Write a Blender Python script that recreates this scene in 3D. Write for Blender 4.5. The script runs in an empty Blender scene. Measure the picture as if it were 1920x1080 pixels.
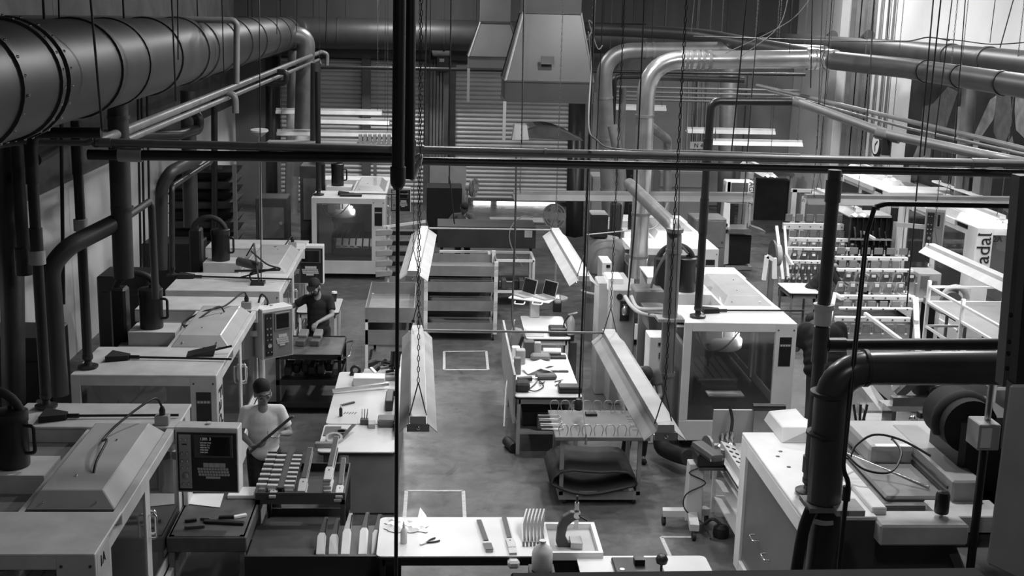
import bpy, bmesh, math, random
from mathutils import Vector, Matrix
random.seed(7)
scene = bpy.context.scene
COL = scene.collection
PI = math.pi
# ------------------------------------------------------------------ camera
F_PX, PITCH, YAW, ROLL, CAM_H = 2308.0, math.radians(12.65), math.radians(3.70), math.radians(1.48), 6.0
_f = Vector((math.sin(YAW)*math.cos(PITCH), math.cos(YAW)*math.cos(PITCH), -math.sin(PITCH)))
_r = Vector((math.cos(YAW), -math.sin(YAW), 0.0))
_u = _r.cross(_f)
RI = _r*math.cos(ROLL) + _u*math.sin(ROLL)
UP = -_r*math.sin(ROLL) + _u*math.cos(ROLL)
CAM = Vector((0, 0, CAM_H))
cd = bpy.data.cameras.new('camera'); cam = bpy.data.objects.new('camera', cd); COL.objects.link(cam)
cd.sensor_width = 36.0; cd.lens = 36.0*F_PX/1920.0; cd.clip_end = 200; cd.clip_start = 0.05
m = Matrix((RI, UP, -_f)).transposed().to_4x4(); m.translation = CAM
cam.matrix_world = m
scene.camera = cam
def at(px, py, x=None, y=None, z=None):
    """world point seen at a photo pixel, at a known x, depth y or height z"""
    d = _f + RI*((px-960)/F_PX) - UP*((py-540)/F_PX)
    if x is not None: t = x/d.x
    elif y is not None: t = y/d.y
    else: t = (z-CAM_H)/d.z
    return CAM + d*t
# ------------------------------------------------------------------ world and exposure
w = bpy.data.worlds.new('world'); scene.world = w; w.use_nodes = True
w.node_tree.nodes['Background'].inputs[0].default_value = (0.05, 0.05, 0.05, 1)
w.node_tree.nodes['Background'].inputs[1].default_value = 0.1
scene.view_settings.view_transform = 'Standard'
scene.view_settings.look = 'None'
scene.view_settings.gamma = 1.0
scene.view_settings.exposure = 0.4
scene.view_settings.use_curve_mapping = False
# ------------------------------------------------------------------ materials
MATS = {}
def mat(name, v, rough=0.5, metal=0.0, var=0.12, scale=4.0, bump=0.0, spec=0.5, detail=4.0, streak=None, coat=0.0):
    if name in MATS: return MATS[name]
    m = bpy.data.materials.new(name); m.use_nodes = True
    nt = m.node_tree; b = nt.nodes['Principled BSDF']
    tc = nt.nodes.new('ShaderNodeTexCoord'); mp = nt.nodes.new('ShaderNodeMapping')
    if streak: mp.inputs['Scale'].default_value = streak
    nz = nt.nodes.new('ShaderNodeTexNoise'); nz.inputs['Scale'].default_value = scale; nz.inputs['Detail'].default_value = detail
    cr = nt.nodes.new('ShaderNodeValToRGB')
    lo, hi = v*(1-var), min(1.0, v*(1+var))
    cr.color_ramp.elements[0].position = 0.3; cr.color_ramp.elements[1].position = 0.7
    cr.color_ramp.elements[0].color = (lo, lo, lo, 1); cr.color_ramp.elements[1].color = (hi, hi, hi, 1)
    nt.links.new(tc.outputs['Object'], mp.inputs[0]); nt.links.new(mp.outputs[0], nz.inputs['Vector'])
    nt.links.new(nz.outputs['Fac'], cr.inputs[0]); nt.links.new(cr.outputs[0], b.inputs['Base Color'])
    b.inputs['Roughness'].default_value = rough; b.inputs['Metallic'].default_value = metal
    b.inputs['Specular IOR Level'].default_value = spec
    b.inputs['Coat Weight'].default_value = coat
    if bump:
        bp = nt.nodes.new('ShaderNodeBump'); bp.inputs['Strength'].default_value = bump; bp.inputs['Distance'].default_value = 0.02
        nt.links.new(nz.outputs['Fac'], bp.inputs['Height']); nt.links.new(bp.outputs[0], b.inputs['Normal'])
    MATS[name] = m
    return m
def glass(name, tint=0.9, rough=0.05, alpha=0.25, haze=0.0):
    if name in MATS: return MATS[name]
    m = bpy.data.materials.new(name); m.use_nodes = True
    nt = m.node_tree; nt.nodes.clear()
    out = nt.nodes.new('ShaderNodeOutputMaterial'); mix = nt.nodes.new('ShaderNodeMixShader')
    tr = nt.nodes.new('ShaderNodeBsdfTransparent'); tr.inputs[0].default_value = (tint, tint, tint, 1)
    gl = nt.nodes.new('ShaderNodeBsdfGlossy'); gl.inputs['Roughness'].default_value = rough
    gl.inputs[0].default_value = (0.8, 0.8, 0.8, 1)
    fr = nt.nodes.new('ShaderNodeFresnel'); fr.inputs[0].default_value = 1.5
    ad = nt.nodes.new('ShaderNodeMath'); ad.operation = 'ADD'; ad.inputs[1].default_value = alpha*0.2
    nt.links.new(fr.outputs[0], ad.inputs[0]); nt.links.new(ad.outputs[0], mix.inputs[0])
    nt.links.new(tr.outputs[0], mix.inputs[1]); nt.links.new(gl.outputs[0], mix.inputs[2])
    if haze:
        df = nt.nodes.new('ShaderNodeBsdfDiffuse'); df.inputs[0].default_value = (.4, .4, .4, 1)
        m2 = nt.nodes.new('ShaderNodeMixShader'); m2.inputs[0].default_value = haze
        nt.links.new(mix.outputs[0], m2.inputs[1]); nt.links.new(df.outputs[0], m2.inputs[2]); nt.links.new(m2.outputs[0], out.inputs[0])
    else: nt.links.new(mix.outputs[0], out.inputs[0])
    MATS[name] = m
    return m
def emit(name, strength, v=1.0):
    if name in MATS: return MATS[name]
    m = bpy.data.materials.new(name); m.use_nodes = True
    b = m.node_tree.nodes['Principled BSDF']
    b.inputs['Base Color'].default_value = (0.8, 0.8, 0.8, 1)
    b.inputs['Emission Color'].default_value = (v, v, v, 1); b.inputs['Emission Strength'].default_value = strength
    MATS[name] = m
    return m
WHITE = mat('white_enamel', 0.76, 0.42, var=0.1, scale=2.0, detail=8)
WHITE2 = mat('worn_white_enamel', 0.62, 0.4, var=0.16, scale=3.0, detail=9)
LAMIN = mat('white_laminate', 0.56, 0.45, var=0.07, scale=1.5, detail=8)
PAPER = mat('paper', 0.8, 0.8, var=0.04)
LGREY = mat('light_grey_paint', 0.36, 0.45, var=0.12, scale=3, detail=7)
MGREY = mat('mid_grey_paint', 0.17, 0.5, var=0.15, scale=3, detail=7)
DGREY = mat('dark_grey_paint', 0.07, 0.5, var=0.2, scale=3, detail=7)
DUCTM = mat('painted_duct_metal', 0.058, 0.45, metal=0.35, var=0.2, scale=1.3, detail=8)
DUCTR = mat('duct_ring_metal', 0.05, 0.5, metal=0.3, var=0.3, scale=5)
GALV = mat('galvanised_steel', 0.62, 0.26, metal=0.85, var=0.2, scale=3, detail=6)
GALV2 = mat('dull_galvanised_steel', 0.24, 0.42, metal=0.6, var=0.2, scale=3, detail=6)
HOODM = mat('hood_sheet_metal', 0.06, 0.45, metal=0.4, var=0.16, scale=1.2, detail=8)
PIPEM = mat('grey_plastic_pipe', 0.16, 0.4, var=0.16, scale=4, detail=6)
PIPED = mat('dark_plastic_pipe', 0.02, 0.38, var=0.25, scale=4, detail=6)
BLACK = mat('black_plastic', 0.012, 0.42, var=0.3, scale=5)
BLACKM = mat('black_matte', 0.008, 0.8, var=0.3, scale=5)
RUBBER = mat('rubber', 0.018, 0.65, var=0.3)
STEEL = mat('brushed_steel', 0.5, 0.25, metal=1.0, var=0.15, scale=8)
CHROME = mat('chrome', 0.75, 0.12, metal=1.0, var=0.05)
CAST = mat('cast_iron', 0.1, 0.45, metal=0.5, var=0.25, scale=7)
WOODM = mat('pale_maple', 0.45, 0.45, var=0.15, scale=6, streak=(1, 14, 1))
WOODD = mat('dark_fretboard_wood', 0.05, 0.5, var=0.3, scale=6, streak=(1, 14, 1))
CONC = None
CLOTHW = mat('white_cotton', 0.7, 0.85, var=0.06, scale=9, bump=0.2)
CLOTHB = mat('black_cotton', 0.013, 0.9, var=0.25, scale=9, bump=0.2)
CLOTHG = mat('grey_cotton', 0.1, 0.9, var=0.12, scale=9, bump=0.2)
DENIM = mat('dark_denim', 0.022, 0.9, var=0.3, scale=14, bump=0.2)
SKIN = mat('skin', 0.22, 0.5, var=0.08, scale=12)
HAIR = mat('dark_hair', 0.012, 0.7, var=0.3, scale=30)
CABLE = mat('black_cable', 0.012, 0.5, var=0.1)
CABLEG = mat('grey_cable', 0.12, 0.5, var=0.1)
CABLEW = mat('white_cable', 0.5, 0.5, var=0.1)
GLASS = glass('acrylic_window', 0.85, 0.06, 0.3, 0.07)
CLEAR = glass('clear_glass', 0.92, 0.03, 0.2)
TUBE = emit('fluorescent_tube', 6.0)
# ------------------------------------------------------------------ mesh builder
def frame_for(d):
    d = d.normalized()
    a = Vector((0, 0, 1)) if abs(d.z) < 0.9 else Vector((1, 0, 0))
    u = d.cross(a).normalized(); v = d.cross(u).normalized()
    return u, v
class MB:
    def __init__(s): s.v = []; s.f = []; s.sm = []
    def add(s, vs, fs, smooth=False):
        o = len(s.v); s.v += [Vector(v) for v in vs]
        for f in fs: s.f.append(tuple(i+o for i in f)); s.sm.append(smooth)
        return s
    def box(s, x0, x1, y0, y1, z0, z1, M=None):
        vs = [Vector((x, y, z)) for z in (z0, z1) for y in (y0, y1) for x in (x0, x1)]
        if M is not None: vs = [M @ v for v in vs]
        return s.add(vs, [(0, 2, 3, 1), (4, 5, 7, 6), (0, 1, 5, 4), (1, 3, 7, 5), (3, 2, 6, 7), (2, 0, 4, 6)])
    def cbox(s, c, d, rz=0, rx=0, ry=0):
        M = Matrix.Translation(c) @ Matrix.Rotation(rz, 4, 'Z') @ Matrix.Rotation(ry, 4, 'Y') @ Matrix.Rotation(rx, 4, 'X')
        return s.box(-d[0]/2, d[0]/2, -d[1]/2, d[1]/2, -d[2]/2, d[2]/2, M)
    def bar(s, p0, p1, wd, ht=None, upv=None):
        p0, p1 = Vector(p0), Vector(p1); ht = ht or wd
        d = (p1-p0).normalized(); a = Vector(upv) if upv else (Vector((0, 0, 1)) if abs(d.z) < 0.95 else Vector((0, 1, 0)))
        u = d.cross(a).normalized(); v = u.cross(d).normalized()
        vs = [p + u*(i*wd/2) + v*(j*ht/2) for p in (p0, p1) for j in (-1, 1) for i in (-1, 1)]
        return s.add(vs, [(0, 2, 3, 1), (4, 5, 7, 6), (0, 1, 5, 4), (1, 3, 7, 5), (3, 2, 6, 7), (2, 0, 4, 6)])
    def cyl(s, p0, p1, r0, r1=None, n=16, caps=True):
        p0, p1 = Vector(p0), Vector(p1); r1 = r0 if r1 is None else r1
        u, v = frame_for(p1-p0)
        ring = [(math.cos(2*PI*i/n), math.sin(2*PI*i/n)) for i in range(n)]
        vs = [p0+u*c*r0+v*q*r0 for c, q in ring] + [p1+u*c*r1+v*q*r1 for c, q in ring]
        s.add(vs, [(i, (i+1) % n, n+(i+1) % n, n+i) for i in range(n)], True)
        if caps:
            s.add(vs[:n], [tuple(range(n-1, -1, -1))]); s.add(vs[n:], [tuple(range(n))])
        return s
    def tube(s, pts, r, n=10, caps=True, rs=None):
        pts = [Vector(p) for p in pts]
        k = len(pts); t = []
        for i in range(k):
            a = pts[max(i-1, 0)]; b = pts[min(i+1, k-1)]; t.append((b-a).normalized())
        u, _ = frame_for(t[0]); vs = []
        for i in range(k):
            u = (u - t[i]*u.dot(t[i]))
            u = u.normalized() if u.length > 1e-6 else frame_for(t[i])[0]
            v = t[i].cross(u); rr = rs[i] if rs else r
            vs += [pts[i] + (u*math.cos(2*PI*j/n) + v*math.sin(2*PI*j/n))*rr for j in range(n)]
        fs = [(i*n+j, i*n+(j+1) % n, (i+1)*n+(j+1) % n, (i+1)*n+j) for i in range(k-1) for j in range(n)]
        s.add(vs, fs, True)
        if caps:
            s.add(vs[:n], [tuple(range(n-1, -1, -1))]); s.add(vs[-n:], [tuple(range(n))])
        return s
    def lathe(s, prof, c, axis=(0, 0, 1), n=20):
        """prof: list of (r, h) along axis from c"""
        c = Vector(c); ax = Vector(axis).normalized(); u, v = frame_for(ax); vs = []
        for r, h in prof:
            vs += [c + ax*h + (u*math.cos(2*PI*j/n) + v*math.sin(2*PI*j/n))*r for j in range(n)]
        k = len(prof)
        fs = [(i*n+j, i*n+(j+1) % n, (i+1)*n+(j+1) % n, (i+1)*n+j) for i in range(k-1) for j in range(n)]
        s.add(vs, fs, True)
        if prof[0][0] > 1e-4: s.add(vs[:n], [tuple(range(n-1, -1, -1))])
        if prof[-1][0] > 1e-4: s.add(vs[-n:], [tuple(range(n))])
        return s
    def prism(s, poly, d, M=None):
        """poly: list of 3D points, extruded by vector d"""
        n = len(poly); d = Vector(d); a = [Vector(p) for p in poly]; vs = a + [p+d for p in a]
        if M is not None: vs = [M @ v for v in vs]
        return s.add(vs, [tuple(range(n-1, -1, -1)), tuple(range(n, 2*n))] + [(i, (i+1) % n, n+(i+1) % n, n+i) for i in range(n)])
    def frustum(s, b, t):
        """b, t: four corners each, bottom and top"""
        return s.add(list(b)+list(t), [(3, 2, 1, 0), (4, 5, 6, 7), (0, 1, 5, 4), (1, 2, 6, 5), (2, 3, 7, 6), (3, 0, 4, 7)])
    def sphere(s, c, r, n=12, m=8, sc=(1, 1, 1)):
        c = Vector(c); vs = []
        for i in range(m+1):
            th = PI*i/m
            vs += [c + Vector((r*sc[0]*math.sin(th)*math.cos(2*PI*j/n), r*sc[1]*math.sin(th)*math.sin(2*PI*j/n), r*sc[2]*math.cos(th))) for j in range(n)]
        fs = [(i*n+j, (i+1)*n+j, (i+1)*n+(j+1) % n, i*n+(j+1) % n) for i in range(m) for j in range(n)]
        return s.add(vs, fs, True)
    def build(s, name, material, parent=None, local=False, bevel=0.0, seg=1, base=False):
        me = bpy.data.meshes.new(name)
        vs = s.v
        if parent is not None and not local:
            M = wmat(parent).inverted(); vs = [M @ v for v in vs]
        lo = Vector([min(v[i] for v in vs) for i in range(3)]); hi = Vector([max(v[i] for v in vs) for i in range(3)])
        o = (lo+hi)/2
        if parent is None: o.z = lo.z
        me.from_pydata([v-o for v in vs], [], s.f)
        me.polygons.foreach_set('use_smooth', s.sm)
        bm = bmesh.new(); bm.from_mesh(me)
        bmesh.ops.remove_doubles(bm, verts=bm.verts, dist=1e-5)
        if any(s.sm):
            for e in bm.edges:
                if len(e.link_faces) == 2 and (not e.link_faces[0].smooth or not e.link_faces[1].smooth or e.calc_face_angle(0) > 0.9): e.smooth = False
        bmesh.ops.recalc_face_normals(bm, faces=bm.faces)
        if bevel:
            es = [e for e in bm.edges if len(e.link_faces) == 2 and e.calc_face_angle(0) > 0.6]
            bmesh.ops.bevel(bm, geom=es, offset=bevel, segments=seg, profile=0.6, affect='EDGES', clamp_overlap=True)
        bm.to_mesh(me); bm.free()
        me.materials.append(material)
        ob = bpy.data.objects.new(name, me); COL.objects.link(ob)
        ob.location = o
        if parent is not None: ob.parent = parent
        return ob
def wmat(o):
    M = o.matrix_basis.copy()
    while o.parent is not None:
        o = o.parent; M = o.matrix_basis @ M
    return M
def tag(o, label, cat, group=None):
    o['label'] = label; o['category'] = cat
    if group: o['group'] = group
    return o
def thing(name, label, cat, loc=(0, 0, 0), rz=0.0, group=None):
    o = bpy.data.objects.new(name, None); COL.objects.link(o)
    o.location = loc; o.rotation_euler = (0, 0, rz); o.empty_display_size = 0.1
    return tag(o, label, cat, group)
def struct(o):
    o['kind'] = 'structure'; return o
def stuff(o):
    o['kind'] = 'stuff'; return o
def dup(root, loc=None, rz=None, label=None, group=None):
    def cp(o, par):
        c = o.copy(); COL.objects.link(c); c.parent = par
        for ch in list(o.children): cp(ch, c)
        return c
    r = cp(root, None)
    if loc is not None: r.location = loc
    if rz is not None: r.rotation_euler = (0, 0, rz)
    if label: r['label'] = label
    if group: r['group'] = group
    return r
def arc(c, r, a0, a1, u, v, n=8):
    c, u, v = Vector(c), Vector(u), Vector(v)
    return [c + u*math.cos(a0+(a1-a0)*i/n)*r + v*math.sin(a0+(a1-a0)*i/n)*r for i in range(n+1)]
def bend(pts, r, n=6):
    """round the inner corners of a polyline with radius r"""
    pts = [Vector(p) for p in pts]; out = [pts[0]]
    for i in range(1, len(pts)-1):
        p, a, b = pts[i], pts[i-1], pts[i+1]
        d0, d1 = (a-p), (b-p)
        k = min(r, d0.length*0.45, d1.length*0.45)
        q0, q1 = p+d0.normalized()*k, p+d1.normalized()*k
        for j in range(n+1):
            t = j/n; out.append(q0*(1-t)**2 + p*2*t*(1-t) + q1*t*t)
    out.append(pts[-1])
    return out
def spline(pts, n=8):
    pts = [Vector(p) for p in pts]; out = []
    P = [pts[0]] + pts + [pts[-1]]
    for i in range(1, len(P)-2):
        for j in range(n):
            t = j/n; a, b, c, d = P[i-1:i+3]
            out.append(0.5*((2*b) + (c-a)*t + (2*a-5*b+4*c-d)*t*t + (3*b-a-3*c+d)*t**3))
    out.append(pts[-1])
    return out
_FONT = {}
def text(s, name, size, M, material, parent, depth=0.002, align='CENTER'):
    cu = bpy.data.curves.new(name, 'FONT'); cu.body = s; cu.size = size; cu.extrude = depth; cu.align_x = align; cu.align_y = 'CENTER'
    cu.resolution_u = 3
    t = bpy.data.objects.new(name, cu); COL.objects.link(t)
    bpy.context.view_layer.update()
    me = bpy.data.meshes.new_from_object(t.evaluated_get(bpy.context.evaluated_depsgraph_get()))
    bpy.data.objects.remove(t)
    me.materials.clear(); me.materials.append(material)
    o = bpy.data.objects.new(name, me); COL.objects.link(o)
    if parent is not None:
        o.parent = parent; o.matrix_basis = wmat(parent).inverted() @ M
    else: o.matrix_basis = M
    return o
def face_M(p, right, upv):
    """matrix with local x along right, y along up at p"""
    r = Vector(right).normalized(); u = Vector(upv); u = (u - r*u.dot(r)).normalized(); n = r.cross(u)
    M = Matrix((r, u, n)).transposed().to_4x4(); M.translation = Vector(p)
    return M
# ------------------------------------------------------------------ lights: high bays under the roof (x, y, watts); the last is an unseen front fill added behind the camera; lamps are built below
HIGH_BAYS = ((0.5, 17.0, 230), (5.2, 13.0, 200), (3.2, 20.5, 250), (8.2, 18.0, 150), (8.0, 27.0, 260), (-0.7, 27.5, 150), (-1.0, 34.5, 240), (9.4, 31.5, 190), (9.6, 21.5, 90), (1.5, 4.0, 45))
HB_OVER = ('left workbench and aisle', 'near right enclosure', 'tool bench and laptops', 'white right shelving', 'band saw and clamp racks', 'dark grey station', 'far left roller door', 'far right corner', 'machine numbered 2A', 'gallery behind the viewer, added as unseen front fill')
TUBE_W = 4.0   # watts per metre of strip lamp
# ================================================================== the room
XL, XR, YB, ZC = -6.2, 11.45, 38.7, 9.0
def concrete():
    m = bpy.data.materials.new('sealed_concrete'); m.use_nodes = True
    nt = m.node_tree; b = nt.nodes['Principled BSDF']
    tc = nt.nodes.new('ShaderNodeTexCoord')
    def noise(sc, det, dist=0.0):
        n = nt.nodes.new('ShaderNodeTexNoise'); n.inputs['Scale'].default_value = sc; n.inputs['Detail'].default_value = det
        n.inputs['Distortion'].default_value = dist
        nt.links.new(tc.outputs['Object'], n.inputs['Vector']); return n
    def ramp(src, p0, c0, p1, c1):
        r = nt.nodes.new('ShaderNodeValToRGB'); e = r.color_ramp.elements
        e[0].position, e[1].position = p0, p1; e[0].color = (c0, c0, c0, 1); e[1].color = (c1, c1, c1, 1)
        nt.links.new(src, r.inputs[0]); return r
    def mul(a, b2, fac=1.0):
        x = nt.nodes.new('ShaderNodeMix'); x.data_type = 'RGBA'; x.blend_type = 'MULTIPLY'; x.inputs[0].default_value = fac
        nt.links.new(a, x.inputs[6]); nt.links.new(b2, x.inputs[7]); return x.outputs[2]
    a = ramp(noise(0.7, 8, 0.4).outputs['Fac'], 0.3, 0.08, 0.75, 0.15)
    c = ramp(noise(3.5, 10, 1.2).outputs['Fac'], 0.38, 0.68, 0.62, 1.0)
    d = ramp(noise(1.6, 5, 2.0).outputs['Fac'], 0.27, 0.4, 0.36, 1.0)
    e = ramp(noise(26.0, 6).outputs['Fac'], 0.3, 0.85, 0.7, 1.06)
    col = mul(mul(mul(a.outputs[0], c.outputs[0]), d.outputs[0]), e.outputs[0])
    nt.links.new(col, b.inputs['Base Color'])
    rr = ramp(noise(2.2, 6, 1.0).outputs['Fac'], 0.3, 0.3, 0.7, 0.55); nt.links.new(rr.outputs[0], b.inputs['Roughness'])
    return m
CONC = concrete()
struct(MB().box(XL-.3, XR+.3, -2, YB+.3, -.2, 0).build('floor', CONC))
WALLD = mat('dark_painted_wall', 0.06, 0.7, var=0.25, scale=1.2, streak=(1, 1, .15), detail=8)
WALLM = mat('grey_painted_wall', 0.15, 0.7, var=0.15, scale=0.9, detail=8)
WALLW = mat('white_painted_wall', 0.64, 0.6, var=0.09, scale=0.8, detail=8)
wb = struct(MB().box(XL-.3, XR+.3, YB, YB+.3, 0, ZC).build('wall_back', WALLM))
up = MB().box(XL, 11.4, YB-.06, YB, 4.95, ZC).build('upper_panel', WALLD, wb)
for i in range(18):
    x = XL + .5 + i*.98
    MB().box(x-.02, x+.02, YB-.085, YB-.06, 4.95, ZC).build('panel_seam', WALLD, wb)
wl = struct(MB().box(XL-.3, XL, -2, YB, 0, ZC).build('wall_left', WALLW))
LWUP = mat('weathered_grey_panel', 0.11, 0.7, var=0.3, scale=1.5, detail=9)
for i in range(9):
    y0 = -2+i*4.53
    MB().box(XL, XL+.04, y0+.01, y0+4.52, 3.02, ZC).build('upper_panel', LWUP, wl)
wr = struct(MB().box(XR, XR+.3, -2, YB, 0, ZC).build('wall_right', WALLW))
struct(MB().box(XL-.3, XR+.3, -2.3, -2, 0, ZC).build('wall_front', WALLM))
struct(MB().box(XL-.3, XR+.3, -2.3, YB+.3, ZC, ZC+.2).build('ceiling', WALLD))
# pale sheet panels on the back wall to the right of the doors
PANEL = mat('pale_grey_panel', 0.21, 0.6, var=0.1, scale=1.0)
for i, (x0, x1, z1) in enumerate(((4.9, 6.4, 3.6), (6.45, 8.1, 4.3), (8.15, 9.7, 4.3), (9.75, 11.2, 4.3))):
    MB().box(x0, x1, YB-.05, YB, .1, z1).build('wall_panel', PANEL, wb)
# corner pilaster, white
MB().box(11.2, XR, 34.4, 38.64, 0, ZC).build('pilaster', WALLW, wr, bevel=.02)
# steel columns on the right wall
for y, wd in ((33.4, .22), (32.4, .14), (21.2, .2)):
    c = MB(); c.box(XR-.25, XR, y-wd, y-wd+.03, 0, ZC); c.box(XR-.25, XR, y+wd-.03, y+wd, 0, ZC); c.box(XR-.14, XR-.11, y-wd, y+wd, 0, ZC)
    c.build('steel_column', MGREY, wr)
for y in (30.9, 31.3, 31.8):
    MB().cyl((XR-.06, y, 0), (XR-.06, y, ZC), .035, n=8).build('conduit', GALV2, wr)
# ------------------------------------------------------------------ roller doors
SHUT = mat('shutter_slat_metal', 0.4, 0.45, metal=0.3, var=0.12, scale=2, streak=(.3, 1, 1))
def shutter(name, x0, x1, z0, z1):
    pitch = 0.135; n = int((z1-z0)/pitch); b = MB(); vs = []; prof = []
    for i in range(n):
        z = z0+i*pitch
        prof += [(0.0, z), (-.045, z+.02), (-.055, z+.06), (-.035, z+.105), (0.0, z+pitch-.004)]
    for x in (x0, x1): vs += [(x, YB-.12+d, z) for d, z in prof]
    k = len(prof); b.add(vs, [(i, i+1, k+i+1, k+i) for i in range(k-1)])
    root = b.build(name, SHUT); struct(root)
    for x in (x0, x1):
        MB().box(x-.09, x+.09, YB-.24, YB-.01, 0, z1+.1).build('guide_rail', DGREY, root)
    MB().box(x0-.1, x1+.1, YB-.5, YB-.02, z1, z1+.42).build('shutter_housing', DUCTM, root)
    MB().box(x0, x1, YB-.19, YB-.06, z0-.06, z0+.03).build('bottom_bar', DGREY, root)
    return root
shutter('door_1', -4.95, -.3, .02, 4.5)
d2 = shutter('door_2', .5, 4.25, .2, 4.5)
GAP = emit('daylight_under_door', 2.2)
MB().box(1.2, 1.75, YB-.08, YB-.05, .005, .12).build('daylight_gap', GAP, d2)
MB().box(1.95, 3.8, YB-.08, YB-.05, .005, .12).build('daylight_gap', GAP, d2)
# mullion in front of the left door
tag(MB().box(-2.28, -2.02, YB-.5, YB-.26, 0, 4.6).build('steel_post', DGREY), 'dark square steel post standing in front of the left roller door', 'post')
# ribbed panel between the two doors
rp = MB()
for i in range(6): rp.box(-.2+i*.1, -.13+i*.1, YB-.16, YB-.03, 0, 4.5)
rp.build('ribbed_panel', MGREY, wb)
# ------------------------------------------------------------------ ceiling lamps (high bays, the last one an added fill)
HB = emit('high_bay_lens', 14.0)
def high_bay(x, y, power, label, z=8.3, size=.55):
    t = thing('high_bay_lamp', label, 'lamp', (x, y, z), group='high bay lamps under the roof')
    MB().lathe([(.30, 0), (.28, .02), (.12, .3), (.12, .45), (.05, .5)], (x, y, z)).build('reflector', GALV2, t)
    MB().cyl((x, y, z+.5), (x, y, ZC), .015, n=6).build('hanger', DGREY, t)
    MB().cyl((x, y, z-.005), (x, y, z+.004), .27, n=20).build('lens', HB, t)
    ld = bpy.data.lights.new('lamp_light', 'AREA'); ld.shape = 'DISK'; ld.size = size; ld.energy = power; ld.spread = PI
    lo = bpy.data.objects.new('lamp_light', ld); COL.objects.link(lo); lo.parent = t; lo.location = (0, 0, -.03)
    return t
for i, (x, y, p) in enumerate(HIGH_BAYS):
    high_bay(x, y, p, 'round metal high bay lamp under the roof above the ' + HB_OVER[i])
# ------------------------------------------------------------------ floor tape
TAPE = mat('white_floor_tape', 0.5, 0.6, var=0.2, scale=12)
def tape(pts, label, wd=.045, closed=True):
    t = thing('floor_tape', label, 'floor tape', (pts[0][0], pts[0][1], 0))
    n = len(pts)
    for i in range(n if closed else n-1):
        a, b = Vector((*pts[i], .0015)), Vector((*pts[(i+1) % n], .0015))
        MB().bar(a, b, wd, .003).build('tape_strip', TAPE, t)
tape([(.19, 21.4), (.95, 21.45), (.935, 20.27), (.185, 20.25)], 'white tape rectangle on the floor before the tall grey cart')
tape([(-.33, 13.2), (-.326, 14.81), (.40, 14.81), (.40, 13.2)], 'white tape outline on the floor behind the front workbench', closed=False)
a, b, c = at(1305, 1007, z=0), at(1240, 1007, z=0), at(1258, 1044, z=0)
tape([(a.x, a.y), (b.x, b.y), (c.x, c.y-.5)], 'white tape corner on the floor under the belt sander stand', closed=False)
# ================================================================== ducts and pipes
def lerp(a, b, t): return Vector(a)*(1-t)+Vector(b)*t
def ring(root, c, d, r, wd, lift, m, name='flange'):
    d = Vector(d).normalized(); c = Vector(c)
    return MB().lathe([(r-.01, -wd/2), (r+lift, -wd/2), (r+lift, wd/2), (r-.01, wd/2)], c, d, n=36).build(name, m, root)
def pipe_run(name, label, cat, pts, r, m, rnd=None, n=16, group=None, fit=None, fitm=None):
    """a pipe following pts, rounded bends, optional couplings at the listed points"""
    p = bend(pts, rnd or r*3, 6) if len(pts) > 2 else [Vector(q) for q in pts]
    lo = min(p, key=lambda q: q.z)
    if not fit:
        return tag(MB().tube(p, r, n).build(name, m), label, cat, group)
    t = thing(name, label, cat, lo, group=group)
    MB().tube(p, r, n).build('pipe', m, t)
    for c, d, ln, k in fit:
        d = Vector(d).normalized(); c = Vector(c)
        MB().cyl(c-d*ln/2, c+d*ln/2, r*k, n=n).build('coupling', fitm or m, t)
    return t
Z = Vector((0, 0, 1)); X = Vector((1, 0, 0)); Y = Vector((0, 1, 0))
# --- the great duct along the left wall and across the back
t = thing('main_air_duct', 'huge dark round air duct with bolted flanges along the left wall', 'duct', (-3.6, 18, 4.85))
A, B = Vector((-3.22, 7.0, 5.41)), Vector((-4.2, 35.2, 5.25))
MB().tube([A, B], .45, 40).build('duct_section', DUCTM, t)
da = (B-A).normalized()
def onA(y): return A + (B-A)*((y-A.y)/(B.y-A.y))
bolt_me = None
def bolts(root, c, r, n=22):
    global bolt_me
    u, v = frame_for(da)
    for k in range(n):
        a = 2*PI*k/n+.1
        p = c + (u*math.cos(a)+v*math.sin(a))*r
        if bolt_me is None:
            o = MB().lathe([(.013, 0), (.013, .012), (.006, .018)], p, (u*math.cos(a)+v*math.sin(a)), n=6).build('bolt', STEEL, root); bolt_me = o.data
        else:
            o = bpy.data.objects.new('bolt', bolt_me); COL.objects.link(o); o.parent = root
            o.location = p - Vector(root.location)
for y, wd, lf, bt in ((8.72, .10, .022, 1), (9.72, .10, .022, 1), (9.92, .10, .03, 1), (11.95, .2, .02, 0), (13.3, .16, .015, 0), (15.3, .13, .02, 0), (17.6, .35, .02, 0), (18.6, .3, .02, 0), (20.8, .2, .02, 0), (22.9, .2, .02, 0), (25.5, .2, .02, 0), (28.5, .2, .02, 0), (31.5, .2, .02, 0), (34, .2, .02, 0)):
    c = onA(y)
    ring(t, c, da, .45, wd, lf, DUCTM if bt else DUCTR)
    if bt: bolts(t, c, .45+lf)
C0 = Vector((-3.0, 37.3, 5.25)); C1 = Vector((6.2, 37.3, 5.3))
MB().tube(bend([B, (-4.27, 37.3, 5.25), C0], 1.2, 8), .45, 32).build('elbow', DUCTM, t)
MB().tube([C0, C1], .45, 32).build('cross_section', DUCTM, t)
for i in range(5): ring(t, lerp(B, (-4.25, 36.2, 5.25), i*.22), (-.03, 1, 0), .45, .05, .02, DUCTR)
for x in (-2.9, .2, 3.2): ring(t, (x, 37.3, 5.26), X, .45, .06, .02, DUCTM)
for y in (11, 14.2, 19.5, 27): MB().cyl(onA(y)+Z*.44, Vector((onA(y).x, y, ZC)), .012, n=6).build('hanger_rod', DGREY, t)
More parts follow.
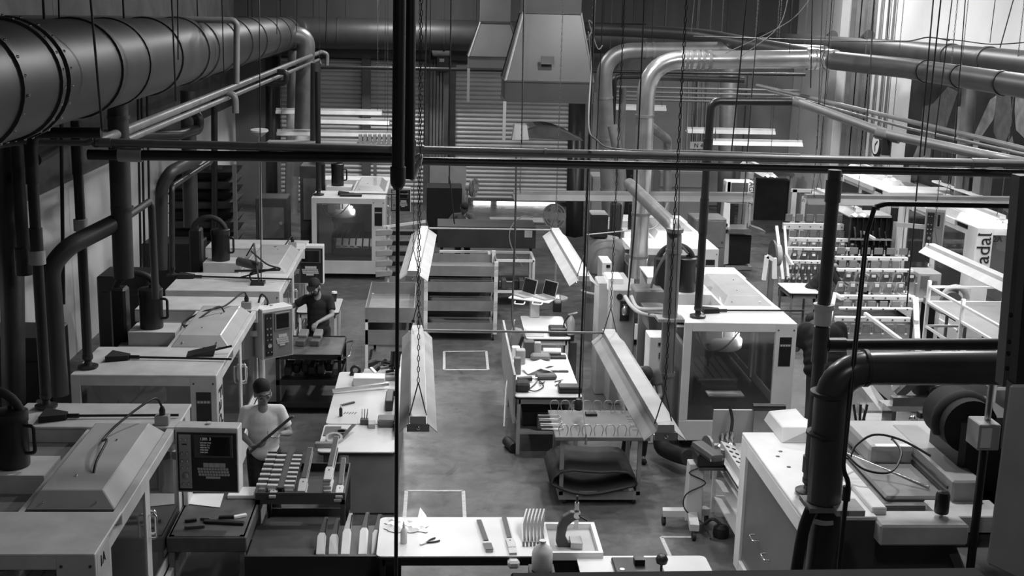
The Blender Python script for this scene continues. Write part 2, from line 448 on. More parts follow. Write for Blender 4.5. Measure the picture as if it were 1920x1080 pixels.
# --- silver branch with an elbow dropping behind the left machines
q = [at(480, 68, y=33), at(575, 66, y=33.4), at(572, 120, y=33.4), at(566, 330, y=33.4)]
pipe_run('branch_duct', 'silver branch duct with an elbow dropping at the far left corner', 'duct', q, .24, GALV2, .5, 20)
q = at(590, 120, y=33)
pipe_run('drop_pipe', 'grey vertical pipe beside the far left silver elbow', 'pipe', [at(592, 118, y=32), Vector((at(588, 330, y=32).x, 32, 0))], .13, DUCTM)
pipe_run('drop_pipe', 'slim grey wall pipe standing left of the far roller door', 'pipe', [at(553, 95, y=36.5), Vector((at(545, 330, y=36.5).x, 36.5, 0))], .2, GALV2)
PALE0 = mat('pale_sleeve', .3, .4, var=.2)
# --- the pair of pipes crossing the hall in front
def hp(px, py): return at(px, py, y=13.0)
def onrun(a, b, f): return lerp(a, b, f)
La, Lb, Ra, Rb = hp(180, 267), hp(748, 281), hp(772, 281), hp(1990, 309)
upL = pipe_run('air_main_pipe', 'upper grey pipe crossing the left half of the picture', 'pipe', [La, Lb], .044, PIPEM, fit=[(lerp(La, Lb, .03), X, .12, 1.15), (lerp(La, Lb, .55), X, .1, 1.12), (lerp(La, Lb, .99), X, .1, 1.15)])
upR = pipe_run('air_main_pipe', 'upper dark pipe crossing the right half of the picture', 'pipe', [Ra, Rb], .043, PIPEM, fit=[(lerp(Ra, Rb, .01), X, .12, 1.25), (lerp(Ra, Rb, .2), X, .03, 1.1), (lerp(Ra, Rb, .87), X, .18, 1.2)])
la, lb, ra, rb = hp(165, 290), hp(752, 296), hp(790, 302), hp(1990, 327)
lowL = pipe_run('lower_crossing_pipe', 'lower black pipe below the left crossing pipe with a pale coupling', 'pipe', [la, lb], .055, PIPED)
pipe_run('pipe_coupling', 'pale metal coupling sleeve on the left lower black pipe', 'pipe', [hp(222, 290), hp(266, 291)], .073, PALE0)
pipe_run('lower_crossing_pipe', 'lower black pipe below the right crossing pipe', 'pipe', [ra, rb], .044, mat('charcoal_pipe', .05, .38, var=.2))
# left pipe end pieces
pipe_run('air_branch_pipe', 'thin grey pipe bending off at the left end of the crossing pipe', 'pipe', [hp(-60, 284), hp(28, 267), hp(165, 268), La+Vector((-.02, 0, .03))], .033, PIPEM, .08)
# depth pipes from the left crossing pipe to the far corner
e0 = La+Vector((0, 0, 0)); e1 = at(603, 97, y=36)
pipe_run('air_main_pipe', 'grey pipe receding from the left crossing pipe to the far roller door', 'pipe', [e0, e1, at(614, 101, y=36), at(613, 125, y=36)], .055, PIPEM, .2)
p0, p1 = at(238, 262, y=14.2), at(598, 112, y=35)
pipe_run('air_main_pipe', 'second thinner pipe receding below the left grey pipe', 'pipe', [p0, p1, at(601, 120, y=35)], .04, PIPEM, .15)
pipe_run('pipe_stub', 'short dark pipe elbow hanging from the receding left pipe', 'pipe', [at(415, 171, y=20.5), at(441, 178, y=20.5), at(442, 212, y=20.5)], .055, PIPEM, .12)
pipe_run('pipe_stub', 'black U-shaped pipe under the receding pipe near the far left corner', 'pipe', [at(480, 156, y=26), at(537, 156, y=26), at(537, 135, y=26), at(520, 135, y=26)], .06, PIPED, .1)
pipe_run('wall_pipe', 'long thin black pipe crossing before the far roller doors', 'pipe', [at(520, 125, y=34), at(1100, 134, y=34)], .05, PIPED)
# small square conduit with elbow above the big duct
pipe_run('conduit', 'thin grey conduit running above the big duct and turning down', 'conduit', [at(10, 34, y=18), at(300, 36, y=18), at(437, 38, y=18), at(444, 45, y=18), at(443, 158, y=18)], .045, MGREY, .12)
# --- black vertical service pipes dropping to the left machines
def drop(label, top, bot, r=.05, white=None, extra=None, m=None):
    m = m or PIPED
    bot = Vector(bot); top = Vector(top)
    tt = thing('drop_pipe', label, 'pipe', bot)
    path = [top, bot+Z*.1] if not extra else extra + [bot+Z*.1]
    MB().tube(bend(path, .12, 5) if len(path) > 2 else path, r, 14).build('pipe', m, tt)
    MB().lathe([(r*2.1, 0), (r*2.1, .02), (r*.9, .035), (r*.7, .07), (r*1.1, .1), (r*1.1, .14)], bot, n=16).build('floor_flange', PIPED, tt)
    for zc, cm, ln, k in white or ():
        c = Vector((bot.x, bot.y, zc)); MB().cyl(c-Z*ln/2, c+Z*ln/2, r*k, n=14).build('coupling', cm, tt)
    return tt
fA = Vector((-4.02, 12.5, 1.865)); fB = Vector((-3.99, 13.97, 1.865))
PALE = mat('pale_plastic_coupling', 0.36, 0.45, var=0.15)
drop('black drop pipe with a pale coupling standing on the nearest left machine', (fA.x, fA.y, 4.6), fA, .055, [(3.45, PALE, .14, 1.5), (3.6, PIPED, .3, 1.2), (4.4, PIPED, .4, 1.2)],
     [at(190, 249, y=12.5), at(62, 249, y=12.5), (fA.x, fA.y, 4.5)])
drop('black drop pipe with a pale coupling standing on the second left machine', (fB.x, fB.y, 4.7), fB, .055, [(3.53, PALE, .13, 1.45), (4.3, PIPED, .4, 1.15)])
fC = Vector((-4.07, 19.0, 1.865))
drop('slim grey drop pipe bending away above the third left machine', (fC.x, fC.y, 3.3), fC, .045, None, [at(395, 303, y=22), at(322, 350, y=19.0)])
fF = Vector((-2.63, 27.76, 1.865))
drop('black drop pipe standing on the far windowed machine', (fF.x, fF.y, 4.6), fF, .06)
fR = Vector((3.72, 16.7, 1.865))
drop('dark drop pipe standing on the right machine and bending over to the right', (3.72, 16.7, 4.7), fR, .055, [(4.2, PIPED, .35, 1.2), (3.3, PIPED, .5, 1.12)],
     [at(1496, 191, y=16.7), at(1334, 190, y=16.7), (3.72, 16.7, 4.2)])
fQ = Vector((3.57, 10.8, 1.62))
PVC = mat('white_pvc', .6, .4)
QM = mat('dark_grey_pipe', .06, .4, var=.2, scale=4)
Q = drop('thick dark drop pipe with a white coupling on the nearest right cabinet', (3.57, 10.8, 4.69), fQ, .06, [(3.34, PVC, .16, 1.35), (3.43, PVC, .05, 1.6), (4.5, QM, .2, 1.2), (3.07, QM, .34, 1.25), (1.9, QM, .16, 1.25)], m=QM)
pipe_run('branch_pipe', 'dark horizontal pipe branching right from the white-coupled drop pipe', 'pipe', [Vector((3.62, 10.8, 3.07)), Vector((5.4, 10.8, 3.09))], .055, PIPED, fit=[((3.72, 10.8, 3.07), X, .16, 1.25)])
pipe_run('air_main_pipe', 'dark pipe with a tee sloping towards the viewer at upper right', 'pipe', [at(1490, 189, y=16.7), at(1665, 252, y=15), at(1870, 296, y=13.3), at(1960, 312, y=13.1)], .06, PIPEM, .2,
         fit=[(at(1500, 193, y=16.6), (1, -1, -.2), .16, 1.2), (at(1665, 254, y=15), (1.2, -1, -.2), .3, 1.2)])
tk = at(1664, 256, y=15)
pipe_run('pipe_stub', 'short dark tee stub with a pale end under the sloping right pipe', 'pipe', [tk, tk-Z*.26], .06, PIPED, fit=[(tk-Z*.27, Z, .08, 1.05)], fitm=PALE)
pipe_run('conduit', 'thin dark conduit sloping down across the upper right wall', 'conduit', [at(1420, 160, y=23), at(1700, 226, y=18), at(1990, 296, y=14)], .035, PIPEM)
pipe_run('conduit', 'second thin conduit sloping below the first at upper right', 'conduit', [at(1440, 170, y=23), at(1700, 240, y=18.5), at(1990, 305, y=14.6)], .022, PIPEM)
# --- black hanging pipes in the foreground
hang = thing('hanging_pipe', 'thick black pipe with a capped end hanging in the foreground', 'pipe', (-.31, 10, 4.5))
hb = at(746, 352, y=10.0); ht = at(751, -200, y=10.0)
MB().tube([ht, hb+Z*.1], .052, 18).build('pipe', PIPED, hang)
MB().lathe([(0, -.02), (.035, -.012), (.06, .03), (.064, .06), (.064, .17), (.055, .175)], hb, n=18).build('end_cap', PIPED, hang)
MB().cyl(Vector((hb.x, hb.y, .0)), hb+Z*.05, .017, n=8).build('hanging_rod', BLACK, hang)
h2 = at(768, 335, y=10.4)
tag(MB().tube([at(771, -200, y=10.4), h2], .045, 14).build('hanging_pipe', BLACK), 'black pipe hanging right beside the capped foreground pipe', 'pipe')
# fittings where the right crossing pipe starts
cl = at(778, 300, y=12.9)
t = thing('pipe_clamp', 'pale pipe fitting at the left end of the right crossing pipe', 'clamp', cl)
MB().bar(at(774, 262, y=12.8), at(772, 330, y=12.8), .07, .05).build('bracket', PALE, t)
MB().tube(spline([at(776, 300, y=12.7), at(788, 292, y=12.7), at(782, 315, y=12.7), at(772, 338, y=12.7)], 5), .03, 8).build('elbow', PALE, t)
# --- left dusty drops
pipe_run('drop_duct', 'dark dusty duct dropping from the big duct on the left', 'duct', [at(220, 190, y=13.9), at(232, 520, y=13.9)], .115, DUCTM, fit=[(at(222, 219, y=13.9), Z, .04, 1.1), (at(229, 390, y=13.9), Z, .04, 1.1)])
pipe_run('bent_duct', 'dark bent pipe running left and down behind the nearest machines', 'duct', [at(228, 412, y=13.95), at(128, 462, y=13.4), at(95, 500, y=13.3), at(112, 740, y=13.3)], .1, DUCTM, .3)
pipe_run('bent_pipe', 'thin dark pipe rising from the bent duct and turning down', 'pipe', [at(200, 432, y=13.9), at(280, 378, y=15.2), at(284, 385, y=15.2), at(292, 560, y=15.2)], .045, DUCTM, .1)
pipe_run('bent_duct', 'grey bent duct dropping behind the third left machine', 'duct', [at(370, 297, y=20.5), at(320, 322, y=19.5), at(303, 350, y=19.5), at(302, 505, y=19.5)], .1, DUCTM, .3)
pipe_run('drop_duct', 'grey duct standing behind the bent duct at the white left wall', 'duct', [at(352, 170, y=21.5), at(358, 425, y=21.5)], .13, DUCTM, fit=[(at(355, 225, y=21.5), Z, .25, 1.12)])
pipe_run('bent_pipe', 'dark pipe elbow clipped to the grey duct under the receding pipes', 'pipe', [at(362, 210, y=20.6), at(373, 222, y=20.6), at(372, 242, y=20.6), at(335, 253, y=19.8), at(100, 253, y=17.5)], .085, PIPED, .12)
pipe_run('drop_pipe', 'thin black pipe hanging left of the dusty drop duct', 'pipe', [at(115, 225, y=14), at(119, 570, y=14)], .022, BLACK)
for i, (x, y0, y1) in enumerate(((258, 290, 520), (265, 290, 500), (275, 260, 480))):
    pipe_run('conduit', ('leftmost', 'middle', 'rightmost')[i]+' slim dark conduit standing against the white left wall', 'conduit', [at(x, y0-120, y=21), Vector((at(x+3, y1, y=21).x, 21, 0))], .02, BLACK, group='conduits at the white left wall')
pipe_run('wall_column', 'dark steel column at the far left edge of the picture', 'column', [at(18, 230, y=14), at(30, 1000, y=14)], .14, DUCTM, n=4)
pipe_run('wall_pipe', 'black pipe dropping beside the column at the far left edge', 'pipe', [at(30, 250, y=13.6), at(45, 500, y=13.6)], .07, PIPED, fit=[(at(44, 490, y=13.6), Z, .3, 1.3)])
pipe_run('wall_pipe', 'black pipe sloping up the left wall behind the drop pipes', 'pipe', [at(65, 300, y=17), at(130, 262, y=20)], .09, PIPED)
# --- far left columns and poles
pipe_run('steel_column', 'dark steel column left of the far roller door', 'column', [at(512, 105, y=37), at(513, 420, y=37)], .22, DUCTM, n=4)
pipe_run('steel_column', 'dark vertical pole at the corner between left wall and back wall', 'column', [at(402, 175, y=27), at(402, 440, y=27)], .07, BLACK)
# --- silver ducts at upper right
def band(root, c, d, r, m=GALV2): ring(root, c, d, r, .05, .012, m, 'band')
t = thing('silver_duct', 'shiny silver duct rising and bending right, nearest of the two elbows', 'duct', at(1200, 500, y=21))
k = [at(1196, 520, y=21), at(1214, 113, y=21), at(1535, 111, y=21)]
MB().tube(bend(k, .62, 9), .155, 28).build('duct_section', GALV, t)
for f in (.1, .3, .55, .75): band(t, lerp(k[0], k[1], f), k[1]-k[0], .155)
for f in (.2, .225, .25, .29, .32, .36): band(t, lerp(k[1], k[2], f), k[2]-k[1], .155)
for f in (.985, .96, .94): band(t, lerp(k[1], k[2], f), k[2]-k[1], .17, GALV)
t = thing('silver_duct', 'dull silver duct rising and bending right behind the nearest elbow', 'duct', at(1140, 500, y=25.5))
k = [at(1148, 520, y=25.5), at(1130, 96, y=25.5), at(1400, 93, y=25.5), at(1545, 103, y=22.5)]
MB().tube(bend(k, .65, 9), .165, 28).build('duct_section', GALV2, t)
for f in (.15, .4, .62, .8): band(t, lerp(k[0], k[1], f), k[1]-k[0], .165)
for f in (.3, .35, .9, .95): band(t, lerp(k[1], k[2], f), k[2]-k[1], .165)
for f in (.1, .25, .4, .55): band(t, lerp(k[2], k[3], f), k[3]-k[2], .165)
k = [at(1548, 112, y=21), at(1700, 128, y=18.8), at(1990, 172, y=14.6)]
t = thing('trunk_duct', 'long dark round duct sloping to the upper right edge', 'duct', k[0])
MB().tube(k, .155, 28).build('duct_section', DUCTM, t)
for f in (.05, .1): ring(t, lerp(k[0], k[1], f), k[1]-k[0], .155, .08, .03, GALV, 'band')
for f in (.25, .5, .78): band(t, lerp(k[1], k[2], f-.1), k[2]-k[1], .155, BLACK)
k = [at(1095, 55, y=30), at(1180, 58, y=29), at(1310, 66, y=27), at(1400, 82, y=24.5), at(1480, 96, y=23), at(1546, 108, y=21.4)]
pipe_run('trunk_duct', 'grey duct curving in from the back behind the silver elbows', 'duct', spline(k, 5), .14, DUCTM, n=20)
t = thing('wall_duct', 'thick dark duct along the top of the right wall', 'duct', at(1700, 100, x=10.5))
k = [at(1430, 76, y=36), at(1700, 97, x=10.4), at(1990, 128, x=10.2)]
MB().tube(k, .24, 26).build('duct_section', DUCTM, t)
MB().tube([at(1542, 85, y=34), at(1562, 66, y=33)], .13, 16).build('open_stub', DUCTM, t)
MB().tube([at(1610, 85, x=10.4), at(1630, 66, x=10.2)], .13, 16).build('open_stub', DUCTM, t)
for p in (.35, .6): ring(t, lerp(k[1], k[2], p), k[2]-k[1], .24, .15, .02, DUCTR)
t = thing('drop_duct', 'silver duct dropping down the right wall between the two posters', 'duct', at(1805, 280, x=10.9))
k = [at(1820, 95, x=10.7), at(1826, 110, x=10.9), at(1803, 285, x=10.9)]
MB().tube([at(1823, 110, x=10.9), at(1800, 390, x=10.9)], .15, 18).build('duct_section', GALV2, t)
MB().tube([at(1824, 100, x=10.7), at(1822, 132, x=10.9)], .17, 18).build('collar', GALV, t)
MB().tube([at(1811, 200, x=10.9), at(1808, 260, x=10.9)], .155, 18).build('sleeve', GALV, t)
# duct that slants down beside the right machine
t = thing('drop_duct', 'grey duct slanting in and dropping along the left side of the right machine', 'duct', at(1240, 830, y=16))
k = [at(1180, 345, y=20.5), at(1266, 428, y=16), at(1243, 800, y=16)]
MB().tube(bend(k, .28, 7), .1, 22).build('duct_section', GALV2, t)
g = at(1257, 597, y=16)
MB().box(g.x-.19, g.x+.17, 15.86, 16.14, g.z-.02, g.z+.02).build('blast_gate', LGREY, t)
for py in (432, 470, 700): band(t, at(1266-(py-428)*.058, py, y=16), Z, .1)
MB().tube(spline([at(1243, 800, y=16), at(1240, 835, y=15.9), at(1262, 850, y=15.7), at(1290, 858, y=15.4)], 5), .11, 16).build('flex_hose', RUBBER, t)
pipe_run('drop_pipe', 'mid grey pipe dropping behind the hanging lamp in the centre right', 'pipe', [at(1148, 235, y=24), at(1168, 330, y=24), at(1150, 480, y=24)], .1, GALV2, .4)
pipe_run('drop_pipe', 'grey pipe standing between the silver ducts', 'pipe', [at(1168, 165, y=27), Vector((at(1160, 420, y=27).x, 27, 0))], .08, MGREY)
pipe_run('drop_pipe', 'dark pipe bending down between the two silver ducts', 'pipe', [at(1250, 143, y=27), at(1152, 143, y=27), at(1146, 300, y=27)], .06, PIPED, .15)
pipe_run('wall_pipe', 'thin dark pipe crossing behind the silver elbow', 'pipe', [at(1100, 133, y=30), at(1510, 140, y=30)], .04, PIPED)
pipe_run('wall_pipe', 'dark pipe ending beside the nearest silver duct', 'pipe', [at(1225, 145, y=24), at(1395, 150, y=24)], .06, PIPED)
for i, (y0, y1) in enumerate(((163, 170), (172, 179), (180, 188), (186, 194))):
    pipe_run('wall_pipe', ('uppermost', 'second from the top', 'third from the top', 'lowest')[i]+' thin grey pipe in the horizontal bundle before the back wall', 'pipe', [at(1155, y0, y=33), at(1500, y1, y=33)], .03, MGREY, group='pipe bundle at the back wall')
for i, x in enumerate((1288, 1298, 1306, 1315, 1322, 1278)):
    pipe_run('conduit', ('second from the left', 'third from the left', 'fourth from the left', 'fifth from the left', 'rightmost', 'leftmost')[i]+' thin vertical conduit in the back wall cluster', 'conduit', [at(x+3, 150, y=38.6), Vector((at(x, 330, y=38.6).x, 38.6, 0))], .02, LGREY, group='conduit cluster on the back wall')
pipe_run('steel_column', 'grey square column standing before the back wall panels', 'column', [at(1368, 120, y=35), at(1360, 420, y=35)], .26, MGREY, n=4)
pipe_run('bent_pipe', 'pale bent pipe coming down behind the nearest silver duct', 'pipe', [at(1203, 228, y=21.2), at(1215, 233, y=24), at(1252, 262, y=26), Vector((at(1256, 300, y=26).x, 26, 1.9))], .09, GALV2, .15)
pipe_run('steel_column', 'black steel column right of the far roller door', 'column', [at(1083, 150, y=36), at(1076, 480, y=33)], .24, BLACK, n=4)
# --- big duct elbow at lower right
t = thing('duct_elbow', 'thick dark duct with a glossy elbow at lower right', 'duct', at(1545, 1000, y=9.6))
k = [at(1990, 690, y=9.6), at(1562, 690, y=9.6), at(1545, 938, y=9.6)]
MB().tube(bend(k, .34, 10), .143, 28).build('duct_section', mat('glossy_dark_duct', .075, .3, metal=.3, var=.2, scale=2), t)
ring(t, at(1622, 690, y=9.6), X, .143, .03, .014, DUCTR); ring(t, at(1555, 737, y=9.6), Z, .143, .03, .014, DUCTR); ring(t, at(1546, 812, y=9.6), Z, .143, .02, .01, DUCTR)
g = at(1552, 943, y=9.6)
MB().box(g.x-.2, g.x+.2, 9.45, 9.75, g.z-.03, g.z+.01).build('blast_gate', MGREY, t)
MB().box(g.x+.0, g.x+.24, 9.36, 9.62, g.z-.02, g.z+.03).build('gate_slide', LGREY, t)
MB().tube([g-Z*.03, at(1530, 1120, y=9.6)], .125, 24).build('lower_section', PIPED, t)
MB().cyl(at(1545, 966, y=9.6), at(1545, 974, y=9.6), .13, n=24).build('tape_band', PALE, t)
bl = MB(); bl.tube(spline([at(1520, 955, y=9.5), at(1505, 1000, y=9.5), at(1490, 1090, y=9.5)], 4), .05, 10, rs=None)
bl.build('hanging_bag', BLACKM, t)
# thin cables and air line at right
pipe_run('air_line', 'black air line with a valve running down right of the thick elbow', 'hose', [at(1640, 388, y=9.9), at(1625, 440, y=9.9), at(1580, 880, y=9.2), at(1592, 905, y=9.2), at(1585, 945, y=9.2), at(1570, 1100, y=9.2)], .02, BLACK, .06, fit=[(at(1587, 925, y=9.2), Z, .12, 1.7)])
pipe_run('air_line', 'black air line crossing right before the far lamps', 'hose', [at(1642, 388, y=9.9), at(1660, 382, y=9.9), at(1990, 388, y=9.9)], .022, BLACK, .08)
# ================================================================== exhaust hoods
def hood(label, x0, x1, y0, y1, zl, zm, zt, nx0, nx1, ny0, ny1, ztop, legs, HM=None):
    HM = HM or HOODM
    t = thing('exhaust_hood', label, 'hood', ((x0+x1)/2, (y0+y1)/2, zl))
    b = MB(); th = .02
    def rect(a0, a1, b0, b1, z): return [Vector((a0, b0, z)), Vector((a1, b0, z)), Vector((a1, b1, z)), Vector((a0, b1, z))]
    lo, mi, ne, tp = rect(x0, x1, y0, y1, zl), rect(x0, x1, y0, y1, zm), rect(nx0, nx1, ny0, ny1, zt), rect(nx0, nx1, ny0, ny1, ztop)
    def shell(a, c):
        s = MB(); s.add(a+c, [(0, 1, 5, 4), (1, 2, 6, 5), (2, 3, 7, 6), (3, 0, 4, 7)]); return s
    shell(lo, mi).build('lip', HM, t); shell(mi, ne).build('canopy', HM, t); shell(ne, tp).build('neck', HM, t)
    for z in (zl, zm):
        r = MB()
        for i in range(4):
            q = rect(x0, x1, y0, y1, z); r.bar(q[i], q[(i+1) % 4], .03)
        r.build('seam', HOODM, t)
    r = MB()
    for i in range(4): r.bar(ne[i], ne[(i+1) % 4], .05)
    r.build('collar', DUCTM, t)
    for i in range(4):
        e = MB(); e.bar(mi[i], ne[i], .03); e.build('corner_strip', LGREY if i in (0,) else HOODM, t)
    for i in legs: MB().bar(lo[i], lo[i]-Vector((0, 0, .75)), .06).build('leg', LGREY, t)
    return t
h = hood('large grey exhaust hood hanging in the upper centre, nearest of the two', 1.29, 2.97, 23.5, 24.9, 4.34, 4.72, 6.0, 1.62, 2.72, 23.8, 24.6, ZC, (0,))
MB().box(1.95, 2.2, 23.44, 23.47, 5.05, 5.2).build('name_plate', DGREY, h)
hood('smaller pale exhaust hood behind and left of the large hood', .72, 1.9, 28.4, 29.6, 4.72, 4.98, 5.75, .98, 1.66, 28.7, 29.3, ZC, (0, 1), mat('pale_hood_metal', .16, .45, metal=.3, var=.15, scale=1.2))
# curved dark cover under the large hood
b = MB(); n = 10; vs = []
c0, c1 = at(968, 256, y=23.6), at(1092, 262, y=23.6)
for j, y in enumerate((23.4, 24.6)):
    for i in range(n+1):
        f = i/n; p = lerp(c0, c1, f); vs.append(Vector((p.x, y, p.z + .27*math.sin(PI*min(1, f*1.05))**.8*(1-.35*f))))
b.add(vs, [(i, i+1, n+2+i, n+1+i) for i in range(n)])
b.add(vs[:n+1], [tuple(range(n+1))]); b.add(vs[n+1:], [tuple(range(n+1))])
q = b.build('draped_cover', DUCTR); tag(q, 'dark humped sheet stretched below the large exhaust hood', 'cover')
t = thing('lamp_shade', 'pale shade corner left of the dark humped sheet under the hood', 'shade', at(975, 250, y=23.2))
p = at(960, 262, y=23.2); s = MB(); s.prism([p, at(992, 262, y=23.2), at(988, 236, y=23.2), at(965, 234, y=23.2)], (0, .3, 0)); s.build('shade_panel', LGREY, t)
# ================================================================== machining centres
ICON = mat('white_print', 0.55, 0.6, var=0.02)
SCREEN = mat('dark_screen', 0.006, 0.15, var=0.2)
INNER = mat('machine_interior', 0.07, 0.4, metal=.3, var=0.4, scale=3, detail=8)
ROOFG = mat('grey_roof_sheet', 0.24, 0.35, var=0.14, scale=2.2, detail=8)
LENSW = mat('glossy_white_cover', 0.55, 0.22, var=0.08, scale=2.5, detail=7, coat=.3)
def vmc(label, x0, x1, y0, ya, yb, y1, h, front=1, plate=True, can=True, lamp=0.0, cov=(.72, .06), logo=None, num=None, simple=False, mt=WHITE):
    """machining centre; its door side is at x1, its near side at y0. Parts in world metres."""
    t = thing('machining_centre', label, 'machine', ((x0+x1)/2, (y0+y1)/2, 0))
    pw, lw, tb, zb = .11, .30, .13, .42
    th = .05
    # base
    MB().box(x0+.1, x1-.12, y0+.12, y1-.12, 0, .14).build('plinth', BLACKM, t)
    MB().box(x0, x1, y0, y0+th, .12, zb).build('lower_panel', mt, t, bevel=.008)
    MB().box(x0, x1, y1-th, y1, .12, h-.01).build('rear_side_panel', mt, t)
    MB().box(x0, x0+th, y0+th, y1-th, .12, h-.35).build('back_panel', MGREY, t)
    MB().box(x1-th, x1, y0+th, y1-th, .12, zb+.05).build('front_sill', mt, t, bevel=.008)
    MB().box(x0+th, x1-th, y0+th, y1-th, .2, zb).build('chip_tray', INNER, t)
    # near side posts, beam, window
    MB().box(x0, x0+pw, y0, y0+th, zb, h-.02).build('side_post', mt, t, bevel=.006)
    MB().box(x1-lw, x1, y0, y0+th, zb, h-.02).build('side_post', mt, t, bevel=.006)
    MB().box(x0+pw, x1-lw, y0, y0+th, h-tb, h-.02).build('top_beam', mt, t, bevel=.006)
    MB().box(x0+pw, x1-lw, y0+.02, y0+.03, zb, h-tb).build('side_window', GLASS, t)
    # roof plates
    MB().box(x0, x1, y0, ya, h-.03, h).build('near_roof_plate', mt, t, bevel=.008)
    MB().box(x0-.02, x1+.02, yb, y1, h-.03, h+.0).build('far_roof_plate', mt, t, bevel=.008)
    MB().box(x0-.02, x1+.02, yb, yb+.03, h-.18, h-.03).build('roof_step', mt, t)
    xc = x1-cov[0]-cov[1]
    MB().add([(x0+.05, ya, h-.22), (xc, ya, h-.22), (xc, yb, h-.16), (x0+.05, yb, h-.16)], [(0, 1, 2, 3)]).build('roof_sheet', ROOFG, t)
    MB().box(xc-.04, xc, ya, yb, h-.24, h-.02).build('roof_rail', mt, t)
    MB().box(x1-cov[1], x1, ya, yb, h-.12, h-.01).build('front_rail', mt, t, bevel=.006)
    # light cover
    c0, c1, d0, d1 = xc+.0, x1-cov[1], ya+.1, yb-.06
    lo = [(c0, d0, h-.03), (c1, d0, h-.03), (c1, d1, h-.03), (c0, d1, h-.03)]
    hi = [(c0+.09, d0+.13, h+.10), (c1-.13, d0+.13, h+.10), (c1-.13, d1-.1, h+.10), (c0+.09, d1-.1, h+.10)]
    cv = MB().frustum([Vector(p) for p in lo], [Vector(p) for p in hi]).build('light_cover', LENSW, t, bevel=.008)
    MB().box(c0-.02, c1+.02, d0-.02, d1+.02, h-.05, h-.03).build('cover_rim', DGREY, t)
    for px, py in ((c0+.13, d0+.045), (c1-.17, d0+.045), (c0+.3, d0+.45), (c0+.42, d1-.6)):
        MB().sphere((px, py, h+.02 if py < d0+.1 else h+.105), .012, 8, 5).build('screw', CHROME, cv)
    # front: posts, doors, glass, handles
    zt = h-.12
    for yy, ww in ((y0+th, .36), (y1-th-.2, .2)):
        MB().box(x1-th, x1, yy, yy+ww, zb, zt+.1).build('front_post', mt, t, bevel=.006)
    ym = (y0+y1)/2+.05
    for k, (a, b) in enumerate(((y0+.41, ym), (ym, y1-.25))):
        d = MB(); s = .15; xo = x1-.03-.03*k
        d.box(xo-.03, xo, a, a+s, zb+.05, zt); d.box(xo-.03, xo, b-s, b, zb+.05, zt)
        d.box(xo-.03, xo, a+s, b-s, zt-.08, zt); d.box(xo-.03, xo, a+s, b-s, zb+.05, zb+.15)
        dr = d.build('door', mt, t)
        MB().box(xo-.02, xo-.012, a+s, b-s, zb+.15, zt-.08).build('door_glass', GLASS, dr)
        yh = b-.05 if k == 0 else a+.05
        hd = MB().tube(bend([(xo, yh, 1.15), (xo+.07, yh, 1.15), (xo+.07, yh, 1.38), (xo, yh, 1.38)], .03, 4), .011, 8); hd.build('handle', CHROME, dr)
    # label panel on the near post
    lx = x1-lw/2
    if plate:
      lp = MB().box(lx-.085, lx+.085, y0-.006, y0, h-.62, h-.2).build('notice_plate', BLACK, t)
      MB().box(lx-.08, lx+.08, y0-.008, y0-.005, h-.335, h-.3).build('icon_strip', MGREY, lp)
      for i in range(4): MB().box(lx-.07+i*.037, lx-.045+i*.037, y0-.0095, y0-.006, h-.33, h-.306).build('icon', ICON, lp)
    for i in range(2): MB().cyl((x1-.04-i*.22, y0-.006, h-.1), (x1-.04-i*.22, y0+.01, h-.1), .012, n=8).build('bolt', DGREY, t)
    # inside: column, head, spindle, table
    xm = x0+.62
    MB().box(x0+.08, x0+.36, y0+.9, y1-.9, .2, h-.3).build('column', LGREY, t)
    hy = y0+.52
    MB().lathe([(.24, 0), (.27, .03), (.27, .15), (.24, .18)], (xm+.06, hy, h-.5), n=32).build('tool_carousel', mt, t)
    MB().box(xm-.3, xm+.02, hy-.16, hy+.3, h-.42, h-.08).build('spindle_head', LGREY, t, bevel=.02)
    MB().box(xm+.04, xm+.2, hy-.1, hy+.14, h-.33, h-.06).build('head_cover', mt, t, bevel=.015)
    MB().lathe([(.015, -.3), (.02, -.2), (.07, -.14), (.08, -.02), (.11, 0)], (xm-.14, hy, h-.48), n=16).build('spindle', CAST, t)
    tb_ = MB(); tb_.box(x0+.42, x0+1.0, y0+.8, y0+2.0, .74, .8); tbo = tb_.build('table', STEEL, t)
    for i in range(4):
        xx = x0+.52+i*.125; MB().box(xx, xx+.022, y0+.8, y0+2.0, .8, .803).build('table_slot', BLACK, tbo)
    MB().box(x0+.5, x0+1.02, y0+.4, y0+.66, .64, .66).build('apron_plate', mt, t)
    MB().box(x0+.45, x0+.98, y0+.7, y1-.6, zb, .74).build('saddle', INNER, t)
    MB().tube(spline([(x0+.2, y0+.14, h-.15), (x0+.35, y0+.12, h-.42), (x0+.6, y0+.14, h-.4), (x0+.85, y0+.2, h-.14)], 6), .013, 8).build('coolant_hose', CABLEG, t)
    if lamp:
        q = Vector((x0+.86, y0+.42, h-.27))
        MB().sphere(q, .03, 10, 6).build('work_lamp', emit('work_lamp', 12), t)
        ld = bpy.data.lights.new('work_light', 'POINT'); ld.energy = lamp; ld.shadow_soft_size = .05
        lo_ = bpy.data.objects.new('work_light', ld); COL.objects.link(lo_); lo_.parent = t; lo_.location = wmat(t).inverted() @ (q+Vector((.05, -.05, -.08)))
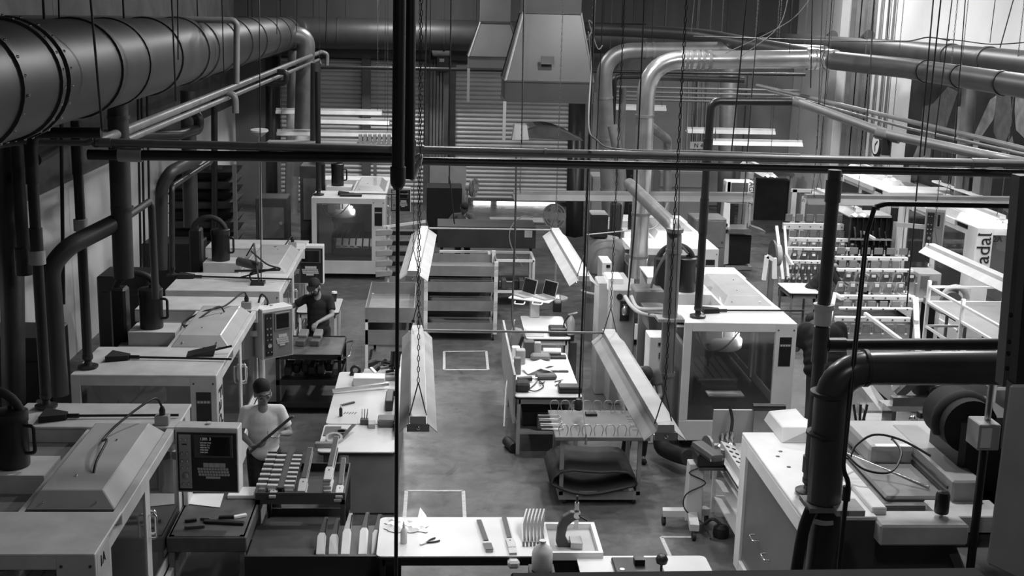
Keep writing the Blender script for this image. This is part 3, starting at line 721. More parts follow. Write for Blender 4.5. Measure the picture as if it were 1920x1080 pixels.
    if can:
        cx, cy = x0+.42, (ya+yb)/2+.05
        MB().lathe([(.145, 0), (.15, .02), (.15, .42), (.158, .43), (.158, .52), (.14, .53), (.02, .54), (.02, .57), (.008, .575)], (cx, cy, h-.02), n=24).build('spindle_motor', BLACK, t)
        MB().tube(bend([(cx+.14, cy-.05, h+.12), (cx+.22, cy-.05, h+.12), (cx+.22, cy-.05, h+.38), (cx+.14, cy-.05, h+.38)], .04, 4), .018, 8).build('motor_bracket', BLACK, t)
        MB().box(cx-.25, cx+.35, cy-.25, cy+.25, h-.2, h-.02).build('motor_mount', mt, t)
        MB().box(cx-.5, cx-.3, cy-.12, cy+.14, h-.4, h+.52).build('axis_housing', BLACK, t, bevel=.03)
        a = arc((cx-.18, cy+.02, h+.42), .28, PI, -.15, X, Z, 14)
        g = MB(); 
        g.tube([(cx-.46, cy+.02, h-.3)]+a, .045, 8); g.build('cable_guide', RUBBER, t)
    if logo:
        M = face_M((x1+.003, y0+.22, 1.3), (0, 0, -1), (0, 1, 0)) if front == 1 else face_M((x0-.003, y0+.19, 1.12), (0, 0, 1), (0, 1, 0))
        text(logo, 'logo_lettering', .36, M, BLACK, t)
    if num:
        text(num, 'machine_number', .13, face_M((x1+.003, y0+.2, h-.13), (0, 1, 0), (0, 0, 1)), BLACK, t)
    return t
H0 = 1.85
L4 = vmc('white machining centre at the lower left, nearest the camera, numbered 1A', -4.25, -2.58, 8.95, 9.78, 11.9, 12.67, H0, num='1A', mt=WHITE2, cov=(.74, .08))
L3 = vmc('white machining centre behind the worker in the white shirt, second of the left row', -4.12, -2.48, 13.7, 14.9, 16.85, 17.65, H0, logo='Fadal', mt=WHITE2)
L2 = vmc('white machining centre behind the cap-wearing worker, third of the left row', -3.98, -2.3, 18.05, 19.3, 21.4, 22.2, H0, logo=None, mt=WHITE2)
FM = vmc('white machining centre with lit window at the far left aisle end', -2.76, -1.12, 27.4, 28.5, 30.4, 31.2, H0, lamp=9, can=True)
R1 = vmc('white machining centre with a large side window right of the aisle', 3.48, 5.07, 16.4, 17.45, 19.4, 20.25, H0, lamp=5, logo=None)
R3 = vmc('white machining centre behind the windowed one right of the aisle', 3.55, 5.2, 21.9, 22.9, 24.9, 25.7, H0, lamp=4, cov=(.9, .1))
# ------------------------------------------------------------------ control pendants
KEY = mat('pale_keys', 0.5, 0.5, var=0.05)
def pendant(label, c, wd, ht, dp, rz, arm, case=WHITE2, face=BLACK, kb=True):
    """control box, local x right, local y away from the viewer, centred at c"""
    t = thing('control_pendant', label, 'control box', (c[0], c[1], c[2]-ht/2), rz)
    def B(x0, x1, y0, y1, z0, z1): return MB().box(x0, x1, y0, y1, z0, z1)
    B(-wd/2, wd/2, 0, dp, 0, ht).build('housing', case, t, local=True, bevel=.008)
    B(-wd/2+.02, wd/2-.015, -.008, 0, .02, ht-.05).build('face_plate', face, t, local=True)
    pl = B(-wd/2+.04, -wd/2+.16, -.014, -.008, .05, ht-.07).build('knob_strip', LGREY if face is BLACK else BLACK, t, local=True)
    for i, (kx, kz, r) in enumerate(((.065, .56, .012), (.115, .56, .012), (.065, .42, .016), (.12, .42, .016), (.065, .34, .016), (.12, .34, .016), (.065, .27, .012), (.12, .27, .012), (.1, .19, .036), (.07, .1, .014), (.125, .1, .014))):
        kz = kz*ht/.68
        MB().lathe([(r, 0), (r*.9, .02), (0, .022)], (-wd/2+kx, -.014, kz), (0, -1, 0), n=10).build('knob', STEEL, t, local=True)
    B(-wd/2+.07, -wd/2+.12, -.017, -.014, ht*.74, ht*.76).build('slot', BLACK, t, local=True)
    sx0, sx1 = -wd/2+.19, wd/2-.05
    b = MB(); b.box(sx0, sx1, -.02, -.008, ht*.55, ht*.9); sc = b.build('screen_bezel', DGREY if face is BLACK else MGREY, t, local=True, bevel=.006)
    B(sx0+.03, sx1-.03, -.023, -.02, ht*.585, ht*.87).build('screen', SCREEN, t, local=True)
    if kb:
        k = MB()
        kx0, kw = sx0+.03, (sx1-sx0-.06)
        for r in range(4):
            n = 11 - (r == 3)*5
            off = .006*r if r < 3 else kw*.25
            for i in range(n):
                sz = kw/11.6
                x = kx0+off+i*sz; z = ht*.36-r*.03
                if r == 3 and i: continue
                k.box(x, x+sz*(.8 if r < 3 else 5), -.018, -.008, z, z+.023)
        for i in range(4): k.box(kx0+kw*.18+i*kw*.17, kx0+kw*.18+(i+.94)*kw*.17, -.016, -.008, ht*.36+.03, ht*.36+.075)
        stuff(k.build('keyboard', KEY, t, local=True))
    MB().tube([(0, dp*.6, ht), (0, dp*.6, ht+.02)], .03, 10).build('mount', case, t, local=True)
    if arm:
        MB().bar((-wd/2, dp*.6, ht*.5), (-wd/2-arm, dp*.8, ht*.5), .06, .08).build('arm', case, t, local=True)
    return t
p4 = pendant('control box with lit text screen and keyboard beside the nearest left machine', (-2.26, 11.85, 1.52), .63, .69, .2, math.radians(-3), .06)
txt = emit('screen_text', .09)
for i, (s, dx, sz) in enumerate((('1301 3', -.02, .04), ('N10 G0 X4.2', .01, .02), ('N20 G1 Z-1', -.01, .02), ('N30 M6 T2', -.015, .02), ('N40 S900', -.02, .02), ('N50 G43', -.02, .02))):
    zz = .58-.025*i-(.015 if i else 0)
    text(s, 'screen_text', sz, wmat(p4) @ face_M((-.06, -.0245, zz), (1, 0, 0), (0, 0, 1)), txt, p4, .0004, 'LEFT')
pendant('white control box standing out from the second left machine', (-2.22, 17.15, 1.45), .5, .74, .24, math.radians(38), .1, case=WHITE, face=MGREY)
p2 = pendant('black-faced control box behind the cap-wearing worker', (-2.27, 21.6, 1.52), .6, .7, .2, 0, .05, case=WHITE)
pendant('small control box on the far windowed machine', (-.85, 29.9, 1.45), .5, .6, .2, 0, .05)
# ------------------------------------------------------------------ nearest right machine (only its top, side and door show)
t = thing('machine_enclosure', 'large white machine enclosure with a glazed door at the lower right', 'machine', (4.3, 11.3, 0))
xl, xr, yn, yf, h = 3.36, 4.05, 10.25, 12.55, 1.6
MB().box(xl, xr, yn, yf, h-.04, h).build('top_plate', WHITE, t, bevel=.008)
MB().box(xl+.05, xr, yf-.06, yf, .05, h-.04).build('far_panel', WHITE, t)
MB().box(xl+.05, xr, yn, yn+.05, .05, h-.04).build('near_panel', DGREY, t)
d = MB(); d.box(xl, xl+.06, yf-.22, yf, .05, h-.04); d.box(xl, xl+.06, yn, yn+.12, .05, h-.04); d.box(xl, xl+.06, yn+.12, yf-.22, h-.2, h-.04); d.box(xl, xl+.06, yn+.12, yf-.22, .05, .2)
dr = d.build('door', WHITE, t, bevel=.006)
MB().box(xl+.03, xl+.04, yn+.12, yf-.22, .2, h-.2).build('door_glass', mat('frosted_panel', .13, .3, var=.12, scale=2), dr)
MB().box(xl+.25, xl+.27, yn+.12, yf-.22, .1, h-.1).build('inner_liner', MGREY, t)
for yy in (11.6, 11.15):
    MB().tube(bend([(xl, yy, .75), (xl-.06, yy, .75), (xl-.06, yy+.16, .75), (xl, yy+.16, .75)], .03, 4), .01, 8).build('handle', CHROME, dr)
MB().frustum([Vector(p) for p in ((3.7, 12.2, h), (4.05, 12.2, h), (4.05, 12.95, h), (3.7, 12.95, h))], [Vector(p) for p in ((3.74, 12.35, h+.13), (4.05, 12.25, h+.16), (4.05, 12.9, h+.16), (3.74, 12.9, h+.13))]).build('raised_cover', WHITE, t, bevel=.01)
MB().box(3.86, 4.3, 12.55, 13.0, .05, h).build('rear_box', WHITE, t)
for p in ((3.62, 11.95), (3.55, 11.8), (3.58, 11.5)): MB().cyl((*p, h), (*p, h+.004), .022, n=8).build('plug', BLACK, t)
# bed of the same machine to the right: rail, tray, cover, front lip
xa = 4.05
MB().box(xa-.02, xa+.12, 10.35, 12.9, h-.12, h+.05).build('side_rail', WHITE, t, bevel=.01)
MB().box(xa+.12, 6.2, 10.75, 12.95, h-.16, h-.1).build('tray', MGREY, t)
MB().box(xa+.3, 5.05, 10.85, 12.0, h-.1, h-.05).build('tray_plate', ROOFG, t, bevel=.02)
MB().box(4.5, 6.0, 11.75, 12.6, h-.1, h+.14).build('light_cover', LENSW, t, bevel=.06, seg=2)
MB().box(xa-.02, 4.85, 10.1, 10.45, h-.22, h-.02).build('front_lip', WHITE2, t, bevel=.02)
MB().box(4.7, 5.35, 10.4, 10.8, h-.25, h-.06).build('front_ledge', WHITE2, t, bevel=.01)
MB().box(xa, 5.6, 10.4, 10.44, .05, h-.22).build('front_panel', DGREY, t)
MB().add([(4.75, 10.38, h-.3), (5.6, 10.38, h-.3), (5.6, 9.2, .9), (4.75, 9.2, .75)], [(0, 1, 2, 3)]).build('chute', DGREY, t)
MB().box(4.95, 5.25, 10.75, 12.4, h-.12, h+.15).build('way_cover', LGREY, t, bevel=.02)
for i in range(2): MB().box(4.935, 5.0, 10.85, 12.3, h-.04+i*.07, h-.01+i*.07).build('way_stripe', DGREY, t)
MB().lathe([(.06, 0), (.065, .01), (.065, .17), (.055, .2), (.02, .21)], (4.66, 10.3, h+.02), n=18).build('black_knob', BLACK, t)
MB().cyl((4.66, 10.3, h-.03), (4.66, 10.3, h+.03), .02, n=10).build('knob_stem', STEEL, t)
MB().cyl((4.12, 12.6, h-.08), (4.85, 11.05, h-.03), .012, n=8).build('rod', STEEL, t)
MB().box(4.28, 4.42, 12.35, 12.5, h-.1, h+.1).build('switch_box', LGREY, t)
t2 = thing('machine_column', 'black machine head with motors at the right edge', 'machine', (5.4, 11.2, 0))
MB().box(5.15, 5.75, 11.1, 11.9, .4, 2.25).build('head', BLACK, t2, bevel=.05)
MB().tube(arc((5.25, 11.35, 2.15), .22, -.4, PI+.5, X, Z, 14), .1, 14).build('motor_guard', BLACKM, t2)
MB().cyl((5.25, 11.15, 2.15), (5.25, 11.7, 2.15), .27, n=28).build('motor', BLACKM, t2)
MB().box(5.2, 6.0, 10.6, 11.1, .3, 1.5).build('carriage', BLACKM, t2)
g0, g1 = at(1832, 845, y=9.9), at(1878, 797, y=9.9)
sb = MB().box(g0.x, g1.x, 9.9, 10.15, g0.z, g1.z).build('gauge_box', LGREY, t2, bevel=.008)
MB().box(g0.x+.02, g0.x+.11, 9.89, 9.902, g0.z+.03, g1.z-.03).build('gauge_face', PAPER, sb)
MB().cyl((g1.x-.06, 10.05, g1.z), (g1.x-.06, 10.05, g1.z+.4), .03, n=8).build('gauge_stem', STEEL, t2)
MB().cyl((g1.x-.06, 10.05, .3), (g1.x-.06, 10.05, g0.z), .04, n=8).build('gauge_post', BLACK, t2)
MB().tube(spline([(5.6, 10.4, 1.9), (5.5, 10.1, 1.6), (5.35, 10.2, 1.45), (5.2, 10.35, 1.5)], 5), .025, 8).build('hose', CABLEG, t2)
MB().tube(spline([(5.6, 10.1, 1.35), (5.3, 9.9, 1.25), (5.25, 9.7, 1.0), (5.3, 9.6, .6)], 5), .03, 8).build('hose', BLACK, t2)
MB().cyl((5.2, 10.2, 1.35), (5.55, 10.1, 1.3), .05, n=12).build('pipe_stub', LGREY, t2)
# near grey panel and dark post at the right edge
p = at(1890, 720, y=7.0)
t3 = thing('machine_door', 'plain grey machine panel at the lower right corner', 'panel', (3.8, 7.0, 0))
b = MB(); b.prism([at(1893, 722, y=7.0), at(2000, 722, y=7.0), at(2000, 1090, y=7.0), at(1918, 1090, y=7.0), at(1849, 1058, y=7.0)], (.02, .03, 0)); b.build('panel', LGREY, t3, bevel=.015)
t4 = thing('steel_upright', 'dark punched steel upright at the right edge', 'post', (3.85, 7.6, 0))
MB().prism([at(1912, 330, y=7.8), at(2000, 330, y=7.8), at(1975, 725, y=7.8), at(1880, 725, y=7.8)], (0, .12, 0)).build('upright', DGREY, t4)
for py in (590, 640, 662, 690):
    q = at(1896-(py-590)*.07, py, y=7.79); MB().cyl(q, q+Y*.012, .013, n=10).build('bolt_hole', BLACKM, t4)
MB().prism([at(1935, 330, y=7.5), at(2000, 330, y=7.5), at(2000, 760, y=7.5), at(1905, 720, y=7.5)], (0, .1, 0)).build('cover_plate', BLACKM, t4)
MB().prism([at(1900, 720, y=7.6), at(1960, 720, y=7.6), at(1960, 900, y=7.6), at(1888, 850, y=7.6)], (0, .1, 0)).build('lower_bracket', BLACK, t4)
# items on the machines: outlet boxes with cords, brushes, pans
def outlet(label, p, cord, m=LGREY):
    t = thing('outlet_box', label, 'outlet box', p); p = Vector(p)
    MB().box(p.x-.07, p.x+.07, p.y-.05, p.y+.05, p.z, p.z+.1).build('box', m, t, bevel=.006)
    MB().lathe([(.03, 0), (.032, .05), (.016, .09)], p+Z*.1, n=10).build('plug', BLACK, t)
    MB().tube(spline([p+Z*.18]+cord, 7), .012, 8).build('cord', CABLE, t)
outlet('outlet box with a black cord on the nearest left machine', (-2.72, 12.0, H0+.0), [(-2.78, 11.9, H0+.3), (-3.0, 11.5, H0+.2), (-3.1, 11.2, H0+.12), (-2.98, 10.9, H0+.22), (-2.98, 10.55, H0+.16), (-2.97, 10.4, H0+.1)])
outlet('outlet box with a black cord on the second left machine', (-2.62, 16.95, H0+.0), [(-2.66, 16.85, H0+.25), (-2.85, 16.5, H0+.14), (-3.1, 16.35, H0+.1), (-3.35, 16.2, H0-.02), (-3.2, 15.9, H0+.03), (-2.9, 16.2, H0+.2), (-2.82, 16.3, H0+.11)])
outlet('outlet box with a short cord on the third left machine', (-2.5, 21.5, H0), [(-2.52, 21.4, H0+.2), (-2.62, 21.2, H0+.08), (-2.75, 21.0, H0+.1)])
def brush(label, a, b, wd=.3):
    t = thing('cleaning_brush', label, 'brush', a); a, b = Vector(a), Vector(b)
    d = (b-a).normalized(); n = d.cross(Z)
    MB().tube([a+d*.2+Z*.03, b+Z*.03], .014, 8).build('handle', BLACK, t)
    MB().tube([a+d*.2+Z*.03, a+d*.36+Z*.03], .024, 8).build('grip', BLACK, t)
    s = MB(); s.frustum([a-n*wd/2, a+n*wd/2, a+n*.06+d*.24, a-n*.06+d*.24], [a-n*wd/2+Z*.07, a+n*wd/2+Z*.07, a+n*.05+d*.24+Z*.06, a-n*.05+d*.24+Z*.06]); s.build('brush_head', BLACKM, t)
brush('black long-handled brush lying on the far plate of the nearest left machine', (-3.95, 12.15, H0), (-2.6, 12.2, H0))
brush('black long-handled brush lying on the second left machine', (-3.85, 14.35, H0), (-2.4, 14.28, H0))
brush('black long-handled brush lying on the third left machine', (-3.95, 18.9, H0), (-2.2, 18.75, H0), .2)
brush('black long-handled brush lying on the far windowed machine', (-2.2, 27.9, H0), (-.6, 27.9, H0))
brush('black long-handled brush lying on the right windowed machine', (3.85, 17.0, H0), (5.35, 17.05, H0), .2)
def dustpan(label, p, rz):
    t = thing('dustpan', label, 'dustpan', p, rz)
    s = MB(); s.frustum([Vector(q) for q in ((-.17, -.12, 0), (.12, -.12, 0), (.12, .12, 0), (-.17, .12, 0))], [Vector(q) for q in ((-.2, -.13, .005), (.14, -.13, .08), (.14, .13, .08), (-.2, .13, .005))]); s.build('pan', BLACK, t, local=True)
    MB().tube([(.13, 0, .05), (.33, .02, .09)], .014, 8).build('handle', BLACK, t, local=True)
dustpan('black dustpan beside the brush on the second left machine', (-2.78, 14.6, H0), .1)
tag(MB().cbox((-1.9, 27.65, H0+.03), (.5, .12, .06), rz=.05).build('wiper', BLACK, bevel=.015), 'short black wiper lying on the far windowed machine', 'wiper')

# vise row inside the far machine
t = thing('vise_row', 'row of pale vise blocks inside the far windowed machine', 'vise', (-1.75, 28.1, .8))
MB().box(-2.3, -1.35, 27.8, 28.25, .5, .62).build('base', CAST, t)
for i in range(6): MB().cbox((-2.2+i*.155, 28.0, .72), (.12, .3, .03), rx=.5).build('jaw_plate', LAMIN, t); MB().cbox((-2.2+i*.155, 27.85, .65), (.1, .08, .06)).build('jaw', STEEL, t)
# black clamp arm standing on the third left machine
t = thing('camera_boom', 'black jointed boom clamp standing on the third left machine', 'boom', at(480, 540, z=H0))
MB().bar(at(440, 508, y=18.6), at(525, 506, y=18.6), .03).build('cross_bar', BLACK, t); MB().bar(at(452, 520, y=18.7), at(518, 502, y=18.5), .025).build('cross_bar', BLACK, t)
MB().cyl(at(447, 490, y=18.9), at(488, 500, y=18.7), .07, n=16).build('barrel', DGREY, t)
MB().bar(at(476, 456, y=18.8), at(486, 530, y=18.5), .025).build('upright', BLACK, t); MB().bar(at(476, 456, y=18.8), at(462, 480, y=18.8), .02).build('strut', BLACK, t)
q = at(484, 530, y=18.5); MB().box(q.x-.1, q.x+.1, 18.4, 18.6, H0, H0+.05).build('clamp_foot', BLACK, t); MB().bar(Vector((q.x, 18.5, H0+.05)), q, .03).build('post', BLACK, t)
# cords looping on the second control box
tag(MB().tube(spline([at(498, 583, y=17.25), at(502, 565, y=17.3), at(492, 552, y=17.3), at(486, 562, y=17.3), at(484, 580, y=17.3)], 6), .014, 8).build('loose_cord', CABLE), 'black cord looping over the white control box', 'cord')
# ================================================================== hanging fluorescent lamps
REFL = mat('white_reflector', 0.62, 0.4, var=0.12, scale=3, detail=8)
REFLG = mat('grey_reflector', 0.19, 0.45, var=0.12, scale=3, detail=8)
def strip_lamp(label, a, b, m=REFL, wd=.36, body=.12, power=1.0, hang=True, group=None, ends=True, chains=True, bright=False):
    """fluorescent strip with wing reflectors from a to b (world points at its body)"""
    a, b = Vector(a), Vector(b); d = b-a; L = d.length
    t = thing('strip_lamp', label, 'lamp', a, math.atan2(d.y, d.x), group)
    tilt = math.atan2(d.z, Vector((d.x, d.y)).length)
    def loc(x, y, z): return Vector((x, y, z + x*math.tan(tilt)))
    def quad_prism(pts, name, mm):
        s = MB(); n = len(pts)
        vs = [loc(0, y, z) for y, z in pts] + [loc(L, y, z) for y, z in pts]
        s.add(vs, [tuple(range(n-1, -1, -1)), tuple(range(n, 2*n))] + [(i, (i+1) % n, n+(i+1) % n, n+i) for i in range(n)])
        return s.build(name, mm, t, local=True)
    h = body/2
    quad_prism([(-h, 0), (h, 0), (h*.9, .07), (-h*.9, .07)], 'ballast_housing', m)
    for sgn in (-1, 1):
        quad_prism([(sgn*h, .015), (sgn*wd/2, -.075), (sgn*wd/2, -.083), (sgn*h, .007)], 'reflector_wing', m)
        s = MB(); s.tube([loc(.04, sgn*.07, -.045), loc(L-.04, sgn*.07, -.045)], .017, 8); s.build('tube', TUBE, t, local=True)
    for x in (0.0, L):
        MB().box(x-.012, x+.012, -.1, .1, -.07, .0, Matrix.Translation((0, 0, x*math.tan(tilt)))).build('end_socket', m if x else LGREY, t, local=True)
    if ends:
        MB().sphere(loc(-.016, .0, -.03), .022, 8, 6).build('socket_plug', CHROME, t, local=True)
        if bright:
            for sg in (-1, 1): MB().cyl(loc(-.1, sg*.08, -.045), loc(.0, sg*.08, -.045), .024, n=8).build('tube_end', TUBE, t, local=True)
    if chains and hang:
        for x in (.12, L-.12):
            for sgn in (-1, 1): MB().tube([loc(x, sgn*h, .04), loc(x, 0, .35)], .006, 5).build('hanger_wire', DGREY, t, local=True)
            chain(loc(x, 0, .35), 8.9-a.z-.2, t)
    ld = bpy.data.lights.new('lamp_light', 'AREA'); ld.shape = 'RECTANGLE'; ld.size = L*.95; ld.size_y = .2; ld.energy = TUBE_W*power*L; ld.spread = math.radians(150)
    lo = bpy.data.objects.new('lamp_light', ld); COL.objects.link(lo); lo.parent = t; lo.location = loc(L/2, 0, -.1)
    return t
_link = {}
def chain(p, length, parent):
    """twisted link chain hanging above p (local coordinates of parent)"""
    key = round(length, 1)
    if key not in _link:
        s = MB(); n = int(length/.05)
        for i in range(n):
            c = Vector((0, 0, i*.05+.02)); u = X if i % 2 else Y
            lp = [c + u*.011*math.cos(q) + Z*.03*math.sin(q) for q in [2*PI*k/5 for k in range(6)]]
            s.tube(lp, .005, 3, caps=False)
        o = s.build('chain', DGREY, parent, local=True); stuff(o); _link[key] = (o.data, o.location.copy()); o.location += Vector(p); return o
    o = bpy.data.objects.new('chain', _link[key][0]); COL.objects.link(o); o.parent = parent; o.location = _link[key][1] + Vector(p); stuff(o)
    return o
zf = 2.4
F1 = strip_lamp('white strip lamp hanging over the left workbench, lower left of the pair', (-.13, 10.45, zf), (-.19, 13.7, zf), body=.15, wd=.34)
F3 = strip_lamp('white strip lamp slanting down to the right before the crouching worker', (2.06, 10.25, zf), (2.0, 13.6, zf), body=.16, wd=.38)
F2 = strip_lamp('white strip lamp hanging left of the tall grey cart', (-.3, 16.7, zf), (-.18, 20.35, zf), body=.16, wd=.42)
F4 = strip_lamp('white strip lamp hanging over the laptops right of the tall cart', (2.06, 16.5, zf), (2.01, 20.35, zf), body=.16, wd=.4)
def cross_rod(label, a, b, m=LGREY): return tag(MB().tube([a, b], .014, 8).build('spreader_rod', m), label, 'rod')
cross_rod('thin pale rod joining the two nearest strip lamps', (-.12, 13.55, zf+.05), (1.97, 13.5, zf+.05))
cross_rod('thin pale rod joining the two strip lamps beside the tall cart', (-.1, 20.25, zf+.05), (1.97, 20.25, zf+.05))
F5 = strip_lamp('long grey strip lamp seen from its side at right centre', at(963, 365, y=23), at(1408, 368, y=23), m=REFLG, wd=.44, body=.2)
F6 = strip_lamp('long grey strip lamp seen from its side over the clamp racks', at(1510, 372, y=20), at(1990, 378, y=20), m=REFLG, wd=.4, body=.18)
F7 = strip_lamp('white strip lamp slanting down above the white shelving', (8.06, 16.2, 2.45), (8.1, 19.4, 2.4), m=REFL, wd=.36, body=.16)
for i, (ax, ay, bx, by, yn, lab) in enumerate((
    (1445, 326, 1395, 308, 27.5, 'small white strip lamp slanting above the far dark benches'),
    (1610, 398, 1545, 358, 21.5, 'bright-ended strip lamp between the drop pipe and the clamp rack'),
    (1668, 332, 1628, 316, 26, 'small bright-ended strip lamp before the white right wall'),
    (1880, 411, 1800, 380, 21, 'bright-ended strip lamp slanting before the right machine room'))):
    a = at(ax, ay, y=yn); L = 2.6 if i in (1, 3) else 2.4
    strip_lamp(lab, a, Vector((a.x+.03, a.y+L, a.z)), wd=.34, power=.7, bright=True)
for i, (x0, x1, py, yy, lab) in enumerate(((518, 716, 207, 36, 'upper white strip lamp before the far left roller door'), (592, 730, 225, 34.5, 'middle white strip lamp before the far left roller door'), (520, 735, 247, 33, 'lower white strip lamp before the far left roller door'), (1132, 1248, 199, 35, 'small strip lamp between the silver ducts'), (1288, 1452, 243, 34, 'upper white strip lamp before the right back wall'), (1332, 1503, 265, 32, 'lower white strip lamp before the right back wall'))):
    strip_lamp(lab, at(x0, py, y=yy), at(x1, py+3, y=yy), wd=.34, power=.55)
# ================================================================== benches, carts, shelves
def rounded_top(x0, x1, y0, y1, z, th, r=.06):
    pts = []
    for cx, cy, a in ((x1-r, y0+r, -PI/2), (x1-r, y1-r, 0), (x0+r, y1-r, PI/2), (x0+r, y0+r, PI)):
        for k in range(5): pts.append(Vector((cx+r*math.cos(a+k*PI/8), cy+r*math.sin(a+k*PI/8), z-th)))
    return MB().prism(pts, (0, 0, th))
def bench(label, x0, x1, y0, y1, z, legm=LGREY, leg=.05, shelf=None, top=LAMIN, back=None, th=.035, name='workbench'):
    t = thing(name, label, 'bench', ((x0+x1)/2, (y0+y1)/2, 0))
    rounded_top(x0, x1, y0, y1, z, th*.35).build('top', top, t)
    rounded_top(x0, x1, y0, y1, z-th*.35, th*.65).build('edge_band', BLACK, t)
    i = .06
    for x in (x0+i, x1-i):
        for y in (y0+i, y1-i): MB().box(x-leg/2, x+leg/2, y-leg/2, y+leg/2, 0, z-th).build('leg', legm, t)
    for y in (y0+i, y1-i): MB().box(x0+i, x1-i, y-leg/2, y+leg/2, z-th-.08, z-th).build('apron', legm, t)
    for x in (x0+i, x1-i): MB().box(x-leg/2, x+leg/2, y0+i, y1-i, z-th-.08, z-th).build('side_rail', legm, t)
    if shelf: MB().box(x0+i, x1-i, y0+i, y1-i, shelf-.03, shelf).build('lower_shelf', legm, t)
    return t
B1 = thing('workbench', 'long white bench top left of the aisle with a grey end panel', 'bench', (-.9, 15.6, 0))
rounded_top(-1.37, -.44, 13.98, 14.97, .83, .015).build('near_top', LAMIN, B1)
rounded_top(-1.37, -.44, 13.98, 14.97, .815, .03).build('edge_band', BLACK, B1)
rounded_top(-1.36, -.44, 15.0, 17.3, .83, .015).build('far_top', LAMIN, B1)
rounded_top(-1.36, -.44, 15.0, 17.3, .815, .03).build('edge_band', BLACK, B1)
MB().box(-1.0, -.42, 14.03, 14.07, .03, .785).build('end_panel', MGREY, B1)
MB().box(-.47, -.43, 14.07, 17.25, .03, .785).build('side_panel', MGREY, B1)
MB().box(-.47, -.42, 14.5, 17.3, .83, 1.12).build('back_rail', LGREY, B1)
for x in (-1.28, -.55):
    for y in (14.15, 17.2): MB().box(x-.03, x+.03, y-.03, y+.03, 0, .79).build('leg', DGREY, B1)
B2 = bench('white bench with hand tools right of the aisle', 1.12, 2.05, 16.1, 18.35, .85, shelf=.32)
MB().box(1.1, 1.13, 16.15, 19.2, .45, 1.15).build('side_board', LGREY, B2)
fb = bench('white bench with guitar necks at the front centre', -.53, 1.15, 11.05, 11.99, .85, legm=BLACK)
bench('narrow white bench at the bottom right of centre', 1.42, 2.7, 10.3, 11.16, .8, legm=BLACK)
bench('white standing bench carrying the two laptops', 1.48, 2.2, 19.0, 20.5, .9, shelf=.3, legm=WHITE)
bench('small white table behind the tall grey cart', .1, 1.15, 23.9, 24.9, .85, legm=WHITE)
bench('white corner table under the paper cup beside the cap-wearing worker', -2.35, -1.63, 20.6, 21.65, .9, legm=WHITE, leg=.04)
# --- right side rack bench with holes (beside the near enclosure)
t = bench('narrow white bench with open rack legs beside the near right enclosure', 3.42, 3.84, 12.62, 14.2, .88, legm=WHITE, leg=.045)
MB().box(3.44, 4.3, 14.21, 14.25, .4, 1.3).build('back_board', LGREY, t)
for z in (.22, .45, .66): MB().box(3.48, 3.78, 12.68, 14.14, z-.02, z).build('rack_shelf', WHITE, t)
# --- carts
def cart(label, x0, x1, y0, y1, decks, legm, deckm, name='cart', lip=.08, leg=.05, wheels=True, handle=None, h=None):
    t = thing(name, label, 'cart', ((x0+x1)/2, (y0+y1)/2, 0)); zt = h or max(decks)
    wz = .13 if wheels else 0
    for x in (x0+leg/2, x1-leg/2):
        for y in (y0+leg/2, y1-leg/2): MB().box(x-leg/2, x+leg/2, y-leg/2, y+leg/2, wz, zt).build('leg', legm, t)
    for z in decks:
        MB().box(x0+.005, x1-.005, y0+.005, y1-.005, z-.03, z-.01).build('deck', deckm, t)
        r = MB(); e = .015
        r.box(x0, x1, y0, y0+e, z-.05, z+lip); r.build('lip', deckm, t)
        MB().box(x0, x1, y1-e, y1, z-.05, z+lip).build('lip', deckm, t)
        MB().box(x0, x0+e, y0+e, y1-e, z-.05, z+lip).build('lip', deckm, t)
        MB().box(x1-e, x1, y0+e, y1-e, z-.05, z+lip).build('lip', deckm, t)
    if wheels:
        for x in (x0+.07, x1-.07):
            for y in (y0+.07, y1-.07):
                w_ = MB().cyl((x-.02, y, .06), (x+.02, y, .06), .06, n=18).build('wheel', RUBBER, t)
                MB().cyl((x-.023, y, .06), (x+.023, y, .06), .03, n=12).build('hub', STEEL, w_)
                MB().box(x-.03, x+.03, y-.03, y+.03, .1, .15).build('caster_fork', STEEL, t)
    if handle:
        (hx, s) = handle
        MB().tube(bend([(hx, y0+.1, zt-.05), (hx+s*.12, y0+.1, zt-.02), (hx+s*.12, y1-.1, zt-.02), (hx, y1-.1, zt-.05)], .06, 4), .014, 8).build('handle', STEEL, t)
    return t
CARTG = mat('grey_cart_enamel', 0.2, 0.5, var=0.15, scale=4)
CARTD = mat('dark_cart_enamel', 0.045, 0.45, var=0.25, scale=4, detail=8)
cart('dark steel cart loaded with guitar necks at lower left', -1.88, -.93, 12.45, 13.35, (.85, .3), CARTD, CARTD)
gc = cart('dark grey wooden-topped cart below the nearest control box', -2.62, -1.87, 11.62, 12.78, (.8, .25), MGREY, DGREY, lip=.0, wheels=False)
MB().box(-2.64, -1.85, 11.6, 12.8, .64, .8).build('thick_top', mat('dark_worn_top', .075, .5, var=.35, scale=5, detail=9), gc, bevel=.01)
bc = cart('black steel cart with tools in front of the cap-wearing worker', -2.35, -1.38, 17.85, 18.95, (.9, .5, .15), BLACK, BLACK, handle=(-1.38, 1), lip=.03)
MB().box(-2.35, -1.38, 17.85, 18.95, .88, .915).build('work_top', mat('worn_steel_top', .14, .35, metal=.5, var=.3, scale=4), bc, bevel=.01)
mc = cart('low grey cart with wire racks and a rolled mat in the centre right', 1.58, 2.6, 14.35, 15.3, (.12,), CARTG, CARTG, lip=.06, h=.9)
MB().box(1.5, 2.68, 14.25, 15.3, .88, .93).build('top_board', mat('grey_board_top', .11, .5, var=.2, scale=4), mc, bevel=.006)
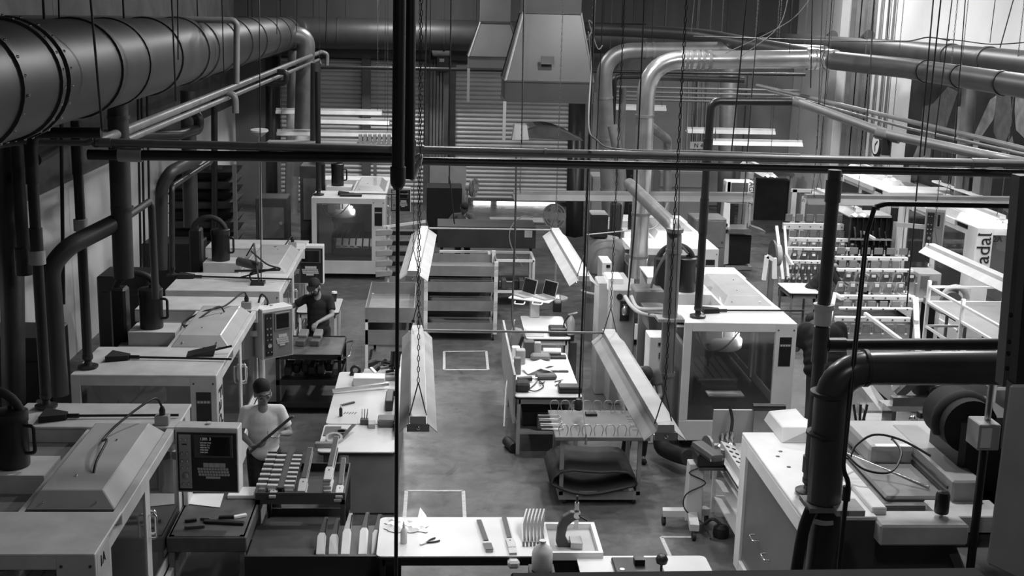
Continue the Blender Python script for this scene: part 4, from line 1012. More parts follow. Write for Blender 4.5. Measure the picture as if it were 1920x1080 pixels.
wc = cart('white two-tier cart with grey trays left of the hanging lamp', -1.13, -.32, 19.75, 21.7, (1.0, .62), WHITE, CARTG, lip=.2, leg=.045)
tc = cart('tall grey shelf cart with white frame in the aisle', -.19, 1.17, 22.15, 23.3, (.2, .62, .98, 1.28), WHITE, CARTG, lip=.14, leg=.07, h=1.5)
# far right small cart with steel tray
t = thing('rolled_mat', 'dark rolled rubber mat lying on the low grey cart', 'mat', (2.05, 14.8, .2))
s = MB(); n = 14
prof = [(1.5+.95*i/n, .34+.04*math.sin(i*.9), .05+.14*math.sin(PI*i/n)**.6) for i in range(n+1)]
ov = []
for j, yy in enumerate((14.3, 15.2)):
    ov.append([Vector((1.46+(1.1)*(.5-.5*math.cos(2*PI*k/18)) , yy, .30 + (.21+.05*math.sin(k))*math.sin(2*PI*k/18)*(1 if k < 9 else .62))) for k in range(18)])
s.add(ov[0]+ov[1], [(k, (k+1) % 18, 18+(k+1) % 18, 18+k) for k in range(18)], True)
o = s.build('mat_roll', RUBBER, t); md = o.modifiers.new('thickness', 'SOLIDIFY'); md.thickness = .025
# wire loops standing along the low cart's top
WIREM = mat('galvanised_wire', 0.45, 0.3, metal=.6, var=.1)
t = thing('wire_rack', 'row of bent wire loops around the top of the low grey cart', 'rack', (2.05, 14.8, .93))
def loop(c, u, tall=.14, wd=.12):
    c, u = Vector(c), Vector(u)
    return MB().tube(bend([c-u*wd*.35, c-u*wd*.5+Z*tall*.6, c-u*wd*.3+Z*tall, c+u*wd*.3+Z*tall, c+u*wd*.5+Z*tall*.6, c+u*wd*.35], .02, 3), .006, 6)
for i in range(7): loop((1.6+i*.145, 14.28, .94), X).build('wire_loop', WIREM, t)
for i in range(8): loop((1.58+i*.14, 15.24, .94), X).build('wire_loop', WIREM, t)
for i in range(3):
    for xx in (1.48, 2.62):
        s = MB(); s.tube(bend([(xx-.13, 14.5+i*.2, .945), (xx+.13, 14.5+i*.2, .945), (xx+.16, 14.57+i*.2, .95), (xx+.13, 14.64+i*.2, .945), (xx-.13, 14.64+i*.2, .945)], .03, 3), .006, 6); s.build('wire_loop', WIREM, t)
tag(MB().box(1.97, 2.12, 15.05, 15.15, .93, .965).build('eraser_block', BLACK, bevel=.005), 'small black block on the low grey cart', 'block')
# --- rack with slanted bins on a tripod stand (guitar body rack), white stand
t = thing('bin_stand', 'white upright stand with rows of curved grey hooks', 'stand', (-.95, 24.7, 0))
a, b = at(735, 535, z=0), at(737, 420, y=24.6)
px = a.x
MB().cyl((px, 24.4, .28), (px, 24.4, 1.75), .03, n=10).build('pole', WHITE, t)
for s_ in (-1, 1): MB().bar((px, 24.4, .45), (px+s_*.32, 24.2, .02), .045).build('foot', WHITE, t)
MB().bar((px, 24.4, .45), (px, 24.8, .02), .045).build('foot', WHITE, t)
for i in range(5):
    z = .72+i*.21
    hk = MB(); hk.prism([(px-.24, 24.3, z), (px+.08, 24.3, z+.03), (px+.1, 24.3, z+.11), (px+.06, 24.3, z+.14), (px-.24, 24.3, z+.12)], (0, .1, 0)); hk.build('hook', LGREY, t, bevel=.01)
    MB().box(px+.05, px+.6, 24.35, 24.6, z+.02, z+.1).build('dark_tray', BLACK, t)
px2 = px+.75
MB().cyl((px2, 24.4, .1), (px2, 24.4, 1.75), .022, n=10).build('pole', WHITE, t)
MB().bar((px2, 24.4, .3), (px2+.35, 24.1, .02), .04).build('foot', WHITE, t)
MB().bar((px-.1, 24.45, 1.72), (px2, 24.45, 1.85), .05).build('top_rail', WHITE, t)
# --- big dark cabinet bench behind the tall cart with white rack
t = thing('work_station', 'large dark grey box-shaped station behind the tall cart', 'station', (1.1, 27, 0))
MB().box(.05, 2.2, 26.4, 27.4, .95, 1.42).build('body', mat('charcoal_panel', .06, .5, var=.15), t, bevel=.01)
MB().box(.1, 2.15, 26.5, 27.3, 0, .15).build('base', BLACK, t)
MB().box(1.25, 2.5, 27.42, 28.1, 1.3, 1.36).build('rear_table', LGREY, t)
for x in (.15, 2.1): MB().box(x-.03, x+.03, 26.45, 26.5, 0, .95).build('leg', BLACK, t)
MB().box(1.95, 2.12, 26.385, 26.4, 1.2, 1.38).build('paper_note', PAPER, t)
t = thing('open_rack', 'white square-tube open rack before the dark grey station', 'rack', (1.55, 25.2, 0))
for x in (1.15, 2.05):
    for y in (24.9, 25.8): MB().box(x-.025, x+.025, y-.025, y+.025, 0, 1.0).build('post', WHITE, t)
for z in (.32, .98):
    for y in (24.9, 25.8): MB().box(.1 if z > .9 else 1.15, 2.05, y-.025, y+.025, z-.025, z+.025).build('rail', WHITE, t)
    for x in (1.15, 2.05): MB().box(x-.025, x+.025, 24.92, 25.78, z-.025, z+.025).build('rail', WHITE, t)
MB().box(1.17, 2.03, 24.92, 25.78, .3, .33).build('shelf', DGREY, t)
for i, x in enumerate((1.3, 1.45, 1.7, 1.82, 1.92)):
    tag(MB().cbox((x, 25.2, .43), (.1, .3, .2)).build('tool_box', DGREY if i % 2 else BLACK, bevel=.01), ['small black box at the left end of the white open rack', 'dark grey box second on the white open rack', 'black box in the middle of the white open rack', 'dark grey box right of centre on the white open rack', 'black box at the right end of the white open rack'][i], 'box')
# --- open ladder-like white shelving at right
def shelving(label, x0, x1, y0, y1, zs, h, m=WHITE, name='shelving'):
    t = thing(name, label, 'shelf', ((x0+x1)/2, (y0+y1)/2, 0))
    for x in (x0, x1):
        for y in (y0, (y0+y1)/2, y1): MB().box(x-.025, x+.025, y-.025, y+.025, 0, h).build('post', m, t)
    for z in zs:
        for x in (x0, x1): MB().bar((x, y0, z), (x, y1, z), .035).build('rail', m, t)
        for y in (y0, y1): MB().bar((x0, y, z), (x1, y, z), .035).build('rail', m, t)
    for z in zs[::2]: MB().box(x0, x1, y0, y1, z-.012, z+.004).build('shelf_board', MGREY, t)
    return t
shelving('white square-tube shelving with open bays at the right edge', 7.95, 9.2, 16.3, 18.9, (.3, .55, .95, 1.2, 1.6, 1.85), 1.95)
# --- tool cabinets along the left wall, stacked trays at far left
t = thing('tray_stack', 'tall stack of slanted dark trays at the far left wall', 'rack', (-5.2, 28.5, 0))
MB().box(-5.85, -4.75, 27.6, 27.7, 0, 2.5).build('side_frame', DGREY, t)
for i in range(9):
    z = .5+i*.22
    s = MB(); s.frustum([Vector((-5.8, 27.2, z)), Vector((-4.5, 27.2, z)), Vector((-4.5, 28.4, z)), Vector((-5.8, 28.4, z))], [Vector((-5.85, 27.1, z+.12)), Vector((-4.4, 27.1, z+.16)), Vector((-4.4, 28.4, z+.16)), Vector((-5.85, 28.4, z+.12))])
    s.build('tray', DGREY if i % 2 else BLACK, t)
MB().box(-4.42, -4.34, 27.0, 27.08, 0, 2.6).build('post', MGREY, t)
for i, (x0, x1, y0, h, lab) in enumerate(((-4.3, -3.55, 29.5, 1.5, 'dark machine cabinet behind the third left machine'), (-3.4, -2.9, 31, 2.1, 'dark switch cabinet beside the grey pipe at the far left'), (-5.6, -4.5, 23.5, 1.5, 'black cabinet against the white left wall behind the drop pipes'), (-5.5, -4.65, 14.7, 2.0, 'black cabinet behind the second left machine'), (-5.5, -4.7, 10.6, 1.9, 'black cabinet behind the nearest left machine'), (-5.4, -4.6, 19.6, 1.7, 'black cabinet behind the third left machine'))):
    t = thing('machine_cabinet', lab, 'cabinet', ((x0+x1)/2, y0+.4, 0))
    MB().box(x0, x1, y0, y0+.8, 0, h).build('body', DGREY if i < 2 else BLACK, t, bevel=.02)
    MB().box(x0+.08, x1-.08, y0-.02, y0, h*.35, h*.85).build('door', MGREY if i < 2 else BLACK, t)
    MB().cyl((x1-.15, y0-.03, h*.6), (x1-.15, y0-.02, h*.6), .04, n=10).build('dial', LGREY, t)
# ground shelf, dark, bottom left front
t = thing('front_shelf', 'dark steel shelf with white paddles along the bottom edge', 'shelf', (-1.1, 11.4, 0))
MB().box(-1.85, -.3, 11.5, 12.35, .56, .6).build('deck', CARTD, t)
MB().box(-1.85, -.3, 11.46, 11.5, .42, .66).build('front_lip', BLACK, t)
MB().box(-1.85, -.3, 11.3, 11.46, .1, .42).build('lower_panel', CARTG, t)
for x in (-1.82, -.33): MB().box(x-.03, x+.03, 11.5, 11.56, 0, .6).build('leg', CARTD, t)
# near dark ledge at the very bottom of the picture
t = thing('railing_ledge', 'black ledge of the gallery railing along the bottom right edge', 'railing', (2.2, 6.3, 0))
a, b = at(985, 1076, y=6.2), at(1852, 1062, y=6.2)
MB().prism([at(960, 1091, y=6.2), at(1846, 1081, y=6.2), at(1872, 1105, y=6.2), at(1880, 1160, y=6.2), at(960, 1160, y=6.2)], (0, .12, 0)).build('ledge', BLACKM, t, bevel=.01)
for x in (.6, 3.0): MB().box(x, x+.08, 6.22, 6.3, 0, 2.75).build('support_post', BLACK, t)
# steel tool bench behind (carriage table) in front of right clamp racks
# ================================================================== right half: racks, saws, cabinets
def fbx(x0, y0, x1, y1, Yn, d, floor=False):
    """box whose near face covers the photo rectangle at depth Yn"""
    a, b = at(x0, y1, y=Yn), at(x1, y0, y=Yn); c = at(x0, y0, y=Yn); e = at(x1, y1, y=Yn)
    xa, xb = (a.x+c.x)/2, (b.x+e.x)/2; za, zb = (a.z+e.z)/2, (b.z+c.z)/2
    return MB().box(xa, xb, Yn, Yn+d, 0 if floor else za, zb)
def solid(name, label, cat, rect, Yn, d, m, floor=False, bevel=.01, group=None):
    return tag(fbx(*rect, Yn, d, floor).build(name, m, bevel=bevel), label, cat, group)
# mirrored machining centres along the right wall
R4 = vmc('white machining centre with vertical lettering at the right wall, numbered 2A', 9.65, 11.25, 21.1, 22.1, 24.1, 24.9, 2.45, can=False, plate=False)
R5 = vmc('white machining centre further along the right wall behind 2A', 9.65, 11.25, 25.5, 26.5, 28.5, 29.3, 2.45, can=False)
for r in (R4, R5): r.scale = (-1, 1, 1)
text('Fadal', 'logo_lettering', .36, face_M((9.8, 21.085, 2.0), (0, 0, 1), (-1, 0, 0)), BLACK, R4)
text('2A', 'machine_number', .15, face_M((10.03, 21.09, 2.25), (1, 0, 0), (0, 0, 1)), BLACK, R4)
pq = at(1751, 430, y=21.6)
pendant('pale control box hanging in front of the right wall machines', (pq.x, 21.6, pq.z), .34, .74, .3, math.radians(-25), .5, case=LGREY, face=MGREY, kb=False)
# clamp racks
CLAMPG = mat('clamp_plate_grey', 0.2, 0.5, var=.15)
def clamp_rack(label, rows, sides, base, n):
    p = at(rows[0][0], rows[-1][2], y=rows[-1][4]); t = thing('clamp_rack', label, 'clamp rack', (p.x, p.y, 0))
    for (x0, x1, py, ph, Yr, kind) in rows:
        a, b = at(x0, py, y=Yr), at(x1, py+.5, y=Yr); L = (b-a).length
        hh = ph*Yr/F_PX
        if kind == 'bar':
            MB().box(a.x, b.x, Yr-.03, Yr+.06, a.z-hh/2, a.z+hh/2).build('cross_bar', WHITE, t, bevel=.006)
            for i in range(n):
                x = a.x+(i+.55)*L/n; MB().cyl((x, Yr-.045, a.z), (x, Yr-.03, a.z), .014, n=8).build('pin', DGREY, t)
        elif kind == 'slot':
            MB().box(a.x, b.x, Yr, Yr+.04, a.z-hh/2, a.z+hh/2).build('skirt', CLAMPG, t)
            for i in range(n):
                x = a.x+(i+.55)*L/n; MB().box(x-.08, x+.08, Yr-.01, Yr, a.z-hh*.1, a.z+hh*.5).build('slot', BLACK, t)
        else:
            for i in range(n):
                x = a.x+(i+.5)*L/n; w_ = L/n*.34
                pl = MB()
                if kind == 'plate': pl.box(x-w_, x+w_, Yr, Yr+.02, a.z-hh/2, a.z+hh/2)
                else:
                    pl.prism([(x-w_*1.15, Yr, a.z-hh*.5), (x+w_*.7, Yr, a.z-hh*.5), (x+w_*1.15, Yr, a.z+hh*.15), (x+w_*.8, Yr, a.z+hh*.5), (x-w_*.5, Yr, a.z+hh*.5)], (0, .05, 0))
                c = pl.build('clamp_plate', CLAMPG if kind != 'dark' else DGREY, t, bevel=.006)
                if kind in ('jaw', 'dark'):
                    MB().box(x-w_*.4, x+w_*.5, Yr-.02, Yr, a.z+hh*.05, a.z+hh*.35).build('pad', WHITE, c)
                MB().cyl((x+w_*1.25, Yr-.02, a.z-hh*.6), (x+w_*1.25, Yr-.02, a.z+hh*.2), .014, n=8).build('screw', STEEL, c)
                MB().sphere((x+w_*1.25, Yr-.02, a.z-hh*.6), .024, 8, 5).build('screw_head', LAMIN, c)
    for pts, wd in sides:
        MB().bar(at(*pts[0][:2], y=pts[0][2]), at(*pts[1][:2], y=pts[1][2]), wd).build('side_frame', WHITE, t)
    for pts in base:
        a = at(pts[0], pts[1], y=pts[2]); MB().box(a.x-.03, a.x+.03, a.y-.03, a.y+.03, 0, a.z).build('leg', WHITE, t)
    return t
clamp_rack('far white clamp rack with rows of grey plates and a round wheel', [
    (1470, 1606, 408, 14, 26.0, 'plate'), (1468, 1606, 424, 12, 25.6, 'bar'), (1478, 1610, 438, 13, 25.5, 'plate'), (1480, 1628, 449, 7, 25.2, 'bar'),
    (1480, 1606, 458, 10, 25.1, 'jaw'), (1476, 1606, 466, 6, 24.9, 'bar'), (1480, 1606, 480, 14, 24.7, 'dark'), (1480, 1560, 491, 6, 24.5, 'bar'), (1476, 1556, 505, 16, 24.4, 'dark'),
    (1470, 1550, 524, 12, 24.2, 'dark'), (1460, 1535, 552, 30, 24.0, 'slot')],
    [(((1456, 425, 25.4), (1468, 525, 24.2)), .06), (((1471, 425, 25.4), (1478, 522, 24.2)), .05), (((1606, 428, 25.4), (1640, 448, 24.6)), .05), (((1474, 478, 24.6), (1486, 498, 24.4)), .06)],
    [(1464, 520, 24.3), (1530, 560, 24.3), (1600, 440, 25.8)], 7)
clamp_rack('near white clamp rack with rows of grey jaws right of the thick drop pipe', [
    (1566, 1706, 470, 13, 21.6, 'plate'), (1566, 1702, 484, 7, 21.4, 'bar'), (1570, 1690, 495, 14, 21.2, 'plate'), (1570, 1712, 506, 6, 20.9, 'bar'),
    (1578, 1720, 520, 17, 20.7, 'dark'), (1564, 1700, 538, 20, 20.4, 'jaw'), (1576, 1716, 557, 8, 20.1, 'bar'), (1578, 1714, 570, 13, 19.9, 'plate'), (1574, 1710, 578, 4, 19.8, 'bar'),
    (1566, 1706, 598, 9, 19.4, 'bar'), (1570, 1700, 615, 18, 19.2, 'plate')],
    [(((1566, 552, 20.2), (1580, 560, 20.0)), .06), (((1716, 560, 20.0), (1722, 690, 19.0)), .09), (((1556, 600, 19.8), (1566, 550, 20.2)), .06), (((1622, 588, 19.4), (1692, 640, 18.0)), .05)],
    [(1718, 600, 19.6), (1570, 600, 19.6)], 6)
# round wheel left of far rack
t = thing('rack_wheel', 'dark round wheel at the left end of the far clamp rack', 'wheel', at(1455, 585, y=24))
c = at(1449, 478, y=24.0)
MB().cyl(c-X*.02, c+X*.02, .30, n=28).build('disc', DGREY, t)
MB().cyl(c+X*.02, c+X*.14, .22, n=24).build('hub_plate', LGREY, t)
MB().box(c.x-.05, c.x+.05, c.y-.05, c.y+.05, 0, c.z).build('stand', MGREY, t)
# small table at left of the racks
t = bench('small white table beside the round rack wheel', 6.7, 7.3, 22.3, 23.2, .95, legm=MGREY, leg=.04)
t = thing('angled_frame', 'white angled frame standing on the small table beside the rack wheel', 'frame', at(1440, 520, y=22.6))
MB().bar(at(1438, 480, y=22.6), at(1432, 525, y=22.6), .07).build('leg', WHITE, t)
MB().bar(at(1438, 480, y=22.6), at(1452, 488, y=22.6), .07).build('beam', WHITE, t)
MB().bar(at(1452, 484, y=22.6), at(1452, 522, y=22.6), .08).build('leg', WHITE, t)
# band saw
t = thing('band_saw', 'white band saw with vertical lettering on its upper box', 'saw', (7.3, 29.1, 0))
MB().prism([at(1362, 340, y=29.0), at(1371, 340, y=29.0), at(1366, 495, y=29.0), at(1346, 498, y=29.0)], (0, .3, 0)).build('column', WHITE, t, bevel=.01)
hd = fbx(1362, 340, 1412, 382, 29.0, .4).build('upper_box', WHITE, t, bevel=.02)
fbx(1371, 343, 1402, 380, 28.98, .02).build('upper_door', DGREY, t)
c = at(1408, 361, y=28.98); text('LAGUNA', 'lettering', .17, face_M(c, (0, 0, -1), (1, 0, 0)), BLACK, t)
MB().bar(at(1406, 382, y=29.0), at(1404, 425, y=29.0), .05).build('blade_guide', LGREY, t)
fbx(1368, 430, 1410, 438, 28.7, .7).build('saw_table', STEEL, t)
MB().prism([at(1410, 425, y=28.7), at(1436, 434, y=28.4), at(1434, 440, y=28.4), at(1408, 438, y=28.7)], (0, .5, 0)).build('side_table', GALV2, t)
fbx(1366, 441, 1408, 495, 29.0, .5).build('lower_cabinet', BLACK, t, bevel=.02)
fbx(1360, 500, 1410, 506, 28.9, .5).build('foot', LGREY, t)
for py in (422, 434): q = at(1361, py, y=28.98); MB().cyl(q, q+Y*.02, .05, n=12).build('switch', BLACK, t)
# dark bench far right and supply shelf on the right wall
t = thing('dark_bench', 'dark bench with clutter at the far right before the back wall', 'bench', at(1450, 400, y=36.3))
fbx(1412, 325, 1490, 330, 36.3, 1.0).build('top', MGREY, t)
for x in (1416, 1486):
    q = at(x, 329, y=36.3); MB().box(q.x-.04, q.x+.04, 36.35, 36.43, 0, q.z).build('leg', LGREY, t)
fbx(1418, 339, 1484, 385, 36.5, .6, True).build('under_cabinet', BLACK, t)
NTH = ('leftmost', 'second', 'third', 'fourth', 'rightmost')
for j in range(5):
    x = 1420+j*12.4
    tag(fbx(x, 318-(j*5 % 7), x+9, 325, 36.6, .25).build('supply_box', (DGREY, BLACK, MGREY)[j % 3], bevel=.01), NTH[j]+' small dark box on the far right dark bench', 'box')
t = thing('supply_shelf', 'white wall shelf of supplies above the right wall machines', 'shelf', (11.1, 24.6, 2.6))
zs = at(1850, 366, x=11.0).z
MB().box(10.75, XR, 23.2, 26.0, zs-.04, zs).build('board', WHITE, t, bevel=.005)
for y in (23.4, 25.8): MB().prism([(XR, y, zs-.04), (10.9, y, zs-.04), (XR, y, zs-.4)], (0, .04, 0)).build('bracket', LGREY, t)
for j in range(5):
    y = 25.75-j*.52; h_ = (.35, .5, .28, .55, .4)[j]
    tag(MB().box(10.85, 11.3, y-.36, y, zs, zs+h_).build('supply_box', (BLACK, DGREY, BLACK, MGREY, BLACK)[j], bevel=.01), NTH[j]+' dark supply box on the right wall shelf', 'box')
# slotted dark shelf
t = thing('slot_shelf', 'black shelf with upright slots holding pale parts behind the clamp racks', 'shelf', at(1640, 500, y=25))
fbx(1592, 404, 1672, 408, 25, .7).build('top', LGREY, t)
fbx(1594, 408, 1672, 490, 25.1, .6).build('back_box', BLACKM, t)
for i in range(8):
    x = 1594+i*11; fbx(x-.8, 408, x+.8, 490, 25.0, .1).build('divider', BLACK, t)
fbx(1594, 448, 1672, 451, 24.98, .1).build('mid_shelf', LGREY, t)
for i in range(6):
    x = 1602+i*11.5; q = at(x, 425+(i*7 % 13), y=25.02)
    tag(MB().bar(q, q+Vector((.05, 0, -.3)), .03).build('stored_part', STEEL), ['leftmost', 'second', 'third', 'fourth', 'fifth', 'rightmost'][i]+' steel part stored in the black slotted shelf', 'part')
# wall shelf, electric boxes, clock at right
t = thing('wall_clock', 'round wall clock on the right wall beside the pipe stub', 'clock', at(1648, 285, x=11.4))
c = at(1646, 271, x=11.35); nrm = Vector((-1, 0, 0))
MB().cyl(c, c+nrm*.06, .30, n=28).build('rim', BLACK, t)
MB().cyl(c+nrm*.06, c+nrm*.065, .25, n=28).build('face', PAPER, t)
MB().bar(c+nrm*.07, c+nrm*.07+Vector((0, -.15, .1)), .025).build('hand', BLACK, t); MB().bar(c+nrm*.07, c+nrm*.07+Vector((0, -.02, -.18)), .02).build('hand', BLACK, t)
# posters
def poster(label, y0, y1, z0, z1, seed, fig):
    t = thing('wall_poster', label, 'poster', (XR-.02, (y0+y1)/2, z0))
    m = mat('poster_dark_%d' % seed, .02, .4, var=.6, scale=1.4, detail=3)
    MB().box(XR-.04, XR, y0, y1, z0, z1).build('print', m, t)
    e = XR-.045
    for nm, val, pts in fig:
        mm = mat('poster_tone_%d' % int(val*100), val, .5, var=.3, scale=5, detail=5)
        s = MB(); s.prism([(e, y1+(y0-y1)*u, z0+(z1-z0)*v) for u, v in pts], (.004, 0, 0)); s.build(nm, mm, t)
        e -= .001
poster('dark poster of a person with pale blurred shapes, left one on the right wall', 26.5, 29.4, 2.3, 4.65, 1, (
    ('print_shape', .11, ((.3, .75), (.5, .8), (.75, .98), (.95, .95), (.8, .6), (.6, .55), (.62, .3), (.3, 0), (.18, 0), (.3, .35))),
    ('print_shape', .16, ((.1, .08), (.3, .4), (.5, .5), (.55, .45), (.32, .3), (.16, .05))), ('print_shape', .015, ((.55, .45), (.85, .5), (.9, .1), (.55, .05)))))
poster('dark poster of a guitarist with a bright arm, right one on the right wall', 23.2, 25.8, 2.6, 5.1, 2, (
    ('print_arm', .3, ((.3, .75), (.42, .8), (.4, .6), (.2, .42), (.12, .2), (.0, .12), (.0, .3), (.12, .5))),
    ('print_torso', .14, ((.4, .85), (.62, .88), (.72, .6), (.62, .35), (.42, .5))), ('print_arm', .28, ((.72, .9), (.88, .85), (.95, .5), (.8, .55), (.74, .7))),
    ('print_guitar', .2, ((.1, .1), (.35, .35), (.45, .2), (.75, .5), (.8, .42), (.45, .05), (.25, 0)))))
# low bench with cabinet below clamp racks right (grey/white cabinet with chute)
t = thing('parts_cabinet', 'pale cabinet with tool shelf beside the near clamp rack', 'cabinet', (8.6, 20.5, 0))
fbx(1722, 512, 1764, 562, 20.8, .5).build('body', LGREY, t, bevel=.02)
fbx(1728, 518, 1742, 540, 20.76, .05).build('window', GALV2, t)
fbx(1750, 528, 1757, 546, 20.7, .08).build('jar', STEEL, t)
fbx(1718, 562, 1764, 566, 20.7, .7).build('table_edge', WHITE, t)
for x in (1718, 1754): fbx(x, 566, x+5, 660, 20.75, .06, True).build('leg', WHITE, t)
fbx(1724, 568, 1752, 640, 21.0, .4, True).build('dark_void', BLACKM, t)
t = thing('disc_sander', 'grey disc sander table right of the pale cabinet', 'sander', at(1790, 700, y=19.6))
fbx(1765, 575, 1812, 590, 19.3, .8).build('table', MGREY, t, bevel=.02)
MB().tube(arc(at(1790, 560, y=19.7), .2, 0, PI, X, Z, 10), .05, 10).build('guard', LGREY, t)
q = at(1785, 568, y=19.5); MB().cyl(q, q+Y*.1, .18, n=24).build('disc', DGREY, t)
for x in (1770, 1806): fbx(x, 590, x+4, 690, 19.35, .05, True).build('leg', DGREY, t)
t = thing('steel_drum', 'dark drum with a shiny lid between the racks and the sander', 'drum', at(1735, 690, y=18.2))
c = at(1736, 690, y=18.2); MB().lathe([(.24, 0), (.24, .55), (.25, .56), (.25, .6)], (c.x, c.y, .0), n=24).build('drum', DGREY, t)
MB().lathe([(.25, 0), (.2, .06), (.02, .07)], (c.x, c.y, .6), n=24).build('lid', STEEL, t)
# mitre saw bench and sliding table behind the thick elbow
t = thing('saw_table', 'sliding saw table with bright steel fence behind the thick elbow', 'saw', (5.9, 14.6, 0))
MB().prism([at(1603, 710, y=15.9), at(1622, 704, y=15.9), at(1668, 762, y=14.4), at(1655, 775, y=14.4)], (0, 0, -.12)).build('side_rail', LGREY, t)
fbx(1660, 762, 1830, 772, 14.3, .25).build('front_rail', LGREY, t)
fbx(1674, 746, 1756, 762, 14.3, .1).build('steel_fence', STEEL, t)
fbx(1756, 752, 1822, 757, 14.4, .1).build('rail_tail', STEEL, t)
fbx(1610, 705, 1676, 722, 15.9, .3).build('rear_table', WHITE, t)
MB().prism([at(1622, 712, y=15.8), at(1690, 712, y=15.8), at(1735, 745, y=14.6), at(1668, 752, y=14.6)], (0, 0, -.05)).build('dark_bed', BLACK, t)
for x in (1665, 1740): fbx(x, 770, x+12, 850, 14.4, .06, True).build('leg', MGREY, t)
t = thing('drill_head', 'dark drilling head with levers on the saw table', 'drill', at(1745, 745, y=14.6))
fbx(1722, 690, 1756, 745, 14.5, .2).build('column', BLACK, t, bevel=.02)
MB().prism([at(1682, 738, y=14.5), at(1690, 748, y=14.5), at(1728, 716, y=14.5), at(1718, 705, y=14.5)], (0, .12, 0)).build('arm', DGREY, t)
q = at(1752, 735, y=14.4); MB().cyl(q, q+Y*.15, .06, n=14).build('hand_wheel', BLACK, t)
MB().bar(at(1752, 725, y=14.4), at(1775, 722, y=14.4), .02).build('lever', STEEL, t); MB().bar(at(1758, 712, y=14.4), at(1782, 700, y=14.4), .015).build('lever', STEEL, t)
tag(MB().prism([at(1672, 724, y=14.6), at(1682, 716, y=14.6), at(1692, 728, y=14.6), at(1686, 735, y=14.6), at(1673, 732, y=14.6)], (0, .02, 0)).build('paper_slip', PAPER), 'white paper slip hanging on the drilling head arm', 'paper')
# shelf with pots behind near enclosure
t0 = t = thing('supply_table', 'white table with jars behind the near right enclosure', 'table', (5.0, 13.6, 0))
MB().box(3.9, 5.6, 13.1, 14.1, .92, .96).build('top', LAMIN, t)
for x in (3.95, 5.55): MB().box(x-.03, x+.03, 13.15, 13.2, 0, .92).build('leg', WHITE, t)
fbx(1622, 770, 1672, 790, 13.3, .3).build('tray', CLEAR, t)
for i, x in enumerate((1605, 1612, 1618)):
    q = at(x, 790, y=13.4); tag(MB().bar(q, q+Vector((.04*(i-1), .02, .2)), .025).build('screwdriver', BLACK), ('left', 'middle', 'right')[i]+' black tool handle standing in the pot behind the near enclosure', 'tool')
q = at(1612, 800, y=13.4); tag(MB().lathe([(.05, 0), (.055, .1), (.05, .1), (.045, .01), (0, .01)], q-Z*.06, n=14).build('tool_pot', MGREY), 'grey pot holding black tool handles', 'pot')
t = thing('press_bar', 'chrome-levered clamp tool right of the jars', 'tool', at(1720, 795, y=13.2))
MB().bar(at(1710, 788, y=13.2), at(1758, 786, y=13.2), .03).build('bar', STEEL, t); MB().sphere(at(1712, 786, y=13.2), .05, 10, 6).build('knob', STEEL, t); fbx(1725, 775, 1755, 786, 13.25, .1).build('block', BLACK, t)
MB().box(4.9, 5.35, 13.05, 13.12, .96, at(1735, 812, y=13.0).z).build('riser', LGREY, t0)
t = thing('egg_tray', 'row of pale pegs on a strip behind the near enclosure', 'rack', at(1735, 808, y=13.0))
fbx(1706, 806, 1758, 810, 13.0, .1).build('strip', LGREY, t)
for i in range(8): MB().sphere(at(1710+i*6, 805, y=13.02), .016, 8, 5).build('peg', PAPER, t)
# --- cluster left of the right machine: cabinets, drums
t = thing('electric_cabinet', 'light grey electric cabinet with a round vent left of the right machine', 'cabinet', at(1160, 700, y=18.6))
fbx(1146, 543, 1190, 690, 18.4, 1.3, True).build('body', LGREY, t, bevel=.015)
fbx(1120, 530, 1144, 660, 18.9, .5, True).build('door', LGREY, t, bevel=.015)
q = at(1162, 557, y=18.39); MB().cyl(q, q+Y*.02, .05, n=16).build('vent', BLACK, t)
fbx(1163, 565, 1180, 602, 18.36, .04).build('switch_plate', BLACK, t)
q = at(1172, 590, y=18.3); MB().lathe([(.05, 0), (.06, .08), (.03, .14), (.05, .16)], q, n=14).build('plug', STEEL, t)
fbx(1140, 522, 1168, 545, 18.8, .5).build('top_box', WHITE, t, bevel=.01)
t = thing('switch_cabinet', 'white cabinet with small black vents behind the electric cabinet', 'cabinet', at(1130, 560, y=21.4))
fbx(1127, 492, 1146, 600, 21.2, .6, True).build('body', WHITE, t, bevel=.01)
for i in range(3): fbx(1138, 512+i*5, 1141, 515+i*5, 21.18, .02).build('vent', BLACK, t)
fbx(1137, 497, 1144, 502, 21.18, .02).build('vent', BLACK, t)
t = thing('coolant_box', 'grey sloped coolant box with hoses beside the right machine', 'box', at(1230, 615, y=18))
fbx(1190, 545, 1246, 585, 18.0, .5).build('hood', MGREY, t, bevel=.02)
q0, q1 = at(1213, 585, y=17.4), at(1250, 622, y=17.4)
MB().frustum([Vector((q0.x+.05, 17.4, q1.z)), Vector((q1.x, 17.4, q1.z)), Vector((q1.x, 18.0, q1.z)), Vector((q0.x+.05, 18.0, q1.z))], [Vector((q0.x, 17.3, q0.z)), Vector((q1.x+.02, 17.3, q0.z)), Vector((q1.x+.02, 18.1, q0.z)), Vector((q0.x, 18.1, q0.z))]).build('bucket', MGREY, t)
MB().box(q0.x+.1, q1.x-.02, 17.5, 17.9, 0, q1.z).build('pedestal', DGREY, t)
for k in (0, 1):
    MB().tube(spline([at(1172+k*12, 556, y=17.9), at(1185+k*8, 575, y=17.6), at(1205+k*5, 588-k*8, y=17.4), at(1245, 594-k*14, y=17.2)], 5), .03, 8).build('hose', LGREY, t)
t = thing('vented_cabinet', 'narrow white cabinet with perforated vents beside the right machine', 'cabinet', at(1232, 770, y=16.6))
fbx(1216, 632, 1247, 750, 16.6, .4, True).build('body', WHITE, t, bevel=.01)
